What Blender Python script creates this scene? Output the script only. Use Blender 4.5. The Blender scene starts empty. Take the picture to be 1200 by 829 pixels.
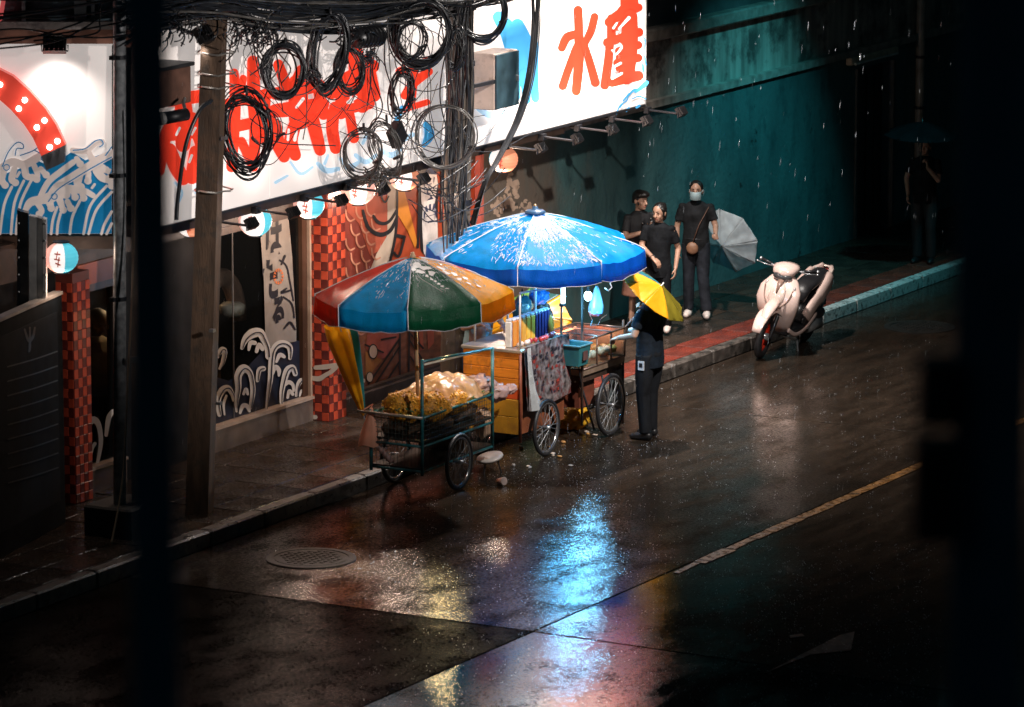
import bpy, bmesh, math, random
from mathutils import Vector, Matrix, noise as mnoise
random.seed(7)
R = math.radians
PI = math.pi
scn = bpy.context.scene
col = scn.collection

# ------------------------------------------------------------------ camera
CAM_POS = Vector((24.99, -45.0, 10.59)); FPX = 5650.0; PITCH = R(10.62); AZ = R(28.99)
cam_d = bpy.data.cameras.new('camera'); cam = bpy.data.objects.new('camera', cam_d); col.objects.link(cam)
cam_d.sensor_width = 36.0; cam_d.lens = FPX / 1200 * 36.0
cam_d.clip_start = 0.5; cam_d.clip_end = 2000
cam.location = CAM_POS; cam.rotation_euler = (PI / 2 - PITCH, 0, AZ)
cam_d.dof.use_dof = True; cam_d.dof.focus_distance = 54.0; cam_d.dof.aperture_fstop = 2.9
scn.camera = cam

# ------------------------------------------------------------------ world, exposure, engine
w = bpy.data.worlds.new('World'); scn.world = w; w.use_nodes = True
bg = w.node_tree.nodes['Background']
bg.inputs[0].default_value = (0.16, 0.40, 0.50, 1); bg.inputs[1].default_value = 0.020
scn.view_settings.view_transform = 'Standard'; scn.view_settings.look = 'None'
scn.view_settings.exposure = 0.0; scn.view_settings.gamma = 1.0
cy = scn.cycles
cy.use_denoising = True
cy.max_bounces = 7; cy.diffuse_bounces = 3; cy.glossy_bounces = 3; cy.transmission_bounces = 4; cy.transparent_max_bounces = 12
cy.sample_clamp_indirect = 4.0; cy.caustics_reflective = False; cy.caustics_refractive = False

# ------------------------------------------------------------------ street lights (both heads stand above the frame)
def spot(name, loc, target, energy, color, size, blend, radius=0.12):
    l = bpy.data.lights.new(name, 'SPOT'); l.energy = energy; l.color = color
    l.spot_size = R(size); l.spot_blend = blend; l.shadow_soft_size = radius
    o = bpy.data.objects.new(name, l); col.objects.link(o); o.location = loc
    d = Vector(target) - Vector(loc); o.rotation_euler = d.to_track_quat('-Z', 'Y').to_euler()
    return o
LAMP_A = Vector((0.45, 2.5, 7.4)); LAMP_B = Vector((1.5, 10.2, 6.4))
LAMP_C = Vector((7.0, -3.4, 8.0))
spot('street_lamp_light', LAMP_A - Vector((0, 0, .12)), (0.2, 2.2, 0), 4600, (1.0, 0.92, 0.86), 120, 1.0)
spot('far_street_lamp_light', LAMP_B - Vector((0, 0, .12)), (-1.5, 9.7, 0.6), 800, (0.10, 0.82, 0.95), 64, 1.0)
spot('opposite_street_lamp_light', LAMP_C - Vector((0, 0, .12)), (0.4, 1.1, 1.3), 6500, (1.0, 0.92, 0.86), 47, 1.0)
SIGN_FLOOD = Vector((11.2, -8.3, 6.3))
spot('sign_floodlight_light', SIGN_FLOOD, (-0.4, -3.7, 3.8), 5200, (1.0, 0.93, 0.89), 35, 1.0)

# ------------------------------------------------------------------ measuring: a pixel of the photograph onto a plane of the place
_sa, _ca, _sp, _cp = math.sin(AZ), math.cos(AZ), math.sin(PITCH), math.cos(PITCH)
FW = Vector((-_sa * _cp, _ca * _cp, -_sp)); RT = Vector((_ca, _sa, 0)); UP = RT.cross(FW)
def hit(u, v, axis, val):
    r = FW + RT * ((u - 600) / FPX) - UP * ((v - 414.5) / FPX)
    return CAM_POS + r * ((val - CAM_POS[axis]) / r[axis])
def hitp(u, v, p0, n):
    r = FW + RT * ((u - 600) / FPX) - UP * ((v - 414.5) / FPX)
    return CAM_POS + r * ((Vector(p0) - CAM_POS).dot(n) / r.dot(n))

# ------------------------------------------------------------------ mesh builder
class MB:
    def __init__(s): s.v = []; s.f = []
    def add(s, vs, fs):
        b = len(s.v); s.v += [Vector(p) for p in vs]; s.f += [tuple(i + b for i in f) for f in fs]; return s
    def box(s, c, d, rz=0, M=None):
        x, y, z = d[0] / 2, d[1] / 2, d[2] / 2
        m = M if M else Matrix.Rotation(rz, 3, 'Z')
        vs = [Vector(c) + m @ Vector((i * x, j * y, k * z)) for i, j, k in ((-1,-1,-1),(1,-1,-1),(1,1,-1),(-1,1,-1),(-1,-1,1),(1,-1,1),(1,1,1),(-1,1,1))]
        return s.add(vs, [(0,3,2,1),(4,5,6,7),(0,1,5,4),(1,2,6,5),(2,3,7,6),(3,0,4,7)])
    def bb(s, x0, x1, y0, y1, z0, z1): return s.box(((x0+x1)/2, (y0+y1)/2, (z0+z1)/2), (x1-x0, y1-y0, z1-z0))
    def bbox(s, x0, x1, y0, y1, z0, z1, b=.006):
        # box with chamfered vertical and top edges
        rings = []
        for (ins, z) in ((b, z0), (0, z0 + b), (0, z1 - b), (b, z1)):
            a0, a1, c0, c1 = x0 + ins, x1 - ins, y0 + ins, y1 - ins
            rings.append([(a0 + b, c0, z), (a1 - b, c0, z), (a1, c0 + b, z), (a1, c1 - b, z), (a1 - b, c1, z), (a0 + b, c1, z), (a0, c1 - b, z), (a0, c0 + b, z)])
        vs = [p for r in rings for p in r]; fs = []
        for k in range(3):
            for i in range(8): fs.append((k*8+i, k*8+(i+1) % 8, (k+1)*8+(i+1) % 8, (k+1)*8+i))
        fs.append(tuple(range(7, -1, -1))); fs.append(tuple(range(24, 32)))
        return s.add(vs, fs)
    def tube(s, pts, r, n=8, closed=False, caps=True, up=None):
        pts = [Vector(p) for p in pts]; N = len(pts)
        rs = r if isinstance(r, list) else [r] * N
        vs = []; fs = []; up = Vector(up) if up else None
        for i, p in enumerate(pts):
            a = pts[(i - 1) % N] if (closed or i > 0) else p
            b = pts[(i + 1) % N] if (closed or i < N - 1) else p
            t = (b - a)
            if t.length < 1e-9: t = Vector((0, 0, 1))
            t.normalize()
            if up is None: up = Vector((0, 0, 1)) if abs(t.z) < .9 else Vector((1, 0, 0))
            x = up - t * up.dot(t)
            if x.length < 1e-6: x = t.orthogonal()
            x.normalize(); up = x; y = t.cross(x)
            rr = rs[i]; rx, ry = rr if isinstance(rr, (tuple, list)) else (rr, rr)
            for k in range(n):
                a_ = 2 * PI * k / n
                vs.append(p + x * (rx * math.cos(a_)) + y * (ry * math.sin(a_)))
        for i in range(N if closed else N - 1):
            j = (i + 1) % N
            for k in range(n): fs.append((i*n+k, i*n+(k+1) % n, j*n+(k+1) % n, j*n+k))
        if caps and not closed:
            fs.append(tuple(range(n - 1, -1, -1))); fs.append(tuple((N-1)*n + k for k in range(n)))
        return s.add(vs, fs)
    def cyl(s, a, b, r0, r1=None, n=12): return s.tube([a, b], [r0, r0 if r1 is None else r1], n)
    def lathe(s, prof, c=(0,0,0), n=16, M=None):
        vs = []; fs = []; c = Vector(c)
        for (r, z) in prof:
            for k in range(n):
                p = Vector((r * math.cos(2*PI*k/n), r * math.sin(2*PI*k/n), z))
                vs.append(c + (M @ p if M else p))
        for i in range(len(prof) - 1):
            for k in range(n): fs.append((i*n+k, i*n+(k+1) % n, (i+1)*n+(k+1) % n, (i+1)*n+k))
        fs.append(tuple(range(n - 1, -1, -1))); fs.append(tuple((len(prof)-1)*n + k for k in range(n)))
        return s.add(vs, fs)
    def ell(s, c, r, nu=14, nv=9, M=None):
        rx, ry, rz = (r, r, r) if not isinstance(r, (tuple, list)) else r
        vs = []; fs = []; c = Vector(c)
        def q(p): return c + (M @ Vector(p) if M else Vector(p))
        vs.append(q((0, 0, -rz)))
        for j in range(1, nv):
            ph = -PI/2 + PI*j/nv
            for i in range(nu):
                a = 2*PI*i/nu; vs.append(q((rx*math.cos(ph)*math.cos(a), ry*math.cos(ph)*math.sin(a), rz*math.sin(ph))))
        vs.append(q((0, 0, rz))); T = len(vs) - 1
        for i in range(nu):
            fs.append((0, 1+(i+1) % nu, 1+i)); fs.append((T, 1+(nv-2)*nu+i, 1+(nv-2)*nu+(i+1) % nu))
        for j in range(nv - 2):
            for i in range(nu): fs.append((1+j*nu+i, 1+j*nu+(i+1) % nu, 1+(j+1)*nu+(i+1) % nu, 1+(j+1)*nu+i))
        return s.add(vs, fs)
    def prism(s, poly, d):
        poly = [Vector(p) for p in poly]; d = Vector(d); n = len(poly)
        nrm = Vector((0, 0, 0))
        for i in range(n): nrm += poly[i].cross(poly[(i+1) % n])
        if nrm.dot(d) < 0: poly = poly[::-1]
        vs = poly + [p + d for p in poly]
        fs = [tuple(range(n - 1, -1, -1)), tuple(range(n, 2*n))] + [(i, (i+1) % n, (i+1) % n + n, i + n) for i in range(n)]
        return s.add(vs, fs)
    def grid(s, fn, nu, nv):
        vs = [fn(i / nu, j / nv) for j in range(nv + 1) for i in range(nu + 1)]
        fs = [(j*(nu+1)+i, j*(nu+1)+i+1, (j+1)*(nu+1)+i+1, (j+1)*(nu+1)+i) for j in range(nv) for i in range(nu)]
        return s.add(vs, fs)
    def capsule(s, a, b, r0, r1, n=12):
        a = Vector(a); b = Vector(b); d = (b - a)
        if d.length < 1e-6: return s.ell(a, r0)
        d.normalize(); pts = []; rs = []
        for k in range(4): t = math.cos(PI/2*k/4); pts.append(a - d * r0 * t); rs.append(max(r0 * math.sin(PI/2*k/4), .0008))
        pts.append(a); rs.append(r0); pts.append(b); rs.append(r1)
        for k in range(3, -1, -1): t = math.cos(PI/2*k/4); pts.append(b + d * r1 * t); rs.append(max(r1 * math.sin(PI/2*k/4), .0008))
        return s.tube(pts, rs, n)
    def mesh(s, name, origin):
        me = bpy.data.meshes.new(name)
        me.from_pydata([tuple(p - origin) for p in s.v], [], s.f); me.update(); return me
    def build(s, name, mat, parent=None, smooth=False, world=True, origin=None):
        if origin is None:
            if parent is None and s.v:
                xs = [p.x for p in s.v]; ys = [p.y for p in s.v]; zs = [p.z for p in s.v]
                origin = Vector(((min(xs)+max(xs))/2, (min(ys)+max(ys))/2, min(zs)))
            elif parent is not None and world:
                origin = s.v[0].copy()*0
            else: origin = Vector((0, 0, 0))
        me = s.mesh(name, origin)
        return link(name, me, mat, parent, smooth, world, origin)
WM = {}
def wm(o): return WM.get(o.as_pointer(), Matrix.Identity(4))
def link(name, me, mat, parent=None, smooth=False, world=True, origin=Vector((0, 0, 0))):
    o = bpy.data.objects.new(name, me); col.objects.link(o)
    if mat: me.materials.append(mat)
    if smooth: me.polygons.foreach_set('use_smooth', [True] * len(me.polygons))
    o.location = origin
    if parent is not None:
        o.parent = parent
        if world: o.matrix_parent_inverse = wm(parent).inverted(); WM[o.as_pointer()] = Matrix.Translation(origin)
        else: WM[o.as_pointer()] = wm(parent) @ Matrix.Translation(origin)
    else: WM[o.as_pointer()] = Matrix.Translation(origin)
    return o
def smooth_by_angle(o, a=40):
    try:
        me = o.data
        me.polygons.foreach_set('use_smooth', [True] * len(me.polygons))
        me.set_sharp_from_angle(angle=R(a))
    except Exception: pass
    return o
def thing(name, label, cat, loc=(0, 0, 0), rz=0, group=None, kind=None):
    o = bpy.data.objects.new(name, None); col.objects.link(o); o.location = loc; o.rotation_euler = (0, 0, rz)
    o.empty_display_size = .1
    WM[o.as_pointer()] = Matrix.Translation(Vector(loc)) @ Matrix.Rotation(rz, 4, 'Z')
    return tag(o, label, cat, group, kind)
def tag(o, label=None, cat=None, group=None, kind=None):
    if label: o['label'] = label
    if cat: o['category'] = cat
    if group: o['group'] = group
    if kind: o['kind'] = kind
    return o
def copy_tree(o, parent=None):
    c = o.copy(); col.objects.link(c)
    if parent is not None: c.parent = parent
    for ch in list(o.children): copy_tree(ch, c)
    return c

# ------------------------------------------------------------------ materials
MATS = {}
def M(name, c, rough=.5, metal=0.0, var=.2, scale=6.0, bump=0.0, bscale=60.0, coat=0.0, emit=None, es=0.0, trans=0.0, spec=.5, stretch=None, dirt=None, dscale=2.0, rvar=0.0, subs=0.0):
    if name in MATS: return MATS[name]
    m = bpy.data.materials.new(name); MATS[name] = m; m.use_nodes = True
    nt = m.node_tree; N = nt.nodes; L = nt.links; P = N['Principled BSDF']
    P.inputs['Roughness'].default_value = rough; P.inputs['Metallic'].default_value = metal
    P.inputs['Specular IOR Level'].default_value = spec
    P.inputs['Coat Weight'].default_value = coat; P.inputs['Coat Roughness'].default_value = .12
    tc = N.new('ShaderNodeTexCoord'); mp = N.new('ShaderNodeMapping'); L.new(tc.outputs['Object'], mp.inputs[0])
    if stretch: mp.inputs['Scale'].default_value = stretch
    nz = N.new('ShaderNodeTexNoise'); nz.inputs['Scale'].default_value = scale; nz.inputs['Detail'].default_value = 6
    L.new(mp.outputs[0], nz.inputs['Vector'])
    mx = N.new('ShaderNodeMix'); mx.data_type = 'RGBA'
    mx.inputs[6].default_value = (*[max(0, k*(1-var*1.4)) for k in c], 1); mx.inputs[7].default_value = (*[min(1, k*(1+var*1.2)) for k in c], 1)
    mr = N.new('ShaderNodeMapRange'); mr.inputs[1].default_value = .3; mr.inputs[2].default_value = .7
    L.new(nz.outputs[0], mr.inputs[0]); L.new(mr.outputs[0], mx.inputs[0])
    out = mx.outputs[2]
    if dirt:
        n2 = N.new('ShaderNodeTexNoise'); n2.inputs['Scale'].default_value = dscale; n2.inputs['Detail'].default_value = 9; n2.inputs['Roughness'].default_value = .7
        L.new(tc.outputs['Object'], n2.inputs['Vector'])
        r2 = N.new('ShaderNodeMapRange'); r2.inputs[1].default_value = .5; r2.inputs[2].default_value = .62; L.new(n2.outputs[0], r2.inputs[0])
        m2 = N.new('ShaderNodeMix'); m2.data_type = 'RGBA'; L.new(r2.outputs[0], m2.inputs[0]); L.new(out, m2.inputs[6]); m2.inputs[7].default_value = (*dirt, 1)
        out = m2.outputs[2]
    L.new(out, P.inputs['Base Color'])
    if rvar:
        rr = N.new('ShaderNodeMapRange'); rr.inputs[1].default_value = .35; rr.inputs[2].default_value = .65
        rr.inputs[3].default_value = max(.03, rough - rvar); rr.inputs[4].default_value = rough + rvar
        L.new(nz.outputs[0], rr.inputs[0]); L.new(rr.outputs[0], P.inputs['Roughness'])
    if bump:
        nb = N.new('ShaderNodeTexNoise'); nb.inputs['Scale'].default_value = bscale; nb.inputs['Detail'].default_value = 4
        L.new(mp.outputs[0], nb.inputs['Vector'])
        b = N.new('ShaderNodeBump'); b.inputs['Strength'].default_value = bump; b.inputs['Distance'].default_value = .01
        L.new(nb.outputs[0], b.inputs['Height']); L.new(b.outputs[0], P.inputs['Normal'])
        if coat: L.new(b.outputs[0], P.inputs['Coat Normal'])
    if emit: 
        if emit == 'base': L.new(out, P.inputs['Emission Color'])
        else: P.inputs['Emission Color'].default_value = (*emit, 1)
        P.inputs['Emission Strength'].default_value = es
    if trans:
        tr = N.new('ShaderNodeBsdfTranslucent'); L.new(out, tr.inputs[0])
        ms = N.new('ShaderNodeMixShader'); ms.inputs[0].default_value = trans
        L.new(P.outputs[0], ms.inputs[1]); L.new(tr.outputs[0], ms.inputs[2]); L.new(ms.outputs[0], N['Material Output'].inputs[0])
    return m
def glass(name, tint=(.9, .95, .95), clear=.85, rough=.05):
    if name in MATS: return MATS[name]
    m = bpy.data.materials.new(name); MATS[name] = m; m.use_nodes = True
    nt = m.node_tree; N = nt.nodes; L = nt.links; P = N['Principled BSDF']
    P.inputs['Base Color'].default_value = (*[k*.06 for k in tint], 1); P.inputs['Roughness'].default_value = rough
    tb = N.new('ShaderNodeBsdfTransparent'); tb.inputs[0].default_value = (*tint, 1)
    fr = N.new('ShaderNodeLayerWeight'); pw = N.new('ShaderNodeMath'); pw.operation = 'POWER'; L.new(fr.outputs['Facing'], pw.inputs[0]); pw.inputs[1].default_value = 4.5
    mr = N.new('ShaderNodeMapRange'); mr.inputs[3].default_value = 1 - clear; mr.inputs[4].default_value = .9; L.new(pw.outputs[0], mr.inputs[0])
    nb = N.new('ShaderNodeTexNoise'); nb.inputs['Scale'].default_value = 25; b = N.new('ShaderNodeBump'); b.inputs['Strength'].default_value = .12
    L.new(nb.outputs[0], b.inputs['Height']); L.new(b.outputs[0], P.inputs['Normal'])
    ms = N.new('ShaderNodeMixShader'); L.new(mr.outputs[0], ms.inputs[0]); L.new(tb.outputs[0], ms.inputs[1]); L.new(P.outputs[0], ms.inputs[2])
    L.new(ms.outputs[0], N['Material Output'].inputs[0])
    return m
def wet_road(name, c, r0, r1, bump=.25, film=1.25):
    m = bpy.data.materials.new(name); m.use_nodes = True
    nt = m.node_tree; N = nt.nodes; L = nt.links; P = N['Principled BSDF']
    tc = N.new('ShaderNodeTexCoord')
    def nz(sc, det=6, st=None, rg=.55):
        n = N.new('ShaderNodeTexNoise'); n.inputs['Scale'].default_value = sc; n.inputs['Detail'].default_value = det; n.inputs['Roughness'].default_value = rg
        if st:
            mp = N.new('ShaderNodeMapping'); mp.inputs['Scale'].default_value = st; L.new(tc.outputs['Object'], mp.inputs[0]); L.new(mp.outputs[0], n.inputs[0])
        else: L.new(tc.outputs['Object'], n.inputs[0])
        return n.outputs[0]
    def rng(s, a, b, x, y):
        r = N.new('ShaderNodeMapRange'); L.new(s, r.inputs[0]); r.inputs[1].default_value = a; r.inputs[2].default_value = b; r.inputs[3].default_value = x; r.inputs[4].default_value = y; return r.outputs[0]
    big = nz(.7, 7, (1, .6, 1), .62); fine = nz(55, 5); grit = nz(210, 2); streak = nz(3.0, 6, (1.6, .35, 1), .65)
    mx = N.new('ShaderNodeMix'); mx.data_type = 'RGBA'; L.new(rng(fine, .3, .7, 0, 1), mx.inputs[0])
    mx.inputs[6].default_value = (*[k*.55 for k in c], 1); mx.inputs[7].default_value = (*[k*1.5 for k in c], 1)
    m2 = N.new('ShaderNodeMix'); m2.data_type = 'RGBA'; m2.blend_type = 'MULTIPLY'; L.new(rng(streak, .4, .62, .0, 1), m2.inputs[0])
    L.new(mx.outputs[2], m2.inputs[6]); m2.inputs[7].default_value = (.5, .5, .5, 1)
    L.new(m2.outputs[2], P.inputs['Base Color'])
    # water film: smooth where it stands, rough where the grit comes through
    ad = N.new('ShaderNodeMath'); ad.operation = 'ADD'; L.new(rng(big, .38, .66, 0, .6), ad.inputs[0]); L.new(rng(streak, .35, .7, 0, .4), ad.inputs[1])
    L.new(rng(ad.outputs[0], .15, .85, r0, r1), P.inputs['Roughness'])
    # coarse stones and drying patches break the film up
    sp = N.new('ShaderNodeMath'); sp.operation = 'MULTIPLY'; L.new(rng(nz(34, 3, (1, .8, 1), .6), .40, .58, .30, 1.0), sp.inputs[0]); L.new(rng(nz(2.6, 8, (1, .55, 1), .68), .38, .56, .35, 1.0), sp.inputs[1])
    sm = N.new('ShaderNodeMath'); sm.operation = 'MULTIPLY'; sm.name = 'film'; L.new(sp.outputs[0], sm.inputs[0]); sm.inputs[1].default_value = film; sm.use_clamp = True; P.inputs['Specular IOR Level'].default_value = 1.0
    df = N.new('ShaderNodeBsdfDiffuse'); L.new(m2.outputs[2], df.inputs[0]); mxs = N.new('ShaderNodeMixShader'); L.new(sm.outputs[0], mxs.inputs[0]); L.new(df.outputs[0], mxs.inputs[1]); L.new(P.outputs[0], mxs.inputs[2]); L.new(mxs.outputs[0], N['Material Output'].inputs[0])
    # relief: grit, dulled under standing water
    h = N.new('ShaderNodeMath'); h.operation = 'MULTIPLY_ADD'; L.new(grit, h.inputs[0]); h.inputs[1].default_value = .6; L.new(fine, h.inputs[2])
    b = N.new('ShaderNodeBump'); b.inputs['Distance'].default_value = .006; L.new(h.outputs[0], b.inputs['Height'])
    L.new(rng(ad.outputs[0], .1, .9, bump*.35, bump*1.3), b.inputs['Strength'])
    b2 = N.new('ShaderNodeBump'); b2.inputs['Distance'].default_value = .012; b2.inputs['Strength'].default_value = .10
    L.new(nz(11, 4, (1, 1, 1), .6), b2.inputs['Height']); L.new(b.outputs[0], b2.inputs['Normal']); L.new(b2.outputs[0], P.inputs['Normal']); L.new(b.outputs[0], df.inputs['Normal'])
    return m
def emis(name, c, s):
    if name in MATS: return MATS[name]
    m = bpy.data.materials.new(name); MATS[name] = m; m.use_nodes = True
    P = m.node_tree.nodes['Principled BSDF']; P.inputs['Base Color'].default_value = (*c, 1)
    P.inputs['Emission Color'].default_value = (*c, 1); P.inputs['Emission Strength'].default_value = s
    return m

black = M('black_rubber', (.012, .012, .014), .45, bump=.1)
cablem = M('cable_sheath', (.018, .02, .024), .33, var=.35)
cablew = M('cable_sheath_worn', (.09, .085, .08), .32, var=.4)
steel = M('galvanised_steel', (.42, .43, .44), .38, .8, var=.3, scale=9, bump=.1)
dsteel = M('dark_steel', (.035, .035, .04), .4, .4)
concrete = M('pole_concrete', (.12, .095, .075), .75, var=.35, scale=7, bump=.5, bscale=45, stretch=(1, 1, .35), dirt=(.06, .05, .042), dscale=5)
woodpole = M('weathered_concrete', (.085, .050, .030), .7, var=.4, scale=10, bump=.6, bscale=60, stretch=(1, 1, .18), dirt=(.05, .035, .025), dscale=6)
skin = M('skin', (.42, .24, .165), .45, var=.08, scale=14)
hairm = M('black_hair', (.012, .01, .009), .38, var=.3, scale=40, bump=.4, bscale=120)
print_white = M('cream_print', (.50, .45, .40), .5, var=.06)

# flat print traced in photograph pixels and laid on a plane of the place
def stroke_poly(pts, n=7):
    """outline of a brush stroke: pts = (u, v, width)"""
    P = []
    # resample with Catmull-Rom
    q = [pts[0]] + list(pts) + [pts[-1]]
    for i in range(1, len(q) - 2):
        for k in range(6):
            t = k / 6; a, b, c, d = q[i-1], q[i], q[i+1], q[i+2]
            P.append([.5*((2*b[m]) + (-a[m]+c[m])*t + (2*a[m]-5*b[m]+4*c[m]-d[m])*t*t + (-a[m]+3*b[m]-3*c[m]+d[m])*t**3) for m in range(3)])
    P.append(list(pts[-1]))
    L_, R_ = [], []
    for i, p in enumerate(P):
        a = P[max(i-1, 0)]; b = P[min(i+1, len(P)-1)]
        dx, dy = b[0]-a[0], b[1]-a[1]; l = math.hypot(dx, dy) or 1; nx, ny = -dy/l, dx/l; h = max(p[2], .3)/2
        L_.append((p[0]+nx*h, p[1]+ny*h)); R_.append((p[0]-nx*h, p[1]-ny*h))
    def cap(p, q_, h):
        dx, dy = p[0]-q_[0], p[1]-q_[1]; a0 = math.atan2(dy, dx)
        return [(p[0]+h*math.cos(a0+x), p[1]+h*math.sin(a0+x)) for x in [PI/2 - PI*k/n for k in range(1, n)]]
    endc = cap(P[-1], P[-2], P[-1][2]/2); stc = cap(P[0], P[1], P[0][2]/2)
    return L_ + endc + R_[::-1] + stc
def strokes_on(strokes, plane, nrm, base=.004, step=.0012, w=None):
    """each stroke is a thin raised sheet, each a hair prouder than the one before"""
    mb = MB(); nrm = Vector(nrm)
    for i, st in enumerate(strokes):
        pts = [(p[0], p[1], p[2] if len(p) > 2 else w) for p in st]
        P = []
        q = [pts[0]] + pts + [pts[-1]]
        for a in range(1, len(q) - 2):
            for k in range(6):
                t = k/6; A, B, C_, D = q[a-1], q[a], q[a+1], q[a+2]
                P.append([.5*((2*B[m]) + (-A[m]+C_[m])*t + (2*A[m]-5*B[m]+4*C_[m]-D[m])*t*t + (-A[m]+3*B[m]-3*C_[m]+D[m])*t**3) for m in range(3)])
        P.append(list(pts[-1]))
        off = nrm * (base + step * (i % 14))
        # ribbon quads plus fan caps (stays planar, no concave n-gons)
        vs = []; fs = []
        for j, p in enumerate(P):
            a = P[max(j-1, 0)]; b = P[min(j+1, len(P)-1)]
            dx, dy = b[0]-a[0], b[1]-a[1]; l = math.hypot(dx, dy) or 1; nx, ny = -dy/l, dx/l; h = max(p[2], .3)/2
            vs.append(plane(p[0]+nx*h, p[1]+ny*h)+off); vs.append(plane(p[0]-nx*h, p[1]-ny*h)+off)
        for j in range(len(P)-1): fs.append((2*j, 2*j+1, 2*j+3, 2*j+2))
        for (j, k_) in ((0, 1), (len(P)-1, len(P)-2)):
            p, q_ = P[j], P[k_]; a0 = math.atan2(p[1]-q_[1], p[0]-q_[0]); h = max(p[2], .3)/2; b0 = len(vs)
            m_ = 8 if h > 1.5 else 4
            for x in range(m_+1):
                an = a0 - PI/2 + PI*x/m_; vs.append(plane(p[0]+h*math.cos(an), p[1]+h*math.sin(an))+off)
            fs.append(tuple(range(b0, b0+m_+1)))
        mb.add(vs, fs)
    return mb
def poly_on(polys, plane, nrm, off=.003):
    mb = MB()
    for i, p in enumerate(polys):
        mb.add([plane(u, v) + Vector(nrm) * (off + .0011 * i) for u, v in p], [tuple(range(len(p)))])
    return mb
def text_mesh(txt, size, bold, mat, M4, name, parent):
    cu = bpy.data.curves.new(name, 'FONT'); cu.body = txt; cu.size = size; cu.offset = bold; cu.align_x = 'CENTER'; cu.align_y = 'CENTER'
    t = bpy.data.objects.new(name + '_tmp', cu); col.objects.link(t)
    dg = bpy.context.evaluated_depsgraph_get(); me = bpy.data.meshes.new_from_object(t.evaluated_get(dg))
    bpy.data.objects.remove(t); bpy.data.curves.remove(cu)
    me.transform(M4); me.materials.clear()
    return link(name, me, mat, parent)

# ================================================================== THE SETTING
XV = Vector((1, 0, 0))
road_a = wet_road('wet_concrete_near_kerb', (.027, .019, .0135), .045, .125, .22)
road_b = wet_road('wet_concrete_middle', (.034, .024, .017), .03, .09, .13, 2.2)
road_c = wet_road('shade_dark_concrete', (.010, .0078, .0062), .10, .25, .4, .26)  # colour darkened to stand for the unlit near road, film thinned
road_d = wet_road('shade_dark_wet_concrete', (.008, .0065, .0055), .03, .09, .13, 2.2)  # colour darkened likewise for the unlit foreground slabs
base_m = M('joint_dirt', (.012, .011, .010), .5)
ground = tag(MB().bb(-400, 400, -400, 400, -.5, -.14).build('ground', base_m), kind='structure')
road = thing('road', 'wet concrete street of cast slabs with dark joints', 'road', (0, 0, -.02), kind='structure')
del road['category']
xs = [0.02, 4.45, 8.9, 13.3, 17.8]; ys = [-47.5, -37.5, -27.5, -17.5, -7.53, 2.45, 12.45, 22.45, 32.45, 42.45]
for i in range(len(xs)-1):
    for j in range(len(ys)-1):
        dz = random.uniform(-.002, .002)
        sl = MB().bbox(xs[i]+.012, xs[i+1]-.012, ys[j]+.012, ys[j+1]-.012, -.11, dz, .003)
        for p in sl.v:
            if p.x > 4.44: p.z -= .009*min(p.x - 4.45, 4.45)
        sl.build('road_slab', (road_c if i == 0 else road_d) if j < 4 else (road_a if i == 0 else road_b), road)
pave_base = tag(MB().bb(-2.6, -.15, -14, 40, -.02, .125).build('pavement', base_m), kind='structure')
pav_m = [wet_road('wet_paving_%d' % k, c, .10, .34, .35, 1.0) for k, c in enumerate([(.050, .035, .026), (.042, .030, .023), (.058, .040, .029)])]
red_m = wet_road('wet_red_paving', (.20, .040, .026), .16, .45, .35)
colx = [-.155, -.56, -1.06, -1.56, -2.05]
slab_meshes = {}
y = -9.0
for r in range(55):
    for c in range(4):
        x1, x0 = colx[c], colx[c+1]
        key = c
        if key not in slab_meshes:
            mb = MB().bbox(x0-(x0+x1)/2+.004, x1-(x0+x1)/2-.004, -.296, .296, -.03, 0, .005); slab_meshes[key] = mb.mesh('paving_slab', Vector((0, 0, 0)))
        me = slab_meshes[key]
        mat = red_m if (c == 0 and y > 1.2) else random.choice(pav_m)
        k2 = (key, mat.name)
        if k2 not in slab_meshes:
            m2 = me.copy(); m2.materials.append(mat); slab_meshes[k2] = m2
        o = bpy.data.objects.new('paving_slab', slab_meshes[k2]); col.objects.link(o)
        o.location = ((x0+x1)/2, y, .15 + random.uniform(-.004, .003)); o.rotation_euler = (R(random.uniform(-.35, .35)), R(random.uniform(-.35, .35)), 0)
        o.parent = pave_base; o.matrix_parent_inverse = wm(pave_base).inverted()
    y += .6
kerb = thing('kerb', 'kerb', 'kerb', (0, 0, 0), kind='structure'); del kerb['category']
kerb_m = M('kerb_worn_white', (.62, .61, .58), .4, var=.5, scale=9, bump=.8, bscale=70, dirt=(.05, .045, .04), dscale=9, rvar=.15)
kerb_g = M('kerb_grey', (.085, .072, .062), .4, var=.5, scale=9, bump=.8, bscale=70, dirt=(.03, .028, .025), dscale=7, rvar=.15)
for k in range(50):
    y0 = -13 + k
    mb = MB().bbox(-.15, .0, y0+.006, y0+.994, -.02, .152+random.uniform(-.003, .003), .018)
    mb.build('kerb_stone', kerb_m if y0 > 6.9 else kerb_g, kerb)
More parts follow.
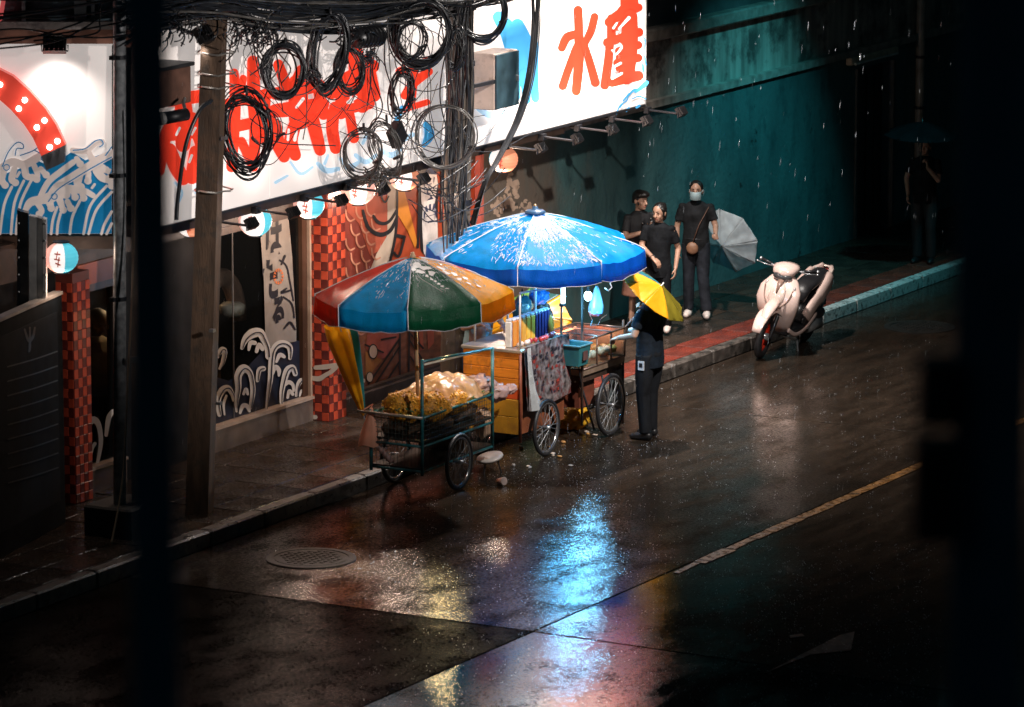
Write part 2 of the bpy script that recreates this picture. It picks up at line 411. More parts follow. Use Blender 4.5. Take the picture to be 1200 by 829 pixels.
# yellow edge line, worn, and a worn arrow head
ymark = M('worn_yellow_marking', (.20, .095, .028), .3, var=.5, scale=14, bump=.7, bscale=50, dirt=(.05, .034, .024), dscale=7, rvar=.14, spec=.2)
mb = MB(); yy = -4.85
while yy < 12:
    L_ = random.uniform(.35, .8); wd = random.uniform(.04, .075)
    mb.add([(4.53-wd+random.uniform(-.015, .015), yy, .0075), (4.53+wd, yy, .0075), (4.53+wd+random.uniform(-.02, .02), yy+L_-.02, .0075), (4.53-wd, yy+L_-.02, .0075)], [(0, 1, 2, 3)])
    yy += L_
tag(mb.build('road_marking', ymark), kind='structure')
wmark = M('worn_white_marking', (.10, .080, .062), .7, var=.35, scale=12, bump=.4, dirt=(.03, .026, .023), dscale=4, spec=.04)
mb = MB(); fall = lambda u, v: hit(u, v, 2, -.022) + Vector((0, 0, .0305 - .009*(hit(u, v, 2, -.022).x - 4.45)))
mb.add([fall(u, v) for u, v in [(896, 790), (950, 768), (997, 763), (1002, 741), (985, 745), (935, 770)]], [(0, 1, 2, 3, 4, 5)])
mb.add([fall(u, v) for u, v in [(925, 746), (940, 744), (943, 747), (926, 749)]], [(0, 1, 2, 3)])
tag(mb.build('arrow_marking', wmark), kind='structure')
# manhole covers
iron = M('cast_iron', (.014, .012, .010), .55, .0, spec=.3, var=.3, bump=.5, bscale=40)
for (x_, y_, lab) in ((1.15, 8.35, 'round iron manhole cover in the road beyond the scooter'), (1.15, -6.0, 'round iron manhole cover in the dark near road')):
    t = thing('manhole_cover', lab, 'manhole cover', (x_, y_, 0), group='manhole covers')
    MB().lathe([(.44, .0), (.44, .010), (.37, .012), (.37, .004)], (x_, y_, 0), 40).build('frame', iron, t)
    mb = MB().lathe([(.355, 0), (.355, .010), (.33, .012)], (x_, y_, 0), 40)
    for i in range(-4, 5):
        for j in range(-4, 5):
            if i*i+j*j < 18: mb.box((x_+i*.07, y_+j*.07, .014), (.04, .04, .008))
    mb.build('cover', iron, t)

# ------------------------------------------------------------------ the restaurant front
WX = -2.05
def fac(u, v): return hit(u, v, 0, WX)
b1 = thing('restaurant_building', 'noodle restaurant front with painted fish mural, checked columns and lit sign', 'restaurant', (WX, -1, .15))
dark_in = M('dark_interior', (.05, .032, .022), .8, var=.4, scale=3)
frame_m = M('dark_wood_frame', (.060, .028, .016), .45, var=.4, scale=5, bump=.2, stretch=(1, 1, .2))
plaster = M('grey_plaster', (.16, .12, .095), .75, var=.3, scale=3, bump=.3, dirt=(.08, .06, .05))
soff = M('soffit_board', (.05, .03, .022), .5, var=.3)
# shell: back wall, floor, ceiling, ends
mb = MB(); mb.bb(-5.2, -5.1, -9, 3.0, .0, 5.6); mb.bb(-5.1, -2.1, -9, 3.0, .05, .14); mb.bb(-5.1, -2.15, -9, 3.0, 2.9, 3.0); mb.bb(-5.1, -2.1, 2.93, 3.0, .14, 2.9); mb.bb(-5.1, -2.1, -9, -8.93, .14, 2.9)
mb.build('room_shell', dark_in, b1)
MB().bb(-2.2, WX+.02, -9, 3.0, 2.52, 2.9).build('fascia_beam', soff, b1)
MB().bb(-2.0, -.92, -5.6, 3.0, 2.92, 3.0).build('soffit', soff, b1)
plinth_m = M('plinth_tile', (.115, .088, .072), .4, var=.25, scale=4, bump=.2)
trim_m = M('pale_trim', (.34, .25, .19), .45, var=.15)
for (y0, y1) in ((-2.95, -.82), (-5.3, -4.5)):
    MB().bbox(-2.12, -1.97, y0, y1, .13, .39, .008).build('plinth', plinth_m, b1)
    MB().bb(-2.1, -1.955, y0, y1, .392, .425).build('plinth_trim', trim_m, b1)
MB().bb(-2.2, -2.06, -4.5, -2.95, .13, 2.52).build('wall_panel', M('dark_board', (.010, .009, .009), .7, var=.4, spec=.15), b1)
MB().bb(-2.2, -2.06, -9, -5.62, .13, 2.52).build('wall_panel', MATS['dark_board'], b1)
# window with painted glass
gm = glass('shop_glass', (.60, .64, .66), .96)
wn = MB(); wn.bb(-2.10, -2.02, -2.95, -2.87, .425, 2.52); wn.bb(-2.10, -2.02, -.95, -.82, .425, 2.52); wn.bb(-2.1, -2.02, -2.87, -.95, 2.44, 2.52)
win = wn.build('window', frame_m, b1)
MB().bb(-2.075, -2.065, -2.87, -.95, .425, 2.44).build('pane', gm, win)
MB().bb(-2.03, -1.985, -.85, -.815, .425, 2.52).build('corner_post', trim_m, b1)
MB().bb(-2.06, -2.045, -2.32, -2.31, .425, 2.44).build('mullion', M('mullion_metal', (.25, .22, .2), .4, .6), win)
navy = M('navy_print', (.012, .016, .030), .35, var=.2)
navyp = MB(); navyp.add([Vector((-2.058, -2.86, .43)), Vector((-2.058, -.96, .43)), Vector((-2.058, -.96, 1.05)), Vector((-2.058, -1.5, 1.15)), Vector((-2.058, -2.0, .95)), Vector((-2.058, -2.4, .85)), Vector((-2.058, -2.86, 1.0))], [(0, 1, 2, 3, 4, 5, 6)])
navyp.build('print_field', navy, win)
waves = [
 [(256, 486, 5), (254, 470, 7), (259, 458, 8), (266, 455, 7), (271, 462, 5), (272, 470, 2)], [(262, 486, 2), (261, 474, 3), (264, 464, 3)],
 [(276, 482, 3), (276, 470, 5), (278, 455, 7), (278, 440, 9), (284, 432, 10), (291, 436, 7), (294, 446, 6), (295, 460, 6), (292, 478, 4)],  # grille and trims in a darker champagne
 [(284, 462, 3), (287, 456, 4), (289, 462, 3)], [(280, 484, 3), (283, 476, 5), (288, 476, 5), (291, 482, 3)],
 [(282, 408, 4), (286, 398, 8), (294, 391, 11), (303, 390, 10), (308, 398, 8), (312, 408, 7), (313, 418, 7)], [(290, 410, 3), (292, 402, 5), (297, 402, 5)],
 [(299, 412, 4), (302, 404, 5), (306, 409, 5)], [(300, 446, 4), (302, 434, 6), (307, 432, 6)],
 [(310, 484, 2), (312, 465, 4), (315, 445, 6), (316, 428, 7), (318, 412, 7), (324, 404, 8), (332, 403, 8), (338, 408, 7), (338, 420, 4)], [(318, 438, 3), (321, 430, 5), (325, 434, 5), (325, 440, 3)],
 [(322, 424, 3), (326, 416, 5), (331, 418, 4)], [(328, 478, 3), (328, 462, 5), (331, 446, 7), (335, 434, 8), (341, 431, 7), (344, 438, 6)], [(335, 466, 3), (337, 458, 4), (341, 462, 4)],
 [(332, 452, 3), (337, 448, 5), (342, 451, 4), (343, 458, 3)], [(346, 464, 3), (348, 452, 5), (352, 446, 6), (356, 448, 4)], [(350, 464, 2), (352, 458, 3), (355, 460, 3)],
 [(254, 418, 4), (258, 410, 6), (262, 412, 6), (260, 424, 5), (256, 432, 3)]]
strokes_on(waves, fac, XV, .012, .0008).build('wave_print', print_white, win)
strokes_on([[(p[0]+.3, p[1], min(1.3, p[2]*.22)) for p in s_] for s_ in waves if max(p[2] for p in s_) > 5.5], fac, XV, .026, .0004).build('wave_outline', navy, win)
# cream banner strip painted on the glass, with brush kana
cream = M('banner_cream', (.23, .195, .165), .6, var=.12)
poly_on([[(302, 250), (336, 246), (341, 300), (346, 388), (346, 400), (310, 408), (308, 330)]], fac, XV, .014).build('banner_print', cream, win)
blk = M('black_print', (.012, .011, .014), .5)
for t_, (u, v), sz in (('は', (319, 284), .46), ('た', (315, 332), .44), ('る', (325, 368), .34)):
    p = fac(u, v) + XV * .018
    M4 = Matrix.Translation(p) @ Matrix(((0, 0, 1, 0), (.72, 0, 0, 0), (0, 1, 0, 0), (0, 0, 0, 1)))
    text_mesh(t_, sz*1.1, .022, blk, M4, 'lettering', win)
strokes_on([[(326, 305, 2), (334, 312, 2), (338, 330, 2), (342, 352, 2)], [(328, 310, 2), (332, 300, 3)], [(334, 338, 2), (328, 343, 3), (340, 340, 2)], [(330, 348, 2), (340, 356, 2), (343, 372, 2)], [(331, 385, 2), (338, 378, 3), (344, 386, 2)]], fac, XV, .019, .0005).build('dragon_print', blk, win)
mb = MB()
for k in range(12):
    a = 2*PI*k/12; c_ = (324.5, 324); mb.add([fac(c_[0]+3*math.cos(a), c_[1]+5*math.sin(a))+XV*.021, fac(c_[0]+6*math.cos(a-.22), c_[1]+9.5*math.sin(a-.22))+XV*.021, fac(c_[0]+6*math.cos(a+.22), c_[1]+9.5*math.sin(a+.22))+XV*.021], [(0, 1, 2)])
mb.build('flower_print', M('orange_print', (.50, .13, .04), .5), win)
# second, left window
wl = MB().bb(-2.1, -2.02, -5.3, -5.22, .425, 2.3); wl.bb(-2.1, -2.02, -4.58, -4.5, .425, 2.3); wl.bb(-2.1, -2.02, -5.22, -4.58, 2.22, 2.3)
win2 = wl.build('window', frame_m, b1)
MB().bb(-2.075, -2.065, -5.22, -4.58, .425, 2.22).build('pane', gm, win2)
strokes_on([[(99, 538, 3), (98, 515, 6), (102, 498, 8), (109, 492, 8), (115, 500, 6), (117, 520, 5), (112, 548, 3)], [(104, 545, 3), (106, 528, 4), (110, 520, 4)], [(123, 510, 4), (126, 490, 6), (131, 482, 5)]], fac, XV, .012).build('wave_print', print_white, win2)
MB().bb(-2.12, -2.0, -5.3, -4.5, 2.3, 2.52).build('transom', M('orange_board', (.30, .055, .018), .45, var=.3, scale=2), b1)  # orange colour stands in for the lit room behind
# checked columns: single tiles
tile_a = M('red_tile', (.42, .060, .028), .28, var=.2, scale=5); tile_b = M('maroon_tile', (.105, .017, .014), .28, var=.25, scale=5)
def column(x0, x1, y0, y1, z0, z1):
    core = MB().bb(x0, x1, y0, y1, z0, z1).build('column', M('maroon_core', (.10, .02, .014), .5), b1)
    nx, ny = 3, 4; tz = .098; nzv = int((z1-z0)/tz); tx = (x1-x0)/nx; ty = (y1-y0)/ny
    me_s = {}; 
    for mname, mat in (('a', tile_a), ('b', tile_b)):
        me_s['s'+mname] = MB().bbox(-tx/2+.002, tx/2-.002, -.008, .0, -tz/2+.002, tz/2-.002, .003).mesh('tile', Vector((0, 0, 0)))
        me_s['e'+mname] = MB().bbox(0, .008, -ty/2+.002, ty/2-.002, -tz/2+.002, tz/2-.002, .003).mesh('tile', Vector((0, 0, 0)))
        me_s['s'+mname].materials.append(mat); me_s['e'+mname].materials.append(mat)
    for k in range(nzv):
        z = z0 + tz*(k+.5)
        for i in range(nx):
            o = bpy.data.objects.new('tile', me_s['s' + 'ab'[(i+k) % 2]]); col.objects.link(o); o.location = (x0+tx*(i+.5), y0, z); o.parent = core; o.matrix_parent_inverse = wm(core).inverted()
        for i in range(ny):
            o = bpy.data.objects.new('tile', me_s['e' + 'ab'[(i+k+1) % 2]]); col.objects.link(o); o.location = (x1, y0+ty*(i+.5), z); o.parent = core; o.matrix_parent_inverse = wm(core).inverted()
    return core
c_main = column(-2.05, -1.78, -.805, -.45, .15, 2.92)
cp = strokes_on([[(364, 443, 5), (374, 444, 6), (381, 440, 5), (388, 436, 5), (394, 430, 6)], [(370, 431, 5), (382, 430, 6), (393, 428, 5)], [(364, 489, 5), (370, 489, 5)]], lambda u, v: hitp(u, v, (-1.9, -.818, 0), Vector((0, 1, 0))), (0, -1, 0), .002)
cp.build('cloud_print', print_white, c_main)
column(-2.05, -1.85, -5.62, -5.32, .15, 2.5)
MB().bb(-2.04, -1.97, 2.9, 2.985, .335, 2.9).build('red_post', M('faded_red_paint', (.48, .12, .09), .45, var=.2), b1)
# the mural: boards with painted fish
mural = MB().bb(-2.12, WX, -.45, 3.0, .13, 2.92).build('mural_wall', M('mural_brown', (.125, .028, .017), .5, var=.25, scale=3, bump=.1), b1)
def mp(polys, name, mat, off=.004): return poly_on(polys, fac, XV, off).build(name, mat, mural)
redp = M('mural_red', (.40, .085, .045), .5, var=.12, scale=4); dred = M('mural_dark_red', (.20, .036, .024), .5, var=.15); crm = M('mural_cream', (.52, .40, .30), .5, var=.08)
ora = M('mural_orange', (.62, .21, .022), .5, var=.08); brn = M('mural_brown_plank', (.205, .070, .036), .5, var=.3, scale=6, stretch=(1, 1, 3)); ochre = M('mural_ochre', (.34, .14, .04), .5); orr = M('mural_orange_red', (.36, .055, .018), .5, var=.1)
mp([[(399, 212), (440, 205), (440, 392), (399, 392)]], 'fish_body', dred)
mp([[(404, 218), (458, 208), (458, 260), (447, 292), (433, 300), (420, 262), (406, 248)]], 'fish_head', redp, .008)
mp([[(453, 212), (464, 208), (463, 265), (457, 300), (447, 334), (430, 342), (433, 316), (440, 298), (453, 276)]], 'fish_belly', crm, .011)
mp([[(464, 208), (562, 180), (562, 320), (447, 345), (457, 300), (463, 265)]], 'mural_field', orr, .006)
mp([[(464, 216), (471, 216), (488, 284), (485, 291), (477, 272), (464, 250)]], 'mural_ray', ora, .014)
mp([[(517, 200), (523, 198), (528, 246), (522, 240)]], 'mural_ray', ora, .014)
scales = []
for r in range(9):
    for c in range(3):
        u0 = 404 + c*12 + (r % 2)*6; v0 = 246 + r*17 - c*3
        if u0 < 439 - max(0, 250-v0)*.2: scales.append([(u0, v0, 1.6), (u0+1, v0+8, 2.0), (u0+5, v0+13, 2.2), (u0+10, v0+11, 1.8)])
strokes_on(scales, fac, XV, .013, .0004).build('scale_print', M('scale_outline', (.50, .22, .14), .5), mural)
strokes_on([[(424, 247, 3), (427, 259, 4), (432, 269, 4.5), (444, 275, 5), (456, 270, 4.5), (464, 254, 3)], [(436, 253, 3), (441, 260, 4), (449, 262, 4), (456, 258, 3.5), (463, 247, 3)], [(446, 222, 1.5), (446, 232, 2), (450, 237, 2), (454, 230, 1.5)],
   [(464, 206, 2), (463, 265, 3), (457, 300, 3), (448, 334, 3)], [(463, 276, 4), (472, 278, 4)], [(460, 296, 3), (466, 300, 3), (472, 280, 3)], [(490, 206, 2.5), (489, 250, 2.5), (488, 290, 2.5)], [(516, 196, 2), (515, 260, 2)],
   [(399, 366, 3), (412, 360, 2), (430, 351, 3), (438, 348, 3)], [(425, 362, 2), (423, 354, 3), (429, 350, 3)]], fac, XV, .017, .0005).build('outline_print', blk, mural)
# upright sign in brush kanji
strokes_on([[(494, 190, 24), (500, 215, 25), (501, 240, 22), (501, 262, 22), (502, 290, 21)]], fac, XV, .012).build('sign_border', blk, mural)  # black painted border round the pale ground
strokes_on([[(496, 190, 18), (501, 212, 20), (500, 236, 16)], [(501, 246, 15), (502, 264, 18), (503, 294, 17)]], fac, XV, .019, .0004).build('sign_ground', M('sign_pale', (.60, .55, .52), .5), mural)
ink = M('indigo_ink', (.030, .038, .085), .5)
for t_, (u, v), sz in (('食', (501, 217), .44), ('堂', (502, 265), .44)):
    M4 = Matrix.Translation(fac(u, v) + XV*.024) @ Matrix(((0, 0, 1, 0), (.72, 0, 0, 0), (0, 1, 0, 0), (0, 0, 0, 1)))
    text_mesh(t_, sz, .014, ink, M4, 'lettering', mural)
# lower part: painted timbers
mp([[(399, 392), (436, 348), (562, 318), (562, 445), (399, 478)]], 'mural_lower', brn, .0095)
mp([[(431, 378), (466, 368), (467, 394), (449, 420), (440, 420), (427, 408)]], 'mural_red_patch', M('mural_rose', (.36, .085, .06), .5, var=.2), .015)
mp([[(427, 412), (440, 418), (446, 422), (427, 446)]], 'mural_ochre_patch', ochre, .015)
mp([[(489, 384), (494, 382), (495, 410), (491, 411)], [(499, 384), (507, 380), (507, 402), (500, 410)]], 'mural_red_patch', redp, .017)
tl = []
for a in ([(467, 388), (467, 452)], [(478, 384), (477, 448)], [(466, 398), (430, 450)], [(466, 407), (434, 456)], [(466, 424), (444, 458)], [(479, 400), (495, 424)], [(479, 418), (494, 438)], [(478, 390), (494, 408)], [(445, 398), (462, 395)], [(426, 404), (447, 413)], [(478, 444), (484, 442)]):
    tl.append([(a[0][0], a[0][1], 2), ((a[0][0]+a[1][0])/2, (a[0][1]+a[1][1])/2, 2.2), (a[1][0], a[1][1], 2)])
strokes_on(tl, fac, XV, .019, .0004).build('outline_print', blk, mural)
for (u, v, w_, h_) in ((435, 412, 9, 15), (431, 442, 7, 11), (424, 446, 3, 5)):
    poly_on([[(u+w_/2*math.cos(2*PI*k/20)*1.25, v+h_/2*math.sin(2*PI*k/20)*1.2) for k in range(20)]], fac, XV, .0245).build('outline_print', blk, mural)
    poly_on([[(u+w_/2*math.cos(2*PI*k/20), v+h_/2*math.sin(2*PI*k/20)) for k in range(20)]], fac, XV, .027).build('pale_oval', crm, mural)
MB().bbox(-2.05, -1.9, -.44, 3.0, .13, .30, .015).build('skirting', M('dark_skirting', (.05, .036, .03), .5, var=.4, bump=.3), b1)
MB().bb(-2.0, -1.93, -.44, 3.0, .302, .33).build('skirting', MATS['dark_skirting'], b1)
# storey above the sign
upm = M('upper_wall', (.23, .20, .185), .6, var=.35, scale=2, bump=.25, dirt=(.06, .055, .055), dscale=1.4)
MB().bb(-2.3, -2.15, -14, 3.0, 3.0, 9).build('upper_wall', upm, b1)
brick_r = M('brown_brickwork', (.20, .085, .055), .7, var=.3, scale=5, bump=.3)
# ------------------------------------------------------------------ things seen in the room through the glass
lampm = emis('room_lamp_glow', (1.0, .55, .22), 2.4)
def pendant(x, y, z, lab):
    t = thing('pendant_lamp', lab, 'pendant lamp', (x, y, z), group='lamps inside the restaurant')
    MB().lathe([(.02, .16), (.10, .12), (.15, .0), (.14, .0), (.09, .11)], (x, y, z), 18).build('lamp_shade', dsteel, t, True)
    MB().ell((x, y, z+.03), .05).build('bulb', lampm, t, True)
    MB().cyl((x, y, z+.16), (x, y, 2.9), .006, n=6).build('cord', black, t)
    l = bpy.data.lights.new('room_lamp', 'POINT'); l.energy = 12; l.color = (1, .6, .3); l.shadow_soft_size = .06
    lo = bpy.data.objects.new('room_lamp_light', l); col.objects.link(lo); lo.location = (x, y, z-.04)
pendant(-3.1, -1.7, 2.0, 'small pendant lamp hanging inside behind the painted window')
pendant(-2.45, -3.72, 2.1, 'small added pendant lamp lighting the diner behind the left window')  # lamp added to light the diner
wood_t = M('table_wood', (.22, .09, .035), .4, var=.3)
for (x, y, lab) in ((-2.9, -2.15, 'wooden dining table inside behind the painted window'), (-3.2, -3.6, 'wooden dining table inside behind the left window')):
    t = thing('dining_table', lab, 'table', (x, y, .14), group='tables inside the restaurant')
    MB().bbox(x-.4, x+.4, y-.35, y+.35, .86, .90, .01).build('table_top', wood_t, t)
    for a in (-1, 1):
        for b in (-1, 1): MB().bb(x+a*.35-.025, x+a*.35+.025, y+b*.3-.025, y+b*.3+.025, .14, .86).build('leg', wood_t, t)
t = thing('stock_pot', 'large steel pot standing on the table behind the painted window', 'pot', (-2.75, -2.05, .90))
MB().lathe([(.15, 0), (.17, .02), (.17, .30), (.18, .31), (.16, .31), (.16, .28)], (-2.75, -2.05, .90), 24).build('pot_body', steel, t, True)
for s_ in (-1, 1): MB().tube([(-2.75, -2.05+s_*.17, 1.13), (-2.75, -2.05+s_*.22, 1.15), (-2.75, -2.05+s_*.22, 1.10), (-2.75, -2.05+s_*.17, 1.08)], .008, 6).build('handle', steel, t)
t = thing('steam_hood', 'brown arched hood inside behind the painted window', 'hood', (-2.5, -1.95, 1.3))
mb = MB(); pts = []
for k in range(17):
    a = PI*k/16; pts.append((-2.45, -1.95-.36*math.cos(a), 1.35+.52*math.sin(a)))
mb.tube(pts, [(.10, .10)]*17, 10); mb.build('hood_arch', M('copper_brown', (.30, .17, .12), .4, .3, var=.3), t, True)
MB().lathe([(.09, 0), (.13, .03), (.14, .12), (.10, .15)], (-2.4, -1.78, 1.42), 18).build('hood_lamp', M('pale_enamel', (.6, .5, .4), .4), t, True)

# ------------------------------------------------------------------ neighbouring plastered building
b2 = thing('plastered_building', 'long teal plastered wall with grey upper band and a dark door', 'building', (WX, 15, .15))
def teal_mat():
    m = bpy.data.materials.new('peeling_teal_plaster'); m.use_nodes = True; nt = m.node_tree; N = nt.nodes; L = nt.links; P = N['Principled BSDF']
    tc = N.new('ShaderNodeTexCoord')
    def nz(sc, det, st, a, b, rg=.6):
        mp = N.new('ShaderNodeMapping'); mp.inputs['Scale'].default_value = st; L.new(tc.outputs['Object'], mp.inputs[0])
        n = N.new('ShaderNodeTexNoise'); n.inputs['Scale'].default_value = sc; n.inputs['Detail'].default_value = det; n.inputs['Roughness'].default_value = rg; L.new(mp.outputs[0], n.inputs[0])
        r = N.new('ShaderNodeMapRange'); r.inputs[1].default_value = a; r.inputs[2].default_value = b; L.new(n.outputs[0], r.inputs[0]); return r.outputs[0]
    def mix(f, a, b):
        x = N.new('ShaderNodeMix'); x.data_type = 'RGBA'; L.new(f, x.inputs[0])
        for i, q in ((6, a), (7, b)):
            if isinstance(q, tuple): x.inputs[i].default_value = (*q, 1)
            else: L.new(q, x.inputs[i])
        return x.outputs[2]
    c = mix(nz(1.1, 8, (1, 1, .5), .35, .68), (.085, .180, .178), (.046, .100, .102))
    c = mix(nz(2.6, 9, (1, 1.3, .7), .50, .70, .68), c, (.030, .072, .076))
    # paint worn off down to grey-brown render towards the restaurant end, and patches
    sx = N.new('ShaderNodeSeparateXYZ'); L.new(tc.outputs['Object'], sx.inputs[0])
    a = N.new('ShaderNodeMapRange'); a.inputs[1].default_value = -9.8; a.inputs[2].default_value = -6.6; a.inputs[3].default_value = 1; a.inputs[4].default_value = 0; L.new(sx.outputs[1], a.inputs[0])
    n = nz(1.6, 7, (1, 1, .6), .2, .8); ad = N.new('ShaderNodeMath'); ad.operation = 'MULTIPLY_ADD'; L.new(n, ad.inputs[0]); ad.inputs[1].default_value = .7; L.new(a.outputs[0], ad.inputs[2])
    r = N.new('ShaderNodeMapRange'); r.inputs[1].default_value = .62; r.inputs[2].default_value = 1.05; L.new(ad.outputs[0], r.inputs[0])
    c = mix(r.outputs[0], c, (.155, .125, .098))
    c = mix(nz(2.4, 9, (1, 1, 1), .63, .66, .72), c, (.022, .030, .030))
    L.new(c, P.inputs['Base Color']); P.inputs['Roughness'].default_value = .55
    b = N.new('ShaderNodeBump'); b.inputs['Strength'].default_value = .5; b.inputs['Distance'].default_value = .02
    nb = N.new('ShaderNodeTexNoise'); nb.inputs['Scale'].default_value = 14; nb.inputs['Detail'].default_value = 8; L.new(tc.outputs['Object'], nb.inputs[0]); L.new(nb.outputs[0], b.inputs['Height']); L.new(b.outputs[0], P.inputs['Normal'])
    return m
tm = teal_mat()
def wall_piece(y0, y1, z0, z1): 
    o = MB().bb(-2.35, WX, y0, y1, z0, z1).build('lower_wall', tm, b2, origin=Vector((WX, 13, 0))); return o
wall_piece(3.0, 13.3, .10, 2.63); wall_piece(14.5, 34, .10, 2.63); wall_piece(13.3, 14.5, 2.44, 2.63)
rn = random.Random(12); mb = MB()
for (u, v, ru, rv, n) in ((586, 240, 13, 11, 26), (600, 238, 10, 12, 20), (604, 222, 5, 14, 16), (596, 212, 3, 12, 8), (618, 240, 6, 6, 8)):
    for k in range(n):
        uu, vv = u + rn.gauss(0, ru*.5), v + rn.gauss(0, rv*.5); a0 = rn.uniform(.8, 3.0)
        P_ = [fac(uu + a0*1.2*math.cos(2*PI*i/7)*rn.uniform(.5, 1.3), vv + a0*1.6*math.sin(2*PI*i/7)*rn.uniform(.5, 1.3)) + XV*(.003+.0004*(k % 9)) for i in range(7)]; mb.add(P_, [tuple(range(7))])
tag(mb.build('peeled_patch', M('bare_plaster', (.52, .37, .27), .8, var=.2), b2), kind='stuff')
MB().bb(-2.35, -1.99, 3.0, 34, 2.63, 2.72).build('ledge', M('ledge_concrete', (.34, .29, .25), .6, var=.3, bump=.3, bscale=30), b2)
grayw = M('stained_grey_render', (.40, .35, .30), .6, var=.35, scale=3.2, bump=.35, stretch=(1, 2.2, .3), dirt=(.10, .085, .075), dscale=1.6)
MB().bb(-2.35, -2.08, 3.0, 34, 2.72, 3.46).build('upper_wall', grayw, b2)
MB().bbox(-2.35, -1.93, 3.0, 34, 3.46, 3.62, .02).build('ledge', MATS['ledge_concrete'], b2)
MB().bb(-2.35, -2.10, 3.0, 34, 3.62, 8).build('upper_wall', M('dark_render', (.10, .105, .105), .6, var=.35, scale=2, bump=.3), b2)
dr = MB().bb(-2.30, -2.20, 13.34, 14.46, .12, 2.42).build('door', M('dark_door', (.020, .022, .024), .45, var=.3), b2)
for k in range(4):
    MB().bb(-2.195, -2.18, 13.42+k*.26, 13.62+k*.26, .2, 2.34).build('door_panel', MATS['dark_door'], dr)
MB().cyl((-2.17, 13.42, 1.1), (-2.12, 13.42, 1.1), .025, n=10).build('handle', steel, dr)
for (y0, y1) in ((13.28, 13.34), (14.46, 14.52)): MB().bb(-2.2, -2.02, y0, y1, .12, 2.44).build('door_frame', M('grey_frame', (.06, .07, .07), .5), b2)
t = thing('tube_light_fixture', 'pale unlit tube light fixture above the dark door', 'light fixture', (-1.98, 13.6, 2.5))
MB().bbox(-2.04, -1.95, 12.95, 14.45, 2.53, 2.63, .01).build('housing', M('pale_housing', (.62, .50, .36), .4), t)
MB().cyl((-1.93, 13.02, 2.545), (-1.93, 14.38, 2.545), .016, n=8).build('tube', M('tube_glass', (.7, .68, .62), .2), t)
t = thing('drain_pipe', 'pale drain pipe running down the dark wall past the door', 'pipe', (-1.98, 15.3, .15))
MB().cyl((-1.99, 15.25, .15), (-1.99, 15.25, 5.5), .06, n=12).build('pipe', M('pale_pipe', (.30, .27, .23), .5, var=.3), t)
for z_ in (.6, 1.7, 2.4): MB().lathe([(.07, -.02), (.075, 0), (.07, .02)], (-1.99, 15.25, z_), 12).build('pipe_clip', dsteel, t)

# ================================================================== THE LIT SIGNS
SX = -.90
def sgn(u, v): return hit(u, v, 0, SX)
def signmat(name, c, e, var=.05):
    return M(name, c, .6, var=var, scale=1.6, emit='base', es=e, rvar=.08, spec=.12)
sign_white = signmat('added_glow_white', (.80, .73, .69), .54)  # glow added to the faces stands in for floodlight on their front
sign_red = signmat('added_glow_red', (.62, .034, .014), 1.15, .10)
sign_blue = signmat('added_glow_blue', (.06, .33, .62), .5, .10)
sign_pale = signmat('added_glow_pale_blue', (.42, .62, .78), .5, .10)
sign = thing('shop_sign', 'long white lit sign with big red kanji above the mural and pavement', 'sign', (SX, 0, 3.0))
bounds = [-5.45, -3.4, -1.3, .8, 2.95, 4.95]
# seam in the photograph near the last character
bounds[4] = hit(701.5, 60, 0, SX).y
for i in range(5):
    MB().bbox(SX-.16, SX, bounds[i]+.004, bounds[i+1]-.004, 3.03, 5.0, .003).build('sign_panel', sign_white, sign)
MB().bb(SX-.18, SX-.165, bounds[0], bounds[5], 3.0, 5.0).build('sign_back', dsteel, sign)
MB().bb(SX-.16, SX+.012, bounds[0], bounds[5], 3.0, 3.027).build('sign_rail', dsteel, sign)
MB().bb(SX-.165, SX+.006, bounds[5], bounds[5]+.02, 3.0, 5.0).build('sign_end', M('alu_edge', (.6, .58, .56), .4, .5), sign)
# 水
strokes_on([[(677, 12, 10.5), (678, 36, 10.5), (678, 72, 11.7), (675, 107, 10.5)], [(658, 56, 9.4), (664, 44, 10.5), (676, 40, 9.4)], [(659, 101, 9.9), (666, 80, 9.4), (675, 56, 9.4)], [(696, 20, 9.4), (692, 36, 9.4), (684, 52, 8.2)], [(683, 48, 7.0), (690, 72, 9.4), (697, 97, 10.5)]], sgn, XV).build('lettering', sign_red, sign)
# 産
strokes_on([[(736, -14, 21.1), (737, 8, 21.1), (731, 16, 18.7)], [(713, 26, 10.5), (730, 15, 12.9), (748, 9, 9.4)], [(716, 22, 10.5), (716, 48, 10.5)], [(722, 33, 7.0), (731, 24, 7.0), (738, 17, 9.4)], [(711, 50, 10.5), (748, 38, 10.5)], [(714, 50, 9.4), (712, 72, 10.5), (708, 100, 10.5)], [(738, 20, 16.4), (736, 52, 21.1), (733, 90, 18.7)], [(724, 60, 9.4), (747, 53, 9.4)], [(722, 74, 9.4), (747, 68, 9.4)], [(716, 97, 10.5), (730, 92, 12.9), (747, 89, 11.7)], [(722, 82, 3.5), (722, 66, 3.5)]], sgn, XV).build('lettering', sign_red, sign)
strokes_on([[(717, 33, 3), (721, 27, 2)], [(723, 34, 2), (735, 21, 4)], [(724, 51, 2), (726, 56, 3), (720, 64, 2)], [(715, 59, 2), (717, 61, 2)], [(716, 79, 2.5), (725, 74, 3)], [(715, 92, 3), (726, 86, 3)]], sgn, XV, .022).build('lettering_gap', sign_white, sign)
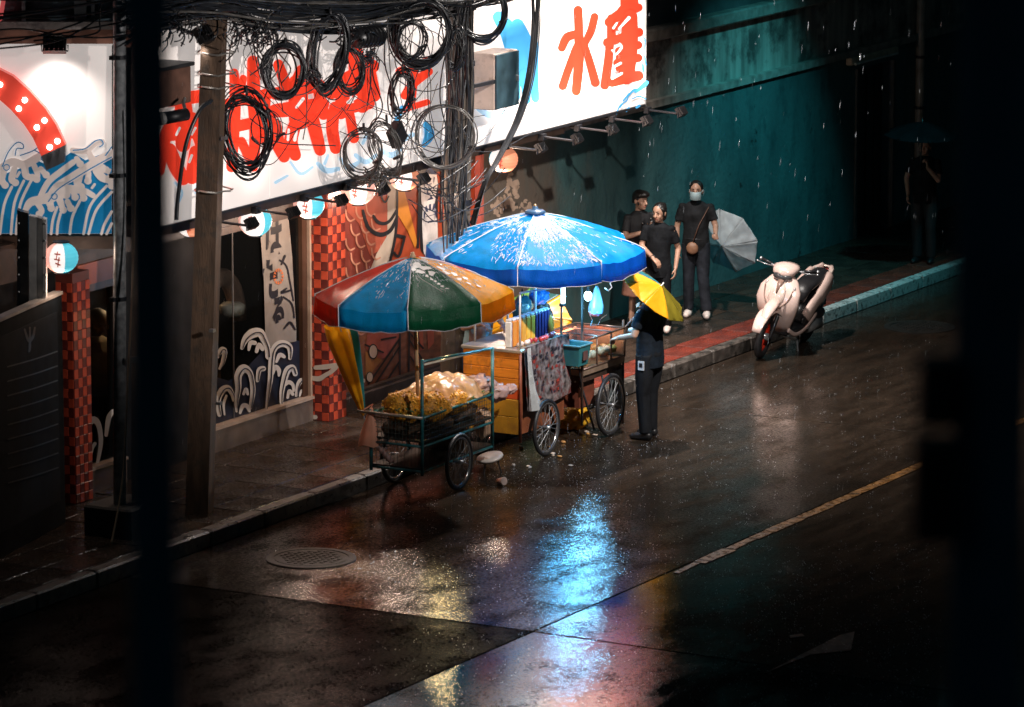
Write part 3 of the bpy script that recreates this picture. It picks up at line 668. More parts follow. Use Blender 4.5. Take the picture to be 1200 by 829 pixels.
# the characters behind the cables
strokes_on([[(188, 118, 16.0), (212, 116, 16.0), (240, 112, 14.6)], [(214, 112, 17.2), (215, 140, 22.0), (214, 170, 17.2)], [(202, 140, 13.5), (192, 166, 14.6), (186, 200, 13.5)], [(224, 140, 17.2), (236, 166, 18.3), (238, 190, 14.6)], [(198, 176, 16.0), (206, 196, 17.2), (214, 210, 14.6)], [(228, 178, 14.6), (224, 208, 16.0)], [(194, 160, 12.3), (238, 154, 13.5)]], sgn, XV).build('lettering', sign_red, sign)
strokes_on([[(274, 86, 11.0), (275, 130, 13.5), (271, 196, 12.3)], [(296, 72, 13.5), (297, 110, 16.0), (299, 150, 14.6), (297, 188, 12.3)], [(266, 122, 12.3), (314, 110, 13.5)], [(268, 150, 13.5), (316, 140, 13.5)], [(311, 118, 11.0), (308, 164, 11.0)], [(282, 166, 11.0), (296, 196, 11.0)], [(284, 92, 8.6), (280, 112, 9.9)]], sgn, XV).build('lettering', sign_red, sign)
strokes_on([[(326, 76, 12.3), (334, 98, 13.5)], [(352, 82, 11.0), (341, 106, 12.3)], [(322, 110, 14.6), (348, 106, 16.0), (374, 100, 13.5)], [(322, 130, 16.0), (348, 127, 18.3), (378, 122, 14.6)], [(348, 98, 22.0), (350, 140, 24.5)], [(322, 146, 13.5), (325, 168, 16.0), (332, 184, 13.5)], [(347, 140, 14.6), (340, 164, 16.0), (345, 182, 13.5)], [(362, 128, 14.6), (368, 152, 16.0), (374, 176, 13.5)], [(372, 106, 13.5), (378, 134, 13.5)]], sgn, XV).build('lettering', sign_red, sign)
strokes_on([[(392, 126, 13.5), (389, 150, 14.6), (393, 174, 13.5)], [(388, 108, 17.2), (406, 94, 18.3), (436, 78, 16.0)], [(416, 60, 17.2), (420, 96, 22.0), (424, 124, 17.2)], [(402, 104, 17.2), (399, 132, 16.0)], [(408, 128, 11.0), (414, 162, 12.3)], [(430, 72, 14.6), (438, 112, 14.6)], [(400, 130, 11.0), (432, 122, 12.3)]], sgn, XV).build('lettering', sign_red, sign)
strokes_on([[(468, 84, 9.9), (502, 72, 9.9)], [(474, 112, 9.9), (484, 98, 11.0), (502, 84, 9.9)], [(486, 74, 9.9), (482, 122, 8.6)], [(474, 128, 7.3), (500, 120, 7.3)]], sgn, XV).build('lettering', sign_red, sign)
strokes_on([[(330, 112, 3), (328, 120, 3)], [(353, 116, 4), (345, 126, 3)], [(336, 152, 3), (335, 164, 3)], [(345, 154, 3), (343, 164, 4)], [(208, 150, 3), (204, 158, 3)], [(222, 182, 3), (219, 190, 3)], [(226, 150, 3), (222, 158, 2)], [(405, 120, 4), (414, 114, 4)]], sgn, XV, .022).build('lettering_gap', sign_white, sign)
# blue splash between the characters and pale water along the lower edge
strokes_on([[(584, 20, 14), (594, 34, 20), (602, 52, 24)], [(606, 30, 16), (612, 56, 26), (612, 90, 24)], [(594, 70, 20), (600, 96, 18), (604, 114, 10)], [(624, 54, 14), (624, 84, 12), (627, 116, 9)], [(614, 88, 14), (617, 118, 8)], [(528, 48, 10), (534, 62, 16), (532, 76, 8)], [(536, 36, 7), (542, 50, 6)], [(530, 84, 6), (528, 104, 5), (524, 124, 4)], [(498, 146, 7), (502, 158, 12), (496, 170, 6)], [(470, 126, 5), (464, 140, 6)]], sgn, XV, .004).build('water_print', sign_blue, sign)
strokes_on([[(340, 190, 3), (352, 204, 4), (366, 196, 3)], [(372, 192, 5), (382, 200, 7), (396, 198, 5)], [(384, 182, 3), (380, 192, 4)], [(398, 186, 4), (408, 196, 7), (420, 190, 4)], [(416, 182, 5), (428, 190, 6), (440, 182, 4)], [(446, 176, 5), (458, 182, 7), (470, 174, 4)], [(336, 206, 3), (322, 214, 4)], [(470, 166, 4), (482, 158, 6)], [(560, 128, 6), (575, 136, 8), (590, 132, 5)], [(430, 156, 4), (424, 168, 4)], [(204, 214, 3), (212, 226, 3), (206, 240, 3)], [(232, 212, 3), (228, 226, 3)]], sgn, XV, .004).build('water_print', sign_pale, sign)
strokes_on([[(722, 134, 1.2), (726, 124, 1.4), (734, 118, 1.4), (736, 112, 1.2)], [(730, 118, 2), (737, 110, 2.5)], [(736, 112, 2), (742, 106, 3), (748, 106, 3)], [(744, 108, 3), (752, 102, 5), (757, 97, 5)], [(740, 116, 1.2), (748, 113, 1.4), (756, 116, 1.4)], [(733, 130, 3), (736, 127, 3)], [(745, 126, 3), (748, 124, 3)], [(753, 60, 1), (755, 48, 1.2), (753, 44, 1)], [(754, 66, 1), (756, 76, 1.2)], [(752, 76, 2), (753, 84, 2)], [(725, 126, 1.5), (728, 122, 1.5)]], sgn, XV, .005).build('water_print', sign_blue, sign)

# left sign panel: turned square to the camera, red arrow of bulbs on it
LP0 = Vector((SX, -6.16, 3.07)); LN = Vector((_sa, -_ca, 0)); LD = RT.copy()   # normal towards camera, and along the panel
def lp(u, v): return hitp(u, v, LP0, LN)
sg2 = thing('wave_sign', 'white lit panel with blue wave print left of the silver pipe', 'sign', lp(66, 274))
def slab_on(u0, v0, u1, v1, th, name, mat, par, off=0):
    P = [lp(u0, v0), lp(u1, v0), lp(u1, v1), lp(u0, v1)]; P = [p + LN*off for p in P]
    mb = MB(); mb.prism(P, -LN*th); return mb.build(name, mat, par)
slab_on(-42, 54, 131, 274, .16, 'sign_panel', sign_white, sg2)
slab_on(131.1, 54, 133, 274, .16, 'sign_end', dsteel, sg2, .004)
slab_on(-42, 274.1, 133, 277, .16, 'sign_rail', dsteel, sg2, .006)
poly_on([[(-42, 206), (0, 214), (8, 203), (28, 196), (44, 188), (56, 194), (70, 188), (84, 178), (100, 188), (131, 176), (131, 273.8), (-42, 273.8)]], lp, LN, .003).build('blue_field', M('wave_blue', (.010, .19, .40), .4, var=.06, emit='base', es=.34), sg2)
wv = [[(-6, 205, 8), (0, 199, 8), (14, 190, 8), (28, 193, 8), (42, 186, 8), (52, 180, 7)], [(6, 196, 7), (2, 210, 7), (6, 217, 6)], [(17, 198, 6), (14, 210, 7), (18, 214, 4)], [(29, 196, 7), (31, 206, 7), (38, 208, 4)], [(40, 194, 5), (44, 204, 5), (43, 210, 3)], [(48, 198, 5), (54, 205, 4)],
 [(48, 229, 5), (57, 213, 6), (70, 202, 6), (86, 190, 4)], [(56, 233, 6), (66, 219, 7), (84, 208, 8), (102, 197, 9), (118, 187, 9), (132, 180, 8)],
 [(94, 204, 7), (91, 214, 8), (95, 219, 5)], [(104, 203, 5), (103, 212, 6)], [(114, 200, 9), (120, 208, 8), (131, 212, 6)], [(128, 208, 5), (131, 218, 5)], [(112, 192, 8), (121, 196, 5), (124, 199, 3)],
 [(30, 246, 4), (36, 237, 8), (48, 234, 9), (60, 231, 11), (72, 222, 9), (88, 222, 8), (100, 224, 6), (109, 229, 4)], [(44, 238, 6), (49, 247, 5), (46, 251, 3)], [(58, 236, 8), (60, 244, 6)], [(70, 234, 7), (74, 246, 5)], [(79, 236, 5), (83, 244, 4)], [(96, 226, 5), (98, 232, 4)], [(86, 224, 6), (88, 231, 5)], [(66, 226, 10), (78, 228, 8)],
 [(85, 176, 4), (100, 177, 6), (112, 168, 6), (120, 166, 4)], [(90, 186, 5), (94, 192, 4)], [(104, 178, 5), (108, 186, 4)]]
stripes = [[(14, 219), (5, 240), (0, 274)], [(28, 212), (17, 238), (13, 274)], [(38, 209), (25, 236), (20, 262), (19, 274)], [(-4, 214), (-12, 240), (-14, 274)], [(67, 243), (62, 258), (60, 274)], [(71, 250), (68, 262), (67, 274)], [(94, 235), (85, 254), (82, 274)], [(125, 218), (106, 241), (98, 274)], [(131, 225), (113, 246), (104, 274)], [(131, 248), (123, 262), (119, 274)], [(131, 262), (128, 268), (125, 274)], [(23, 202), (20, 207)], [(111, 216), (108, 220)], [(129, 199), (127, 203)]]
wprint = M('wave_cream', (.66, .55, .50), .4, var=.05, emit='base', es=.42)
strokes_on([[(p[0], p[1], 3.2) for p in s_] for s_ in stripes] + [[(p[0], p[1], max(p[2]*1.2, 6.6)) for p in s_] for s_ in wv] + [[(s_[-1][0], s_[-1][1], 8.5), (s_[-1][0]+.3, s_[-1][1], 8.5)] for s_ in wv if len(s_) < 4], lp, LN, .008, .0006).build('wave_print', wprint, sg2)
strokes_on([[(s_[0], s_[1], 1.3) for s_ in k] for k in ([(3, 195), (10, 178), (20, 167), (27, 169), (27, 174), (20, 174), (18, 182)], [(24, 182), (38, 177), (50, 170), (60, 172)], [(86, 176), (100, 174), (112, 165), (119, 164), (121, 169), (117, 172)], [(57, 236), (68, 222), (86, 210), (104, 199), (120, 190), (131, 184)], [(124, 182), (131, 172)], [(41, 176), (48, 180), (52, 184)])] + [[(c_[0]+3.4*math.cos(2*PI*k/12), c_[1]+3.4*math.sin(2*PI*k/12), 1.1) for k in range(13)] for c_ in ((64, 230), (52, 185), (8, 196))], lp, LN, .020, .0006).build('outline_print', MATS['wave_blue'], sg2)
arrow = thing('arrow_light', 'curved red light box with round white bulbs on the wave panel', 'light box', lp(40, 130))
cen = [(-22, 86), (-8, 92), (8, 100), (26, 116), (42, 134), (54, 152), (64, 174)]
outl = []; inl = []
for i, p in enumerate(cen):
    a = cen[max(i-1, 0)]; b = cen[min(i+1, len(cen)-1)]; l = math.hypot(b[0]-a[0], b[1]-a[1]); nx, ny = -(b[1]-a[1])/l, (b[0]-a[0])/l; h = 15.5
    outl.append((p[0]-nx*h, p[1]-ny*h)); inl.append((p[0]+nx*h, p[1]+ny*h))
mb = MB()
for i in range(len(cen)-1):
    q = [lp(*outl[i]), lp(*outl[i+1]), lp(*inl[i+1]), lp(*inl[i])]
    mb.prism([p + LN*.02 for p in q], LN*.13)
mb.build('box_body', M('red_enamel', (.72, .065, .04), .3, var=.06, emit='base', es=.55), arrow)
e0, e1 = outl[-1], inl[-1]
mb = MB(); q = [lp(*e0), lp(e0[0]-1, e0[1]+20), lp(e1[0]+6, e1[1]+17), lp(*e1)]; mb.prism([p + LN*.018 for p in q], LN*.134); mb.build('end_cap', M('grey_cap', (.10, .10, .11), .4), arrow)
bulb_m = emis('bulb_white', (1.0, .92, .85), 9)
for (u, v) in ((2, 97), (-4, 108), (31, 115), (24, 125), (54, 139), (45, 147), (69, 163), (60, 170), (-20, 84), (-26, 94)):
    MB().ell(lp(u, v) + LN*.16, .027, 10, 7).build('bulb', bulb_m, arrow, True)

# upper front left of the pole: brown brick band, pipe beam, dark glazing
up = thing('upper_storey', 'old upper storey above the wave panel with pipes and dark glazing', 'building', lp(60, 40))
slab_on(-60, 38, 186, 60, .1, 'brick_band', brick_r, up, -.30)
slab_on(-60, 29, 186, 38, .2, 'beam', M('beam_concrete', (.42, .38, .36), .6, var=.4, scale=4, dirt=(.10, .09, .09)), up, -.22)
slab_on(-60, -40, 186, 29, .05, 'glazing', M('rain_glass', (.07, .10, .12), .2, var=.6, scale=5, bump=.3), up, -.34)
for u in (-20, 22, 84, 104, 140): slab_on(u, -40, u+(14 if u in (84, 140) else 4), 28.6, .05, 'glazing_bar', M('grey_column', (.20, .23, .25), .5, var=.3), up, -.28)
slab_on(-60, 274.2, 133, 300, .1, 'dark_soffit', soff, up, -.4)
t = thing('red_corner_sign', 'corner of a small red sign at the top left edge', 'sign', lp(2, 20))
mb = MB(); mb.prism([p + LN*.1 for p in (lp(-12, -8), lp(9, -8), lp(4, 22), lp(-2, 26), lp(-12, 20))], LN*.05); mb.build('sign_face', signmat('added_glow_pink', (.75, .12, .12), .5), t)
mb = MB(); mb.prism([p + LN*.152 for p in (lp(-9, -6), lp(4, -6), lp(0, 16), lp(-9, 16))], LN*.004); mb.build('sign_edge', sign_white, t)
t = thing('white_gutter', 'pale parapet above the red kanji behind the cables', 'parapet', (-1.4, -4, 5.1))
MB().bbox(-2.1, -1.15, -5.6, 5, 5.12, 5.32, .02).build('parapet_slab', M('parapet', (.35, .36, .37), .6, var=.4, scale=3, dirt=(.1, .1, .1)), t)

# ------------------------------------------------------------------ floodlights on arms
def flood(base, d, L_, lab, grp, up=.0, size=1.0, watts=14, aim=.75):
    d = Vector(d).normalized(); base = Vector(base); t = thing('floodlight', lab, 'floodlight', base, group=grp)
    e = base + d*L_ + Vector((0, 0, up))
    MB().tube([base - d*.1, base, e], .014*size, 6).build('arm', dsteel, t)
    MB().box(base, (.06, .09, .07)).build('bracket', dsteel, t)
    side = Vector((-d.y, d.x, 0)); Mx = Matrix((side, d, Vector((0, 0, 1)))).transposed()
    tilt = Mx @ Matrix.Rotation(R(35), 3, 'X')
    h = MB(); h.box(e + Vector((0, 0, .03)), (.15*size, .045*size, .11*size), M=tilt)
    for k in range(5): h.box(e + Vector((0, 0, .03)) + tilt @ Vector((-.06*size+.03*size*k, .034*size, 0)), (.008, .022*size, .10*size), M=tilt)
    h.build('lamp_head', M('black_alu', (.02, .02, .022), .35, .4), t)
    spot('floodlight_beam', e + Vector((0, 0, .10 if aim > 0 else -.10)) , e - d*(L_+.02) + Vector((0, 0, aim)), watts, (1, .93, .88), 110, 1.0, .05)
    MB().tube([e + side*.085*size + Vector((0, 0, .03)), e + side*.085*size - Vector((0, 0, .03)), e - side*.085*size - Vector((0, 0, .03)), e - side*.085*size + Vector((0, 0, .03))], .008, 6).build('yoke', dsteel, t)
    MB().box(e + Vector((0, 0, .03)) + tilt @ Vector((0, -.026*size, 0)), (.125*size, .006, .09*size), M=tilt).build('lens', M('lens_glass', (.5, .5, .48), .15), t)
rnd_w = (140, 100, 165, 120)
for y_ in (4.98, 4.1, 3.25, 2.4, 1.55, -1.05, -1.9, -2.75, -3.7, -4.5):
    flood((SX+.02, y_, 2.955), (1, 0, 0), .44, 'black floodlight on a short arm under the long white sign', 'floodlights on arms under the long sign', -.02, watts=rnd_w[int(y_*10) % 4] * (.75 if y_ > 1 else .10))
flood(lp(68, 44) + LN*.05, (LN.x, LN.y, 0), .30, 'grey floodlight clamped to the top of the wave panel', None, -.06, 1.5, 40, -.7)
flood(Vector((SX, -5.2, 5.0)), (1, 0, 0), .38, 'grey floodlight over the white sign beside the brown pole', None, -.10, 1.6, 8, -.7)

# ------------------------------------------------------------------ lanterns
def lantern(u, v, x, rad, lab, gores, watts=34):
    c = hit(u, v, 0, x); t = thing('paper_lantern', lab, 'lantern', c, group='round paper lanterns under the sign')
    rx, rz = rad, rad*.92
    segs = 20
    def gore(a0, a1, name, mat, grow=1.0):
        def fn(p, q):
            a = a0 + (a1-a0)*p; ph = -1.35 + 2.7*q; rr = 1 + .012*math.cos(q*PI*2*11)
            return c + Vector((rx*grow*rr*math.cos(ph)*math.cos(a), rx*grow*rr*math.cos(ph)*math.sin(a), rz*grow*math.sin(ph)))
        MB().grid(fn, max(3, int(segs*(a1-a0)/(2*PI))), 44).build(name, mat, t, True)
    a = R(-90-61)     # camera side is about -61 deg from +x
    base = math.atan2(CAM_POS.y - c.y, CAM_POS.x - c.x)
    for (d0, d1, mat) in gores: gore(base + R(d0), base + R(d1), 'shade', mat)
    MB().lathe([(.05, rz*.95), (.085, rz*.98), (.085, rz*1.06), (.05, rz*1.07)], c, 14).build('top_ring', dsteel, t)
    MB().lathe([(.05, -rz*1.04), (.075, -rz*1.02), (.075, -rz*.96), (.05, -rz*.95)], c, 14).build('base_ring', dsteel, t)
    MB().tube([c + Vector((0, 0, rz)), Vector((c.x, c.y, 3.0))], .006, 6).build('cord', black, t)
    l = bpy.data.lights.new('lantern_light', 'POINT'); l.energy = watts; l.color = (1, .72, .55); l.shadow_soft_size = .06
    lo = bpy.data.objects.new('lantern_light', l); col.objects.link(lo); lo.location = c - Vector((0, 0, rz*1.04 + .08))
    # a red mark on the side that faces the street
    cd = Vector((math.cos(base-.25), math.sin(base-.25), 0)); sd = Vector((-cd.y, cd.x, 0))
    mb = MB()
    for (a_, b_, w_) in (((-.03, .06), (.03, .055), .008), ((0, .08), (-.01, .0), .008), ((-.03, .01), (.03, .0), .007), ((-.02, -.03), (.03, -.05), .008), ((.02, .03), (.0, -.07), .007)):
        p0 = c + sd*a_[0] + Vector((0, 0, a_[1])); p1 = c + sd*b_[0] + Vector((0, 0, b_[1]))
        def push(p):
            d = (p - c); hh = math.sqrt(max(1 - (d.dot(sd)/rx)**2 - (d.z/rz)**2, .01)); return c + sd*d.dot(sd) + Vector((0, 0, d.z)) + cd*(rx*hh*1.02)
        mb.tube([push(p0.lerp(p1, k/4)) for k in range(5)], (w_, .004), 6)
    mb.build('lantern_mark', M('lantern_red_ink', (.55, .10, .06), .5, emit='base', es=.4), t)
lw = M('lantern_white_paper', (.85, .78, .74), .5, var=.03, emit='base', es=1.15); lpk = M('lantern_pink_paper', (.85, .42, .34), .5, var=.04, emit='base', es=.95)
lcy = M('lantern_cyan_paper', (.10, .58, .72), .5, var=.04, emit='base', es=.75); lor = M('lantern_orange_paper', (.80, .28, .15), .5, var=.05, emit='base', es=.75)
lantern(299, 259, -1.3, .175, 'round lantern white with pink and cyan edges left of the others by the painted window', [(-180, -120, lcy), (-120, -60, lpk), (-60, 35, lw), (35, 180, lcy)], 6)
lantern(362, 240, -1.3, .165, 'round lantern half white half cyan beside the checked column', [(-180, -50, lpk), (-50, 12, lw), (12, 180, lcy)])
lantern(420, 222, -1.3, .185, 'big pale pink lantern glowing in front of the painted fish', [(-180, -30, lpk), (-30, 30, lw), (30, 180, lpk)])
lantern(474, 207, -1.3, .17, 'pink lantern half hidden by hanging cables beside the kanji board', [(-180, -40, lpk), (-40, 30, lw), (30, 180, lor)])
lantern(590, 187, -1.3, .165, 'orange lantern hanging alone right of the concrete pole', [(-180, -75, lcy), (-75, -20, lw), (-20, 180, lor)])
lantern(72, 302, -1.3, .165, 'pink white and cyan lantern under the wave panel', [(-180, -45, lpk), (-45, 12, lw), (12, 180, lcy)], 8)
lantern(224, 262, -1.3, .15, 'red and white lantern half hidden behind the brown pole', [(-180, -20, lw), (-20, 180, lor)], 2)

# ================================================================== POLES, BOXES, CABLES
def smooth_path(pts, k=8):
    P = [Vector(p) for p in pts]; q = [P[0]] + P + [P[-1]]; out = []
    for i in range(1, len(q)-2):
        for j in range(k):
            t = j/k; a, b, c, d = q[i-1], q[i], q[i+1], q[i+2]
            out.append(.5*((2*b) + (-a+c)*t + (2*a-5*b+4*c-d)*t*t + (-a+3*b-3*c+d)*t*t*t))
    out.append(P[-1]); return out
poleA = thing('utility_pole', 'brown square concrete utility pole with wire ties in front of red kanji', 'utility pole', (-.56, -5.32, .15))
mb = MB(); topA = Vector((-.48, -4.86, 9.2)); mb.tube([(-.56, -5.34, .1), (-.53, -5.16, 3), (-.50, -4.97, 6), topA], [.165, .155, .145, .13], 4, up=(.5, 1, 0)); mb.build('pole_shaft', woodpole, poleA)
wire_m = M('tie_wire', (.55, .52, .48), .3, .8)
def on_pole(u, v): return hit(u, v, 0, -.5)
for (v, w_) in ((63, 1), (102, 1), (224, 1), (87, .6)):
    a = on_pole(241 - (v > 200)*3, v); b = on_pole(266 - (v > 200)*3, v - 3); c_ = (a + b)/2
    MB().tube([c_ + Vector((.19*math.cos(2*PI*k/14), .19*math.sin(2*PI*k/14), .01*math.sin(k*2))) for k in range(14)], .009, 5, True).build('wire_tie', wire_m, poleA)
for (u, v) in ((236, 385), (244, 470), (250, 160)): MB().box(on_pole(u, v) + Vector((.16, -.05, 0)), (.05, .05, .03)).build('step_bolt', steel, poleA)
poleB = thing('utility_pole', 'grey round concrete utility pole wrapped in cables behind the blue umbrella', 'utility pole', (-.5, -.28, .15))
mb = MB(); mb.tube([(-.50, -.32, .1), (-.50, -.20, 3), (-.50, -.05, 6), (-.50, .05, 9.2)], [.155, .145, .13, .12], 18); mb.build('pole_shaft', concrete, poleB)
for z_ in (2.6, 3.4, 4.1, 4.7): MB().lathe([(.15, -.03), (.158, -.03), (.158, .03), (.15, .03)], (-.5, -.19+(z_-3)*.05, z_), 18).build('pole_band', dsteel, poleB)
mb = MB(); mb.tube(smooth_path([(-.5, .02, 8.2), (-.1, .1, 8.1), (-.1, 1.2, 7.9), (.4, 2.3, 7.55)]), .035, 8); mb.build('lamp_arm', steel, poleB, True)
MB().box(LAMP_A + Vector((0, 0, .05)), (.18, .36, .12)).build('lamp_head', steel, poleB)
MB().box(LAMP_A - Vector((0, 0, .02)), (.13, .26, .02)).build('lamp_lens', emis('warm_lamp_glow', (1, .8, .6), 6), poleB)
t = thing('street_lamp', 'street lamp arching over the road at the far dark end', 'street lamp', (-.5, 15.9, .15))
MB().tube([(-.5, 15.9, .1), (-.5, 15.9, 6.6)], [.09, .06], 12).build('pole', steel, t, True)
MB().tube(smooth_path([(-.5, 15.9, 6.6), (-.3, 15.2, 6.9), (.6, 13, 6.9), (1.35, 11.4, 6.7)]), .035, 8).build('lamp_arm', steel, t, True)
MB().box(LAMP_B + Vector((0, 0, .05)), (.18, .36, .12)).build('lamp_head', steel, t)
MB().box(LAMP_B - Vector((0, 0, .02)), (.13, .26, .02)).build('lamp_lens', emis('teal_lamp_glow', (.2, .9, 1), 4), t)
t = thing('street_lamp', 'street lamp on the opposite pavement reaching over the road', 'street lamp', (11.5, -8, 0))
MB().tube([(11.5, -8, 0), (11.5, -8, 7.6)], [.09, .06], 12).build('pole', steel, t, True)
MB().tube(smooth_path([(11.5, -8, 7.6), (11.2, -7.9, 7.95), (9.2, -5.5, 8.25), (7.1, -3.5, 8.1)]), .035, 8).build('lamp_arm', steel, t, True)
MB().box(LAMP_C + Vector((0, 0, .05)), (.36, .18, .12), R(15)).build('lamp_head', steel, t)
MB().box(LAMP_C - Vector((0, 0, .02)), (.26, .13, .02), R(15)).build('lamp_lens', MATS['warm_lamp_glow'], t)
MB().box(SIGN_FLOOD + Vector((.24, -.05, 0)), (.34, .30, .24), R(15)).build('flood_head', dsteel, t); MB().tube([(11.5, -8, 6.3), SIGN_FLOOD + Vector((.3, 0, 0))], .025, 8).build('bracket', steel, t)
# silver conduit and old post
t = thing('conduit_pipe', 'silver galvanised pipe standing against the wave panel edge', 'pipe', (-.7, -6.55, .15))
MB().tube([(-.7, -6.56, .1), (-.7, -6.42, 5.6), (-.7, -6.38, 8)], .062, 14).build('pipe', M('dull_zinc', (.46, .48, .50), .32, .15, var=.35, scale=14, bump=.15), t, True)
for v in (67, 205, 350): 
    p = hit(140, v, 0, -.7); MB().lathe([(.062, -.02), (.075, -.02), (.075, .02), (.062, .02)], p, 14).build('pipe_clip', dsteel, t); MB().box(p + Vector((-.02, -.09, 0)), (.05, .05, .04)).build('clip_bolt', dsteel, t)
t = thing('old_post', 'weathered grey post close beside the silver pipe', 'post', (-.62, -6.3, .15))
MB().tube([(-.62, -6.32, .1), (-.62, -6.20, 5), (-.62, -6.13, 8)], .088, 4, up=(1, .4, 0)).build('post_shaft', concrete, t)
MB().box(hit(153, 419, 0, -.62) + Vector((.09, -.09, 0)), (.10, .02, .06), R(20)).build('tag_plate', M('tag_tin', (.35, .34, .32), .4), t)
t = thing('concrete_footing', 'dark concrete block at the foot of the silver pipe', 'block', (-.7, -6.45, .15))
tag(MB().bbox(-1.0, -.45, -6.75, -6.1, .13, .45, .02).build('block', M('dark_concrete', (.05, .045, .04), .7, bump=.3), t))
# boxes
t = thing('meter_box', 'pale grey meter box with a dark open door on the round pole', 'meter box', (-.6, .6, 3.5))
zc = (3.50, 4.12)
MB().bbox(-.76, -.47, .55, 1.08, zc[0], zc[1], .008).build('box_body', M('beige_enamel', (.58, .44, .36), .5, var=.12, dirt=(.40, .28, .22), dscale=4), t)
MB().bbox(-.468, -.445, .56, 1.07, zc[0]+.01, zc[1]-.01, .006).build('door', M('dark_blue_door', (.030, .060, .075), .35, var=.3), t)
MB().bb(-.444, -.425, 1.0, 1.03, 3.78, 3.84).build('latch', steel, t)
MB().bb(-.5, -.46, -.05, .56, 3.8, 3.84).build('mount_bar', dsteel, t)
t = thing('equipment_box', 'brown metal equipment box in front of the red kanji left of the brown pole', 'box', hit(205, 112, 0, -.5))
q0 = hit(186, 113, 0, -.5); MB().bbox(-.85, -.5, -6.05, -5.48, 4.30, 4.66, .01).build('box_body', M('rusty_brown', (.13, .062, .042), .6, var=.3, dirt=(.07, .035, .025)), t)
MB().bbox(-.88, -.47, -6.08, -5.45, 4.661, 4.70, .008).build('lid', M('dark_lid', (.03, .03, .032), .4), t)
t = thing('security_camera', 'small white and black bullet camera below the brown box', 'camera', hit(200, 138, 0, -.42))
p = hit(192, 139, 0, -.35); dv = Vector((-.3, -.9, -.05)).normalized(); ex = p - dv*.28
MB().tube([p, ex], .062, 14).build('camera_body', black, t, True)
MB().tube([p + dv*.01, p + dv*.05], .066, 14).build('front_ring', M('white_plastic', (.7, .68, .66), .35), t, True)
MB().tube([p + dv*.051, p + dv*.058], .028, 12).build('lens', dsteel, t)
MB().tube([ex, ex + Vector((-.1, .1, .1)), ex + Vector((-.15, .2, .12))], .018, 6).build('bracket', steel, t)
t = thing('splice_box', 'black cable splice box hanging crooked among thin cables', 'box', hit(465, 158, 0, -.35))
c_ = hit(465, 158, 0, -.35); MB().box(c_, (.10, .20, .22), M=Matrix.Rotation(R(35), 3, Vector((1, 0, 0)))).build('box_body', M('black_plastic', (.014, .014, .016), .35), t)
MB().box(c_ + Vector((.055, 0, 0)), (.012, .14, .15), M=Matrix.Rotation(R(35), 3, Vector((1, 0, 0)))).build('cover', MATS['black_plastic'], t)
t = thing('splice_box', 'round dark splice closure lying on the cable bundle', 'box', hit(426, 52, 0, -.3))
c_ = hit(418, 45, 0, -.35); d_ = hit(444, 42, 0, -.35); MB().tube([c_, d_], [.10, .10], 16).build('box_body', MATS['black_plastic'], t, True)
for k in range(6): 
    p = c_.lerp(d_, .1+.16*k); MB().lathe([(.10, -.012), (.115, -.012), (.115, .012), (.10, .012)], p, 14, Matrix.Rotation(R(90), 3, 'X')).build('rib', MATS['black_plastic'], t)

def cable(pts, r, mat, lab, grp, k=8, name='cable'):
    P = smooth_path([hit(u, v, 0, x) for (u, v, x) in pts], k)
    o = MB().tube(P, r, 5).build(name, mat, None, True); return tag(o, lab, 'cable', grp)
rnd = random.Random(3)
G1 = 'overhead cables strung between the poles'
for i in range(64):
    v0 = rnd.uniform(-18, 32) if i > 7 else rnd.uniform(-20, 0); x0 = rnd.uniform(-.62, -.25); sag = rnd.uniform(2, 18); j = lambda a=6: rnd.uniform(-a, a)
    pts = [(-60, v0+22+j(14), x0), (70, v0+16+j(12), x0), (170, v0+8+j(10), x0), (252, v0*.7+j(8), x0), (330, v0*.8+sag+j(8), x0), (420, v0*.7+sag+j(8), x0), (490, v0*.5+sag*.5+j(8), x0), (548, v0*.4+j(12)-6, x0), (600, v0*.3-16+j(12), x0), (680, -45+j(12), x0)]
    if i % 5 == 0: pts = pts[2:8]
    elif i % 3 == 0: pts = pts[3:]
    elif i > 7: pts = [(150 + j(14), v0+16+j(10), x0)] + pts[2:]
    cable(pts, rnd.choice([.007, .009, .010, .013, .017]), cablem if rnd.random() < .8 else cablew, 'dark overhead cable sagging in the bundle between the two utility poles', G1)
for (a, b) in (((0, 52), (126, 16)), ((0, 46), (134, 28)), ((60, 50), (134, 12)), ((110, 40), (124, 0)), ((20, 34), (130, 44))):
    cable([(a[0]-70, a[1]+8, -.6), (*a, -.6), ((a[0]+b[0])/2, (a[1]+b[1])/2+3, -.6), (*b, -.6), (b[0]+60, b[1]-10, -.5)], .009, cablem, 'thin dark cable crossing above the wave panel', 'thin cables above the wave panel')
G2 = 'loose cables hanging down from the bundle'
for i in range(64):
    z = rnd.random()
    if z < .45: u = rnd.uniform(262, 335); v0 = rnd.uniform(14, 40); L_ = rnd.uniform(25, 95)
    elif z < .85: u = rnd.uniform(425, 545); v0 = rnd.uniform(0, 60); L_ = rnd.uniform(60, 190)
    else: u = rnd.uniform(340, 440); v0 = rnd.uniform(10, 50); L_ = rnd.uniform(30, 120)
    x0 = rnd.uniform(-.6, -.22); j = lambda a: rnd.uniform(-a, a)
    cable([(u+j(22), v0-10, x0), (u+j(4), v0+5, x0), (u+j(9), v0+L_*.4, x0+j(.06)), (u+j(11), v0+L_*.75, x0+j(.06)), (u+j(14), v0+L_, x0)], rnd.choice([.004, .005, .006, .008]), cablem if rnd.random() < .7 else cablew, 'thin loose cable hanging in front of the white sign', G2, 6)
G3 = 'cables looped across the sign'
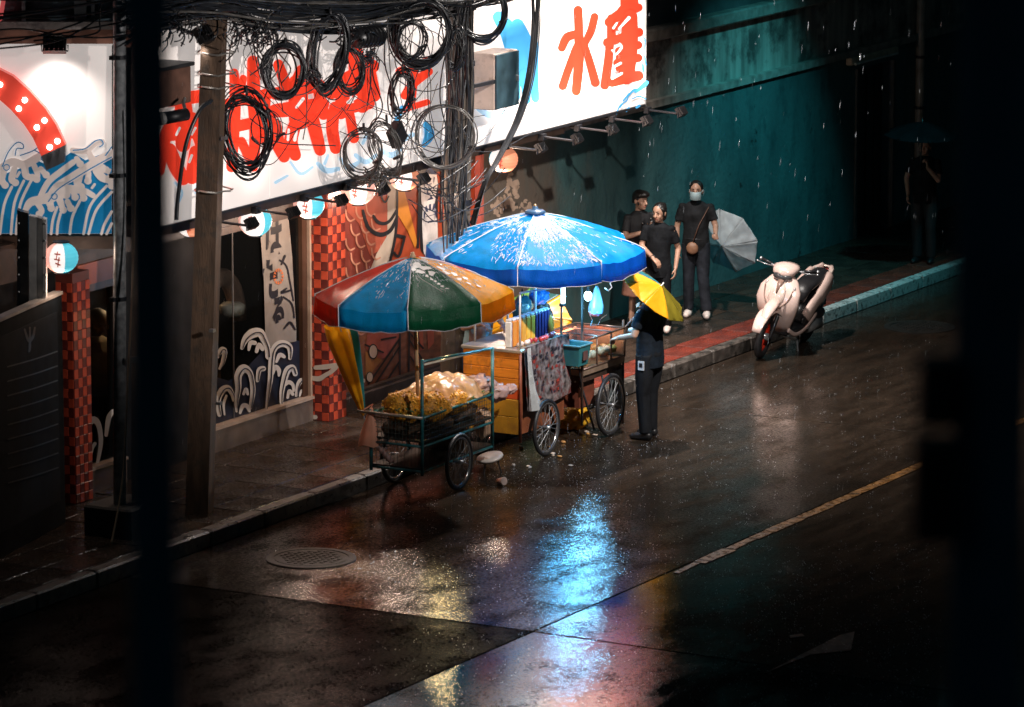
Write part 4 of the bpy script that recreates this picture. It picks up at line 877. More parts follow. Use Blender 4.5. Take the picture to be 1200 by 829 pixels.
for i in range(24):
    u0 = rnd.uniform(255, 500); v0 = rnd.uniform(90, 180); du = rnd.uniform(50, 140); x0 = rnd.uniform(-.55, -.25); sg_ = rnd.uniform(8, 40)
    cable([(u0, v0, x0), (u0+du*.3, v0+sg_*.8, x0), (u0+du*.65, v0+sg_, x0), (u0+du, v0+rnd.uniform(-25, 25), x0)], rnd.choice([.004, .005, .007]), cablem if rnd.random() < .75 else cablew, 'thin cable drooping in a loop across the sign', G3, 7)
# strands that run up the round pole and the fan that sweeps up to the right
G4 = 'cables running down the round pole'
for i in range(22):
    u = 537 + rnd.uniform(-14, 14); x0 = rnd.uniform(-.36, -.28)
    cable([(u+rnd.uniform(-16, 16), -20, x0), (u+rnd.uniform(-6, 6), 60, x0), (u+rnd.uniform(-5, 5), 140, x0), (u-4+rnd.uniform(-6, 6), 220, x0), (u-6+rnd.uniform(-8, 8), 280+rnd.uniform(-30, 40), x0)], rnd.choice([.008, .011, .015]), cablem if rnd.random() < .75 else cablew, 'dark cable running down the round concrete pole', G4)
G5 = 'cables sweeping from the round pole up to the right'
for i in range(6):
    d = i*1.7; x0 = -.34 + .02*i
    cable([(622+d*1.6+rnd.uniform(-3, 3), -30, x0), (624+d, 30, x0), (617+d, 92, x0), (604+d*.8, 140, x0), (582+d*.6, 186, x0), (566+d*.5, 216, x0), (552+d*.4, 262+d, x0)], .013 if i < 4 else .007, cablem, 'thick dark cable sweeping from the round pole up past the sign', G5)
for i in range(14):
    u0, v0 = rnd.uniform(470, 535), rnd.uniform(196, 250); x0 = rnd.uniform(-.42, -.25)
    cable([(u0, v0, x0), (u0+18, v0+rnd.uniform(8, 22), x0), (u0+45, v0+rnd.uniform(-8, 20), x0), (u0+72, v0+rnd.uniform(-30, 0), x0)], .006, cablem, 'thin cable drooping around the round pole above the umbrellas', 'thin cables drooping round the pole above umbrellas', 7)
for pts, lab in (([(207, 258, -.5), (209, 230, -.5), (218, 170, -.45), (234, 130, -.4), (248, 118, -.4)], 'thick black cable slanting up to the brown pole from the left'),
                 ([(157, 128, -.5), (158, 230, -.5), (155, 330, -.5), (150, 440, -.5), (144, 560, -.5), (130, 640, -.45)], 'pale thin wire running down the old post to the pavement')):
    cable(pts, .022 if 'thick' in lab else .010, cablem if 'thick' in lab else M('pale_wire', (.42, .30, .20), .4), lab, None)

def coil(cu, cv, ru, rv, n, spread, x, r, mat, lab, rot=0, bottom=0):
    p0 = hit(cu, cv, 0, x); mb = MB(); rn = random.Random(int(cu*7+cv))
    for i in range(n):
        a_ = ru + rn.gauss(0, spread); b_ = rv + rn.gauss(0, spread*1.1); oc = (cu + rn.gauss(0, spread*.5), cv + abs(rn.gauss(0, spread))*bottom + rn.gauss(0, spread*.4)); ph = rot + rn.gauss(0, .08); dep = rn.uniform(-.06, .06); tw = rn.uniform(-.05, .05)
        pts = []
        for k in range(32):
            a = 2*PI*k/32; x_, y_ = a_*math.cos(a), b_*math.sin(a)*(1 + .06*math.sin(a))
            u = oc[0] + x_*math.cos(ph) - y_*math.sin(ph); v = oc[1] + x_*math.sin(ph) + y_*math.cos(ph)
            pts.append(hitp(u, v, p0, LN) + LN*(dep + tw*math.sin(a*2+i)))
        mb.tube(pts, r*rn.uniform(.8, 1.25), 5, True)
    ties = MB()
    o = thing('cable_coil', lab, 'cable coil', p0, group='coils of cable hung from the bundle')
    mb.build('coil_loops', mat, o, True)
    for a in (-1.5, .4, 2.4):
        q = hitp(cu + ru*math.cos(a), cv + rv*math.sin(a), p0, LN); MB().lathe([(.05, -.012), (.055, 0), (.05, .012)], q, 10, Matrix.Rotation(a, 3, LN) ).build('cable_tie', black, o)
coil(333, 80, 22, 30, 26, 2.6, -.28, .009, cablem, 'fat dark oval coil hanging over the third red character', 0, .8)
coil(386, 58, 19, 44, 20, 2.4, -.28, .009, cablem, 'tall narrow coil to the right of the fat oval one', .16, .5)
coil(409, 80, 14, 27, 12, 2.2, -.3, .008, cablem, 'small narrow coil hanging low against the tall one', -.1, .5)
coil(494, 36, 33, 37, 26, 3.0, -.25, .009, cablem, 'biggest round coil left of the round pole', .1, .4)
coil(482, 46, 15, 22, 8, 2.0, -.28, .007, cablem, 'small light coil inside the biggest round coil', .2, .4)
coil(565, 12, 27, 32, 20, 2.2, -.22, .010, cablem, 'thick coil hung in front of the round pole at the top', 0, .4)
coil(287, 150, 27, 44, 22, 5.0, -.3, .007, cablem, 'loose wide coil hanging right of the brown pole', -.1, .5)
coil(425, 178, 19, 28, 9, 3.4, -.32, .006, cablew, 'pale thin coil hanging lowest on the left above the fish', .1, .3)
coil(452, 172, 15, 32, 9, 3.0, -.32, .006, cablew, 'pale thin coil beside the black splice box', -.35, .3)
coil(521, 158, 35, 35, 5, 1.6, -.26, .008, cablew, 'open round coil of few turns beside the round pole', .1, .2)
coil(471, 108, 12, 25, 10, 2.4, -.3, .007, cablem, 'narrow dark coil above the black splice box', .1, .3)
coil(534, 56, 9, 24, 8, 1.8, -.26, .008, cablem, 'slim coil tight against the round pole under the big ring', .1, .3)
coil(312, 150, 18, 22, 2, 1.0, -.3, .006, cablem, 'single loop of cable beside the loose wide coil', 0, .1)
# tangles of cut ends
for (u0, v0, su, sv, n, lab) in ((300, 38, 30, 13, 90, 'dense tangle of cut cable ends right of the brown pole'), (410, 40, 22, 10, 50, 'tangle of cut cable ends between the tall and the big coils'), (215, 26, 26, 14, 60, 'dark tangle of cable ends left of the brown pole'), (362, 88, 10, 7, 30, 'small tangle of cable ends between two coils'), (432, 66, 10, 8, 30, 'small tangle of cable ends under the round splice closure'), (440, 206, 14, 8, 44, 'pale frayed cable ends dangling under the lowest coils')):
    mb = MB()
    for i in range(n):
        u = u0 + rnd.gauss(0, su*.55); v = v0 + rnd.gauss(0, sv*.6); x = rnd.uniform(-.5, -.22); a = rnd.uniform(0, 2*PI); l = rnd.uniform(5, 15)
        mb.tube(smooth_path([hit(u, v, 0, x), hit(u+l*math.cos(a)*.6, v+l*math.sin(a)*.5+2, 0, x+.04), hit(u+l*math.cos(a+.6), v+l*math.sin(a+.6)+5, 0, x)], 4), rnd.uniform(.005, .010), 4)
    tag(mb.build('cable_tangle', cablew if 'pale' in lab else cablem, None, True), lab, 'cable tangle', None, 'stuff')

# ================================================================== LEFT FOREGROUND THINGS ON THE PAVEMENT
t = thing('notice_board', 'tall dark notice board with pale top edge standing at the left', 'notice board', (-1.53, -6.3, .15))
bd = Vector((-.216, .976, 0)); bn = Vector((.976, .216, 0)); br = hit(77, 612, 2, .15); ztop = 0
for k in range(200):
    z = .15 + k*.02; p = Vector((br.x, br.y, z)); d = p - CAM_POS; v = 414.5 - FPX*d.dot(UP)/d.dot(FW)
    if v < 343: ztop = z; break
def bpt(s, z, o=0): return Vector((br.x, br.y, 0)) - bd*s + bn*o + Vector((0, 0, z))
mb = MB(); mb.prism([bpt(0, .15), bpt(3.2, .15), bpt(3.2, ztop-.03), bpt(0, ztop-.03)], -bn*.08); mb.build('board', M('board_dark', (.006, .009, .012), .9, var=.3, spec=.1), t)
mb = MB(); mb.prism([bpt(-.01, ztop-.03, .01), bpt(3.2, ztop-.03, .01), bpt(3.2, ztop, .01), bpt(-.01, ztop, .01)], -bn*.1); mb.build('top_edge', M('edge_alu', (.5, .46, .42), .4, .6), t)
mb = MB(); mb.prism([bpt(.14, .4, .006), bpt(3.1, .4, .006), bpt(3.1, ztop-.18, .006), bpt(.14, ztop-.18, .006)], -bn*.006); mb.build('notice_sheet', M('notice_dark_blue', (.008, .012, .017), .85, var=.25, spec=.15), t)
def bpl(u, v): return hitp(u, v, br, bn)
strokes_on([[(28, 386, 2), (31, 396, 3), (34, 400, 3), (38, 394, 3), (40, 384, 2)], [(34, 384, 2), (34, 406, 3), (33, 412, 2)]], bpl, bn, .008).build('emblem', black, t)
strokes_on([[(8, 430+k*17, 1.6), (40, 421+k*17, 1.6), (66, 412+k*17, 1.6)] for k in range(9)], bpl, bn, .008).build('text_lines', M('dull_print', (.030, .040, .048), .5), t)
t = thing('steel_duct', 'pair of upright shiny steel channels in front of the wave panel', 'duct', LP0 + LN*.35 - LD*1.1 - Vector((0, 0, .8)))
def dpt(u, v, o): return hitp(u, v, LP0 + LN*.30, LN) + LN*o
for (u0, u1, v0, v1, m_) in ((20, 24, 246, 357, dsteel), (24, 33, 248, 356, M('duct_shaded', (.16, .15, .15), .3, .9, var=.3)), (34, 43, 253, 354, M('duct_lit', (.62, .60, .58), .3, .2, var=.2)), (43.5, 50, 255, 352, M('duct_half_shaded', (.30, .29, .28), .35, .2, var=.25)), (50.3, 54, 256, 350, MATS['duct_lit'])):  # lit and shaded faces of the steel put into the strip colours
    mb = MB(); mb.prism([dpt(u0, v0, 0), dpt(u1, v0+2, 0), dpt(u1, v1, 0), dpt(u0, v1+2, 0)], -LN*.12); mb.build('channel', m_, t)
for k in range(5):
    for u in (22, 53): MB().ell(dpt(u, 262+k*20, .01), .012, 6, 4).build('rivet', steel, t)

# ================================================================== UMBRELLAS
white_print = M('white_shop_print', (.78, .76, .72), .4, var=.1)
def canopy_mat(name, c, tr=.46):
    if name in MATS: return MATS[name]
    m = M(name, c, .40, var=.12, scale=9, bump=.6, bscale=95, coat=.10, trans=tr, rvar=.12, stretch=(1, 1, .5), spec=.22)
    return m
def umbrella(name, label, apex, n, Rr, rise, val, mats, th0, pole_len, valmats=None, group=None, sides=8, cat='umbrella', pole_m=None, pole_r=.018, prints=True, ripple=.012, panel='canopy_panel'):
    apex = Vector(apex); n = Vector(n).normalized()
    toc = (CAM_POS - apex); e1 = (toc - n*toc.dot(n)).normalized(); e2 = n.cross(e1)     # e1 to the viewer, e2 to the viewer's right
    t = thing(name, label, cat, apex - n*pole_len, group=group)
    def rimdir(th): return e1*math.cos(th) + e2*math.sin(th)
    rn = random.Random(int(apex.x*100+apex.y*37))
    for k in range(sides):
        a0 = th0 + 2*PI*k/sides; a1 = th0 + 2*PI*(k+1)/sides; d0, d1 = rimdir(a0), rimdir(a1); ph = rn.uniform(0, 6)
        def fn(p, q):
            # q 0 at apex, 1 at rim, then the valance
            qq = min(q/.86, 1); d = d0.lerp(d1, p); sag = 4*p*(1-p)
            base = apex + d*(Rr*qq) - n*(rise*(qq**1.35)) - n*(.035*Rr*sag*qq*(1-.2*qq)) - d*(.02*sag*qq*Rr)
            base = base + n*(.018*Rr*qq*mnoise.noise(Vector((p*5 + k*7, q*4, ph))) + .008*qq*mnoise.noise(Vector((p*16 + k, q*12, ph))))
            if q > .86 and val > 0:
                s = (q-.86)/.14; base = base - n*(val*s) + d*(ripple*math.sin(p*9+ph)*s - .10*val*s*0 + .06*val*s) - n*(.02*sag*s)
            return base
        mb = MB().grid(fn, 10, 16 if val > 0 else 14)
        me_m = mats[k % len(mats)]
        o = mb.build(panel, me_m, t, True)
        smooth_by_angle(o, 24)
        # thickness
        so = o.modifiers.new('thick', 'SOLIDIFY'); so.thickness = .003; so.offset = -1
        if valmats and valmats[k % len(valmats)] is not None and val > 0:
            o.data.materials.append(valmats[k % len(valmats)])
            nf = len(o.data.polygons)
            for fi in range(nf):
                if fi // 10 >= 14: o.data.polygons[fi].material_index = 1
        # rib under the seam
        rb = MB().tube([apex - n*.03, apex + d0*(Rr*.5) - n*(rise*.5**1.35+.02), apex + d0*Rr*.99 - n*(rise+.012)], .006, 5); rb.build('rib', pole_m or steel, t)
        # seam welt and hem
        hem = MB().tube([fn(j/10, 1.0) for j in range(11)], .0055, 4); hem.build('hem', M('hem_tape', (.62, .64, .66), .4), t) if val > 0 else None
        wl = MB().tube([fn(0, j/12*.86) + n*.002 for j in range(1, 13)] + [fn(0, 1.0)], .006, 4); wl.build('seam', me_m if val == 0 else M('seam_tape', (.55, .60, .64), .35), t) if val > 0 else None
    MB().tube([apex + n*.05, apex - n*pole_len], pole_r, 10).build('pole', pole_m or steel, t, True)
    return t, e1, e2, n
cb = canopy_mat('canopy_blue', (.004, .37, .74), tr=.62); cbd = canopy_mat('valance_blue', (.004, .12, .52))
cr = canopy_mat('canopy_red', (.72, .050, .012)); cg = canopy_mat('canopy_green', (.006, .105, .045)); cyl_ = canopy_mat('canopy_yellow', (.86, .42, .006)); cyo = canopy_mat('valance_yellow_shaded', (.74, .24, .006)); cb2 = canopy_mat('canopy_sky_blue', (.004, .36, .70))  # yellow valance coloured orange for shaded cloth with light coming through
bam = M('bamboo', (.50, .34, .20), .5, var=.2, scale=4)
wpole = M('white_pole', (.62, .64, .66), .35)
u2, e1, e2, n_ = umbrella('market_umbrella', 'large blue market umbrella with dark blue valance over the middle cart', (.38, -.07, 2.52), (0.01, -.02, 1), 1.19, .36, .20, [cb], R(-9), 1.62, [cbd], group='market umbrellas over the carts', pole_m=wpole, pole_r=.017)
a_ = Vector((.38, -.07, 2.52)); MB().lathe([(.11, -.02), (.115, 0), (.09, .015), (.035, .02), (.03, .05), (.012, .06)], a_ + Vector((0, 0, .02)), 20).build('finial', M('dark_blue_cap', (.03, .08, .16), .35), u2, True)
MB().ell(a_ + Vector((0, 0, .085)), .016, 10, 6).build('finial_tip', M('brass_tip', (.6, .4, .2), .3, .5), u2, True)
u1, e1b, e2b, n1 = umbrella('market_umbrella', 'red blue green and yellow market umbrella over the snack cart', (.46, -2.83, 2.45), (-.03, -.015, 1), 1.02, .36, .21, [cb2, cg, cyl_, cr], R(-49), 1.62, [None, None, cyo, None], group='market umbrellas over the carts', pole_m=bam, pole_r=.020)
a1_ = Vector((.46, -2.83, 2.45)); MB().lathe([(.03, -.01), (.035, .01), (.022, .03), (.012, .05)], a1_, 12).build('finial', bam, u1, True)
def canopy_pt(ap, n, e1, e2, Rr, rise, th, q, up=.006):
    k = (th - canopy_pt.th0) / (PI/4); d0 = canopy_pt.th0 + math.floor(k)*PI/4; p = k - math.floor(k)
    A = e1*math.cos(d0)+e2*math.sin(d0); B = e1*math.cos(d0+PI/4)+e2*math.sin(d0+PI/4); d = A.lerp(B, p); sag = 4*p*(1-p)
    return ap + d*(Rr*q) - n*(rise*q**1.35) - n*(.035*Rr*sag*q*(1-.2*q)) - d*(.02*sag*q*Rr) + n*up
canopy_pt.th0 = R(-49)
# worn white prints on the green and yellow panels: the torn logo near the top and the line of script
rn = random.Random(5)
def print_bits(spec, nm):
    mb = MB()
    for (th, q, st, sq) in spec:
        pts = []; m_ = 9
        for k in range(m_):
            a = 2*PI*k/m_; f = rn.uniform(.55, 1.2); pts.append(canopy_pt(a1_, n1, e1b, e2b, 1.02, .36, R(th) + R(st)*f*math.cos(a), max(.05, q + sq*f*math.sin(a)), .007))
        c0 = canopy_pt(a1_, n1, e1b, e2b, 1.02, .36, R(th), q, .0075)
        mb.add([c0] + pts, [(0, 1+k, 1+(k+1) % m_) for k in range(m_)])
    mb.build(nm, white_print, u1)
print_bits([(8, .22, 16, .07), (24, .30, 12, .06), (12, .36, 9, .05), (28, .42, 5, .05), (2, .30, 5, .05), (19, .46, 3, .03), (22, .52, 2, .03), (24, .57, 1.6, .02), (25.5, .62, 1.6, .02), (27, .67, 1.6, .02), (29, .72, 2.4, .012)], 'worn_print')
print_bits([(58, .36, 8, .05), (52, .46, 7, .05), (62, .52, 5, .045), (56, .60, 5, .035), (66, .62, 3, .03), (60, .70, 2, .03), (66, .78, 1.5, .03)], 'worn_print')
strokes = MB(); 
def script(pts, r=.004):
    strokes.tube([canopy_pt(a1_, n1, e1b, e2b, 1.02, .36, R(a), q, .006) for a, q in pts], r, 4)
script([(5, .45), (14, .56), (20, .66), (24, .76)]); script([(24, .70), (27, .74), (25, .78)])
strokes.build('script_print', white_print, u1)
def beads(ap, n, e1, e2, Rr, rise, th0, spans, nm, par):
    canopy_pt.th0 = th0; rb = random.Random(len(nm)*7 + int(Rr*100)); mb = MB()
    for (ta, tb, q0, q1, cnt) in spans:
        for k in range(cnt):
            th = R(rb.uniform(ta, tb)); q = q0 + (q1-q0)*rb.random()**1.3; r_ = rb.uniform(.0015, .0045)
            p0 = canopy_pt(ap, n, e1, e2, Rr, rise, th, q, .004)
            if rb.random() < .62:
                L_ = rb.uniform(.012, .07); w_ = th + rb.gauss(0, .012)
                p1 = canopy_pt(ap, n, e1, e2, Rr, rise, w_, min(.98, q + L_*.5), .004); p2 = canopy_pt(ap, n, e1, e2, Rr, rise, w_ + rb.gauss(0, .01), min(.99, q + L_), .004)
                mb.tube([p0, p1, p2], [r_*.5, r_, r_*.7], 4)
            else: mb.ell(p0, (r_*1.3, r_*1.3, r_), 5, 4)
    canopy_pt.th0 = R(-49)
    return tag(mb.build(nm, M('rain_beads', (.80, .84, .88), .12, var=.05, trans=.3), par, True), kind='stuff')
beads(a_, n_, e1, e2, 1.19, .36, R(-9), [(-9, 36, .12, .95, 1500), (-9, 36, .10, .55, 900), (-54, -9, .2, .9, 420), (-100, -54, .15, .8, 260), (36, 81, .10, .45, 260), (36, 81, .3, .95, 120), (-12, -6, .2, .95, 160), (33, 39, .2, .95, 200)], 'rain_beads', u2)
beads(a1_, n1, e1b, e2b, 1.02, .36, R(-49), [(-49, -4, .1, .8, 160), (-4, 41, .08, .6, 220), (41, 86, .1, .8, 240)], 'rain_beads', u1)
# the buyer's umbrella, the grey one, the one behind the cart
dk_y = M('olive_panel', (.16, .13, .012), .35, trans=.2); yl = M('yellow_panel', (.72, .33, .010), .35, var=.08, trans=.25); tl_ = M('teal_panel', (.02, .16, .20), .35, trans=.2)
MAN = Vector((1.35, .73, 0))
uc = hit(768, 343, 0, 1.42); nn = (RT*.62 + Vector((0, 0, .77)) - Vector((FW.x, FW.y, 0)).normalized()*.20).normalized()
umbrella('handheld_umbrella', 'small yellow and olive umbrella hiding the head of the man in black', uc + nn*.10, nn, .44, .13, 0, [yl, yl, yl, dk_y, dk_y, dk_y, dk_y, tl_], R(-92), .62, group='hand held umbrellas', pole_r=.007, sides=8)
gpan = M('grey_sheer_panel', (.76, .84, .88), .35, var=.12, trans=.35, scale=10); gpan2 = M('blue_grey_sheer_panel', (.20, .44, .50), .35, var=.12, trans=.45)
gc = hit(851, 284, 0, -1.15); tc_ = (CAM_POS - gc).normalized(); gn = (tc_*.72 - RT*.45 - Vector((0, 0, .42))).normalized()
umbrella('handheld_umbrella', 'grey blue see-through umbrella held low beside the masked person', gc + gn*.10, gn, .44, .14, 0, [gpan, gpan, gpan2, gpan2, gpan2, gpan, gpan, gpan], R(10), .60, group='hand held umbrellas', pole_r=.007, pole_m=black)
yc = hit(618, 378, 0, -.75); yn = (tc_*.55 + Vector((0, 0, .35)) + RT*-.2).normalized()
umbrella('propped_umbrella', 'yellow and green umbrella propped open behind the middle cart', yc + yn*.10, yn, .50, .2, 0, [M('leaf_green_panel', (.10, .26, .04), .4, trans=.3), yl, yl, M('dark_teal_panel', (.02, .09, .09), .4, trans=.3)], R(150), .7, pole_r=.008)
# folded umbrella hanging left of the snack cart
f0 = hit(398, 382, 0, -1.0); f1 = hit(426, 487, 0, -1.0)
t = thing('folded_umbrella', 'folded yellow and teal umbrella leaning upside down against the checked column', 'umbrella', f1)
ax = (f0 - f1); Lf = ax.length; ax.normalize(); s1 = RT.copy(); s1 = (s1 - ax*s1.dot(ax)).normalized(); s2 = ax.cross(s1)
for (a0, a1, m_) in ((-2.6, -.55, yl), (-.55, .9, M('teal_fold', (.012, .12, .13), .4, trans=.2)), (.9, 3.7, yl)):
    def fn(p, q):
        a = a0 + (a1-a0)*p; r_ = (.012 + .15*q**.8)*(1 + .22*math.sin(a*6+q*2.5)) * (1 if q < .86 else 1-.9*(q-.86)); return f1 + ax*(Lf*q*(1+.02*math.sin(a*5)*q)) + s1*(r_*math.cos(a)) + s2*(r_*math.sin(a)*.7)
    MB().grid(fn, 20, 16).build('fold', m_, t, True)
MB().tube([f1 - ax*.06, f0 + ax*.12], .008, 8).build('shaft', steel, t)

# ================================================================== CARTS
tealp = M('teal_cart_paint', (.022, .16, .18), .35, var=.35, scale=12, dirt=(.05, .035, .025), dscale=8)
tyre_m = M('tyre_rubber', (.018, .018, .02), .45, bump=.3, bscale=120); chrome = M('chrome_rim', (.62, .64, .66), .18, .9, var=.1)
def wheel(par, c, r, width=.045, nsp=20, steer=0, rim_m=None, ax=None):
    c = Vector(c); a = Vector(ax).normalized() if ax else Vector((math.cos(steer), math.sin(steer), 0)); f = Vector((-a.y, a.x, 0)); z = a.cross(f)
    if z.z < 0: z = -z
    def ring(rad, o=0, n=36): return [c + f*(rad*math.cos(2*PI*k/n)) + z*(rad*math.sin(2*PI*k/n)) + a*o for k in range(n)]
    hubm = MB().tube([c - a*.045, c + a*.045], .022, 12).build('wheel', steel, par, True)
    MB().tube(ring(r - width*.5), width*.5, 10, True).build('tyre', tyre_m, hubm, True)
    MB().tube(ring(r - width*1.12), (width*.30, width*.36), 8, True).build('rim', rim_m or chrome, hubm, True)
    sp = MB()
    for k in range(nsp):
        a0 = 2*PI*k/nsp; s = 1 if k % 2 else -1; a1 = a0 + .35*(1 if (k//2) % 2 else -1)
        sp.tube([c + a*.035*s + f*.02*math.cos(a1) + z*.02*math.sin(a1), c + f*(r-width*1.3)*math.cos(a0) + z*(r-width*1.3)*math.sin(a0)], .0028, 4)
    sp.build('spokes', M('spoke_steel', (.22, .23, .24), .5, .4), hubm)
    return hubm
# ---- snack cart (nearest)
c1 = thing('snack_cart', 'teal framed push cart with wire basket sides heaped with bagged snacks', 'cart', (.47, -2.45, 0))
X0, X1, Y0, Y1 = .17, .78, -3.2, -1.73
def tubes(name, segs, r, m, par):
    for s_ in segs: MB().tube(s_, r, 8).build(name, m, par, True)
tubes('post', [[(X1, Y0, .26), (X1, Y0, 1.47)], [(X1, Y1, .26), (X1, Y1, 1.36)], [(X0, Y0, .26), (X0, Y0, .90)], [(X0, Y1, .26), (X0, Y1, .90)]], .018, tealp, c1)
tubes('rail', [[(X1, Y0, .86), (X1, Y1, .86)], [(X0, Y0, .86), (X0, Y1, .86)], [(X0, Y1, .86), (X1, Y1, .86)], [(X0, Y0, .30), (X1, Y0, .30)], [(X1, Y0, .30), (X1, Y1, .30)], [(X0, Y0, .30), (X0, Y1, .30)], [(X0, Y1, .3), (X1, Y1, .3)], [(X0, Y0, .56), (X1, Y0, .56)], [(X1, Y0, .56), (X1, Y1, .56)], [(X0, Y0, .56), (X0, Y1, .56)]], .014, tealp, c1)
tubes('push_rail', [[(X0-.14, Y0-.03, .868), (X1+.02, Y0-.03, .868)]], .016, M('pale_rail', (.45, .40, .34), .35, .5), c1)
tubes('top_rail', [[(X1, Y0, 1.45), (X1, Y1, 1.35)]], .014, tealp, c1); tubes('top_rail', [[(X1-.03, Y0+.1, 1.40), (X1-.03, Y1-.12, 1.345)]], .012, M('cream_rail', (.68, .62, .5), .35), c1)
MB().bb(X0, X1, Y0, Y1, .60, .62).build('tray', M('tray_tin', (.018, .014, .011), .6, .1, var=.4), c1)
MB().bb(X0, X1, Y0, Y1, .315, .33).build('lower_tray', MATS['tray_tin'], c1)
wire = M('basket_wire', (.04, .055, .05), .45, .3)
mb = MB(); k = 0
while X0 + k*.042 < X1: mb.cyl((X0+k*.042, Y0, .57), (X0+k*.042, Y0, .86), .003, n=4); k += 1
k = 0
while Y0 + k*.05 < Y1: mb.cyl((X1, Y0+k*.05, .57), (X1, Y0+k*.05, .86), .003, n=4); k += 1
for z in (.62, .67, .72, .77, .82): mb.cyl((X0, Y0, z), (X1, Y0, z), .003, n=4); mb.cyl((X1, Y0, z), (X1, Y1, z), .003, n=4)
tag(mb.build('wire_basket', wire, c1), kind='stuff')
mb = MB()
for k in range(14): mb.cyl((X0+.02+k*.042, Y0+.004, .31), (X0+.02+k*.042, Y0+.004, .56), .0022, n=4)
for k in range(28): mb.cyl((X1-.004, Y0+.03+k*.052, .31), (X1-.004, Y0+.03+k*.052, .56), .0022, n=4)
tag(mb.build('lower_wire', wire, c1), kind='stuff')
MB().bb(X0+.03, X1-.03, -2.28, -2.23, .33, .6).build('divider', M('dull_plank', (.10, .06, .035), .6), c1)
wheel(c1, (.86, -2.58, .30), .30, .042, 20, .05); wheel(c1, (.10, -2.58, .30), .30, .042, 20)
tubes('axle', [[(.10, -2.58, .30), (.86, -2.58, .30)]], .014, dsteel, c1)
# green leaves / netting along the rail
mb = MB(); rn = random.Random(11)
leafm = M('net_green', (.03, .14, .05), .45, var=.4)
for k in range(90):
    p = Vector((X1 - .03 + rn.uniform(-.05, .02), rn.uniform(Y0+.1, Y1), .87+rn.uniform(-.02, .03))) if k < 55 else Vector((rn.uniform(X0, X1), Y0+rn.uniform(-.01, .06), .88+rn.uniform(-.02, .04)))
    d = Vector((rn.uniform(-1, 1), rn.uniform(-1, 1), rn.uniform(-.4, .6))).normalized(); e = d.orthogonal().normalized()
    mb.add([p, p + d*.03 + e*.012, p + d*.06, p + d*.03 - e*.012], [(0, 1, 2, 3)])
tag(mb.build('green_netting', leafm, c1), kind='stuff')
# lumpy bags of yellow snacks
def lump(c, r, seed, f=2.2, amp=.22, nu=28, nv=18, floor=None):
    mb = MB(); c = Vector(c); off = Vector((seed*3.1, seed*1.7, seed*.9)); 
    mb.ell((0, 0, 0), r, nu, nv)
    for i, p in enumerate(mb.v):
        d = p.copy(); d.normalize(); n_ = mnoise.fractal(d*f + off, 1.0, 2.0, 3); q = p*(1+amp*n_) + c
        if floor is not None and q.z < floor: q.z = floor
        mb.v[i] = q
    return mb
snack = M('golden_snack', (.62, .28, .025), .35, var=.45, scale=42, bump=.8, bscale=70)
kern = M('golden_kernels', (.72, .36, .04), .4, var=.4, scale=30)
bagm = M('clear_bag_film', (.66, .42, .22), .22, var=.3, scale=7, bump=.7, bscale=22, trans=.45, coat=.4)
for (c_, r_, sd, lab) in (((.42, -2.98, .90), (.20, .17, .17), 1, 'mound of golden snacks in a net at the front of the teal cart'), ((.60, -2.72, .88), (.19, .22, .16), 2, 'second mound of golden snacks along the road side of the cart'), ((.62, -2.36, .87), (.17, .22, .13), 3, 'third mound of golden snacks under the pale plastic cover')):
    t = thing('snack_mound', lab, 'snacks', (c_[0], c_[1], .62), group='mounds of snacks on the teal cart')
    lump(c_, r_, sd, 2.5, .2, floor=.625).build('mound', snack, t, True)
    mb = MB(); rn = random.Random(sd)
    for k in range(170):
        a = rn.uniform(0, 2*PI); ph = math.asin(rn.uniform(-.1, 1)); d = Vector((math.cos(ph)*math.cos(a), math.cos(ph)*math.sin(a), math.sin(ph)))
        n_ = mnoise.fractal(d*2.5 + Vector((sd*3.1, sd*1.7, sd*.9)), 1.0, 2.0, 3); q = Vector((d.x*r_[0], d.y*r_[1], d.z*r_[2]))*(1+.2*n_) + Vector(c_)
        mb.ell(q, (rn.uniform(.008, .016), rn.uniform(.008, .016), rn.uniform(.007, .012)), 6, 4)
    tag(mb.build('loose_kernels', kern, t, True), kind='stuff')
sackm = M('brown_sack', (.070, .040, .022), .7, var=.5, scale=14, bump=.6, bscale=30)
for k, (c_, r_, lab) in enumerate((((.40, -2.95, .70), (.19, .20, .10), 'dark brown sack packed in the front of the wire basket'), ((.50, -2.52, .69), (.24, .20, .10), 'dark brown sack packed in the middle of the wire basket'), ((.52, -2.05, .70), (.22, .24, .11), 'dark brown sack packed in the back of the wire basket'))):
    t = thing('sack', lab, 'sack', (c_[0], c_[1], .62), group='sacks in the wire basket')
    lump(c_, r_, 50+k, 2.6, .3, floor=.623).build('sack_body', sackm, t, True)
    MB().tube([(c_[0], c_[1], c_[2]+r_[2]*.9), (c_[0]+.03, c_[1]+.02, c_[2]+r_[2]+.05)], [.03, .015], 8).build('sack_tie', sackm, t, True)
t = thing('plastic_cover', 'pale crumpled plastic cover glowing over the snacks on the teal cart', 'plastic cover', (.5, -2.3, .9))
def cov(p, q):
    x = X0 + .02 + (X1-X0-.02)*p; yv = -2.86 + 1.25*q
    z = .92 + .20*math.sin(PI*min(1, p*1.05+.02))**.6 * math.sin(PI*min(1, max(0, q*.92+.05)))**.7 + .05*mnoise.fractal(Vector((p*4, q*6, 3)), 1, 2, 4)
    z -= .08*max(0, p-.8)*5*(.5)
    return Vector((x + .03*mnoise.noise(Vector((p*5, q*5, 9))), yv + .03*mnoise.noise(Vector((p*6, q*5, 1))), z))
MB().grid(cov, 40, 56).build('cover_sheet', bagm, t, True)
t = thing('plastic_bundle', 'bunched pinkish plastic bags at the back end of the teal cart', 'plastic bags', (.62, -1.62, .8))
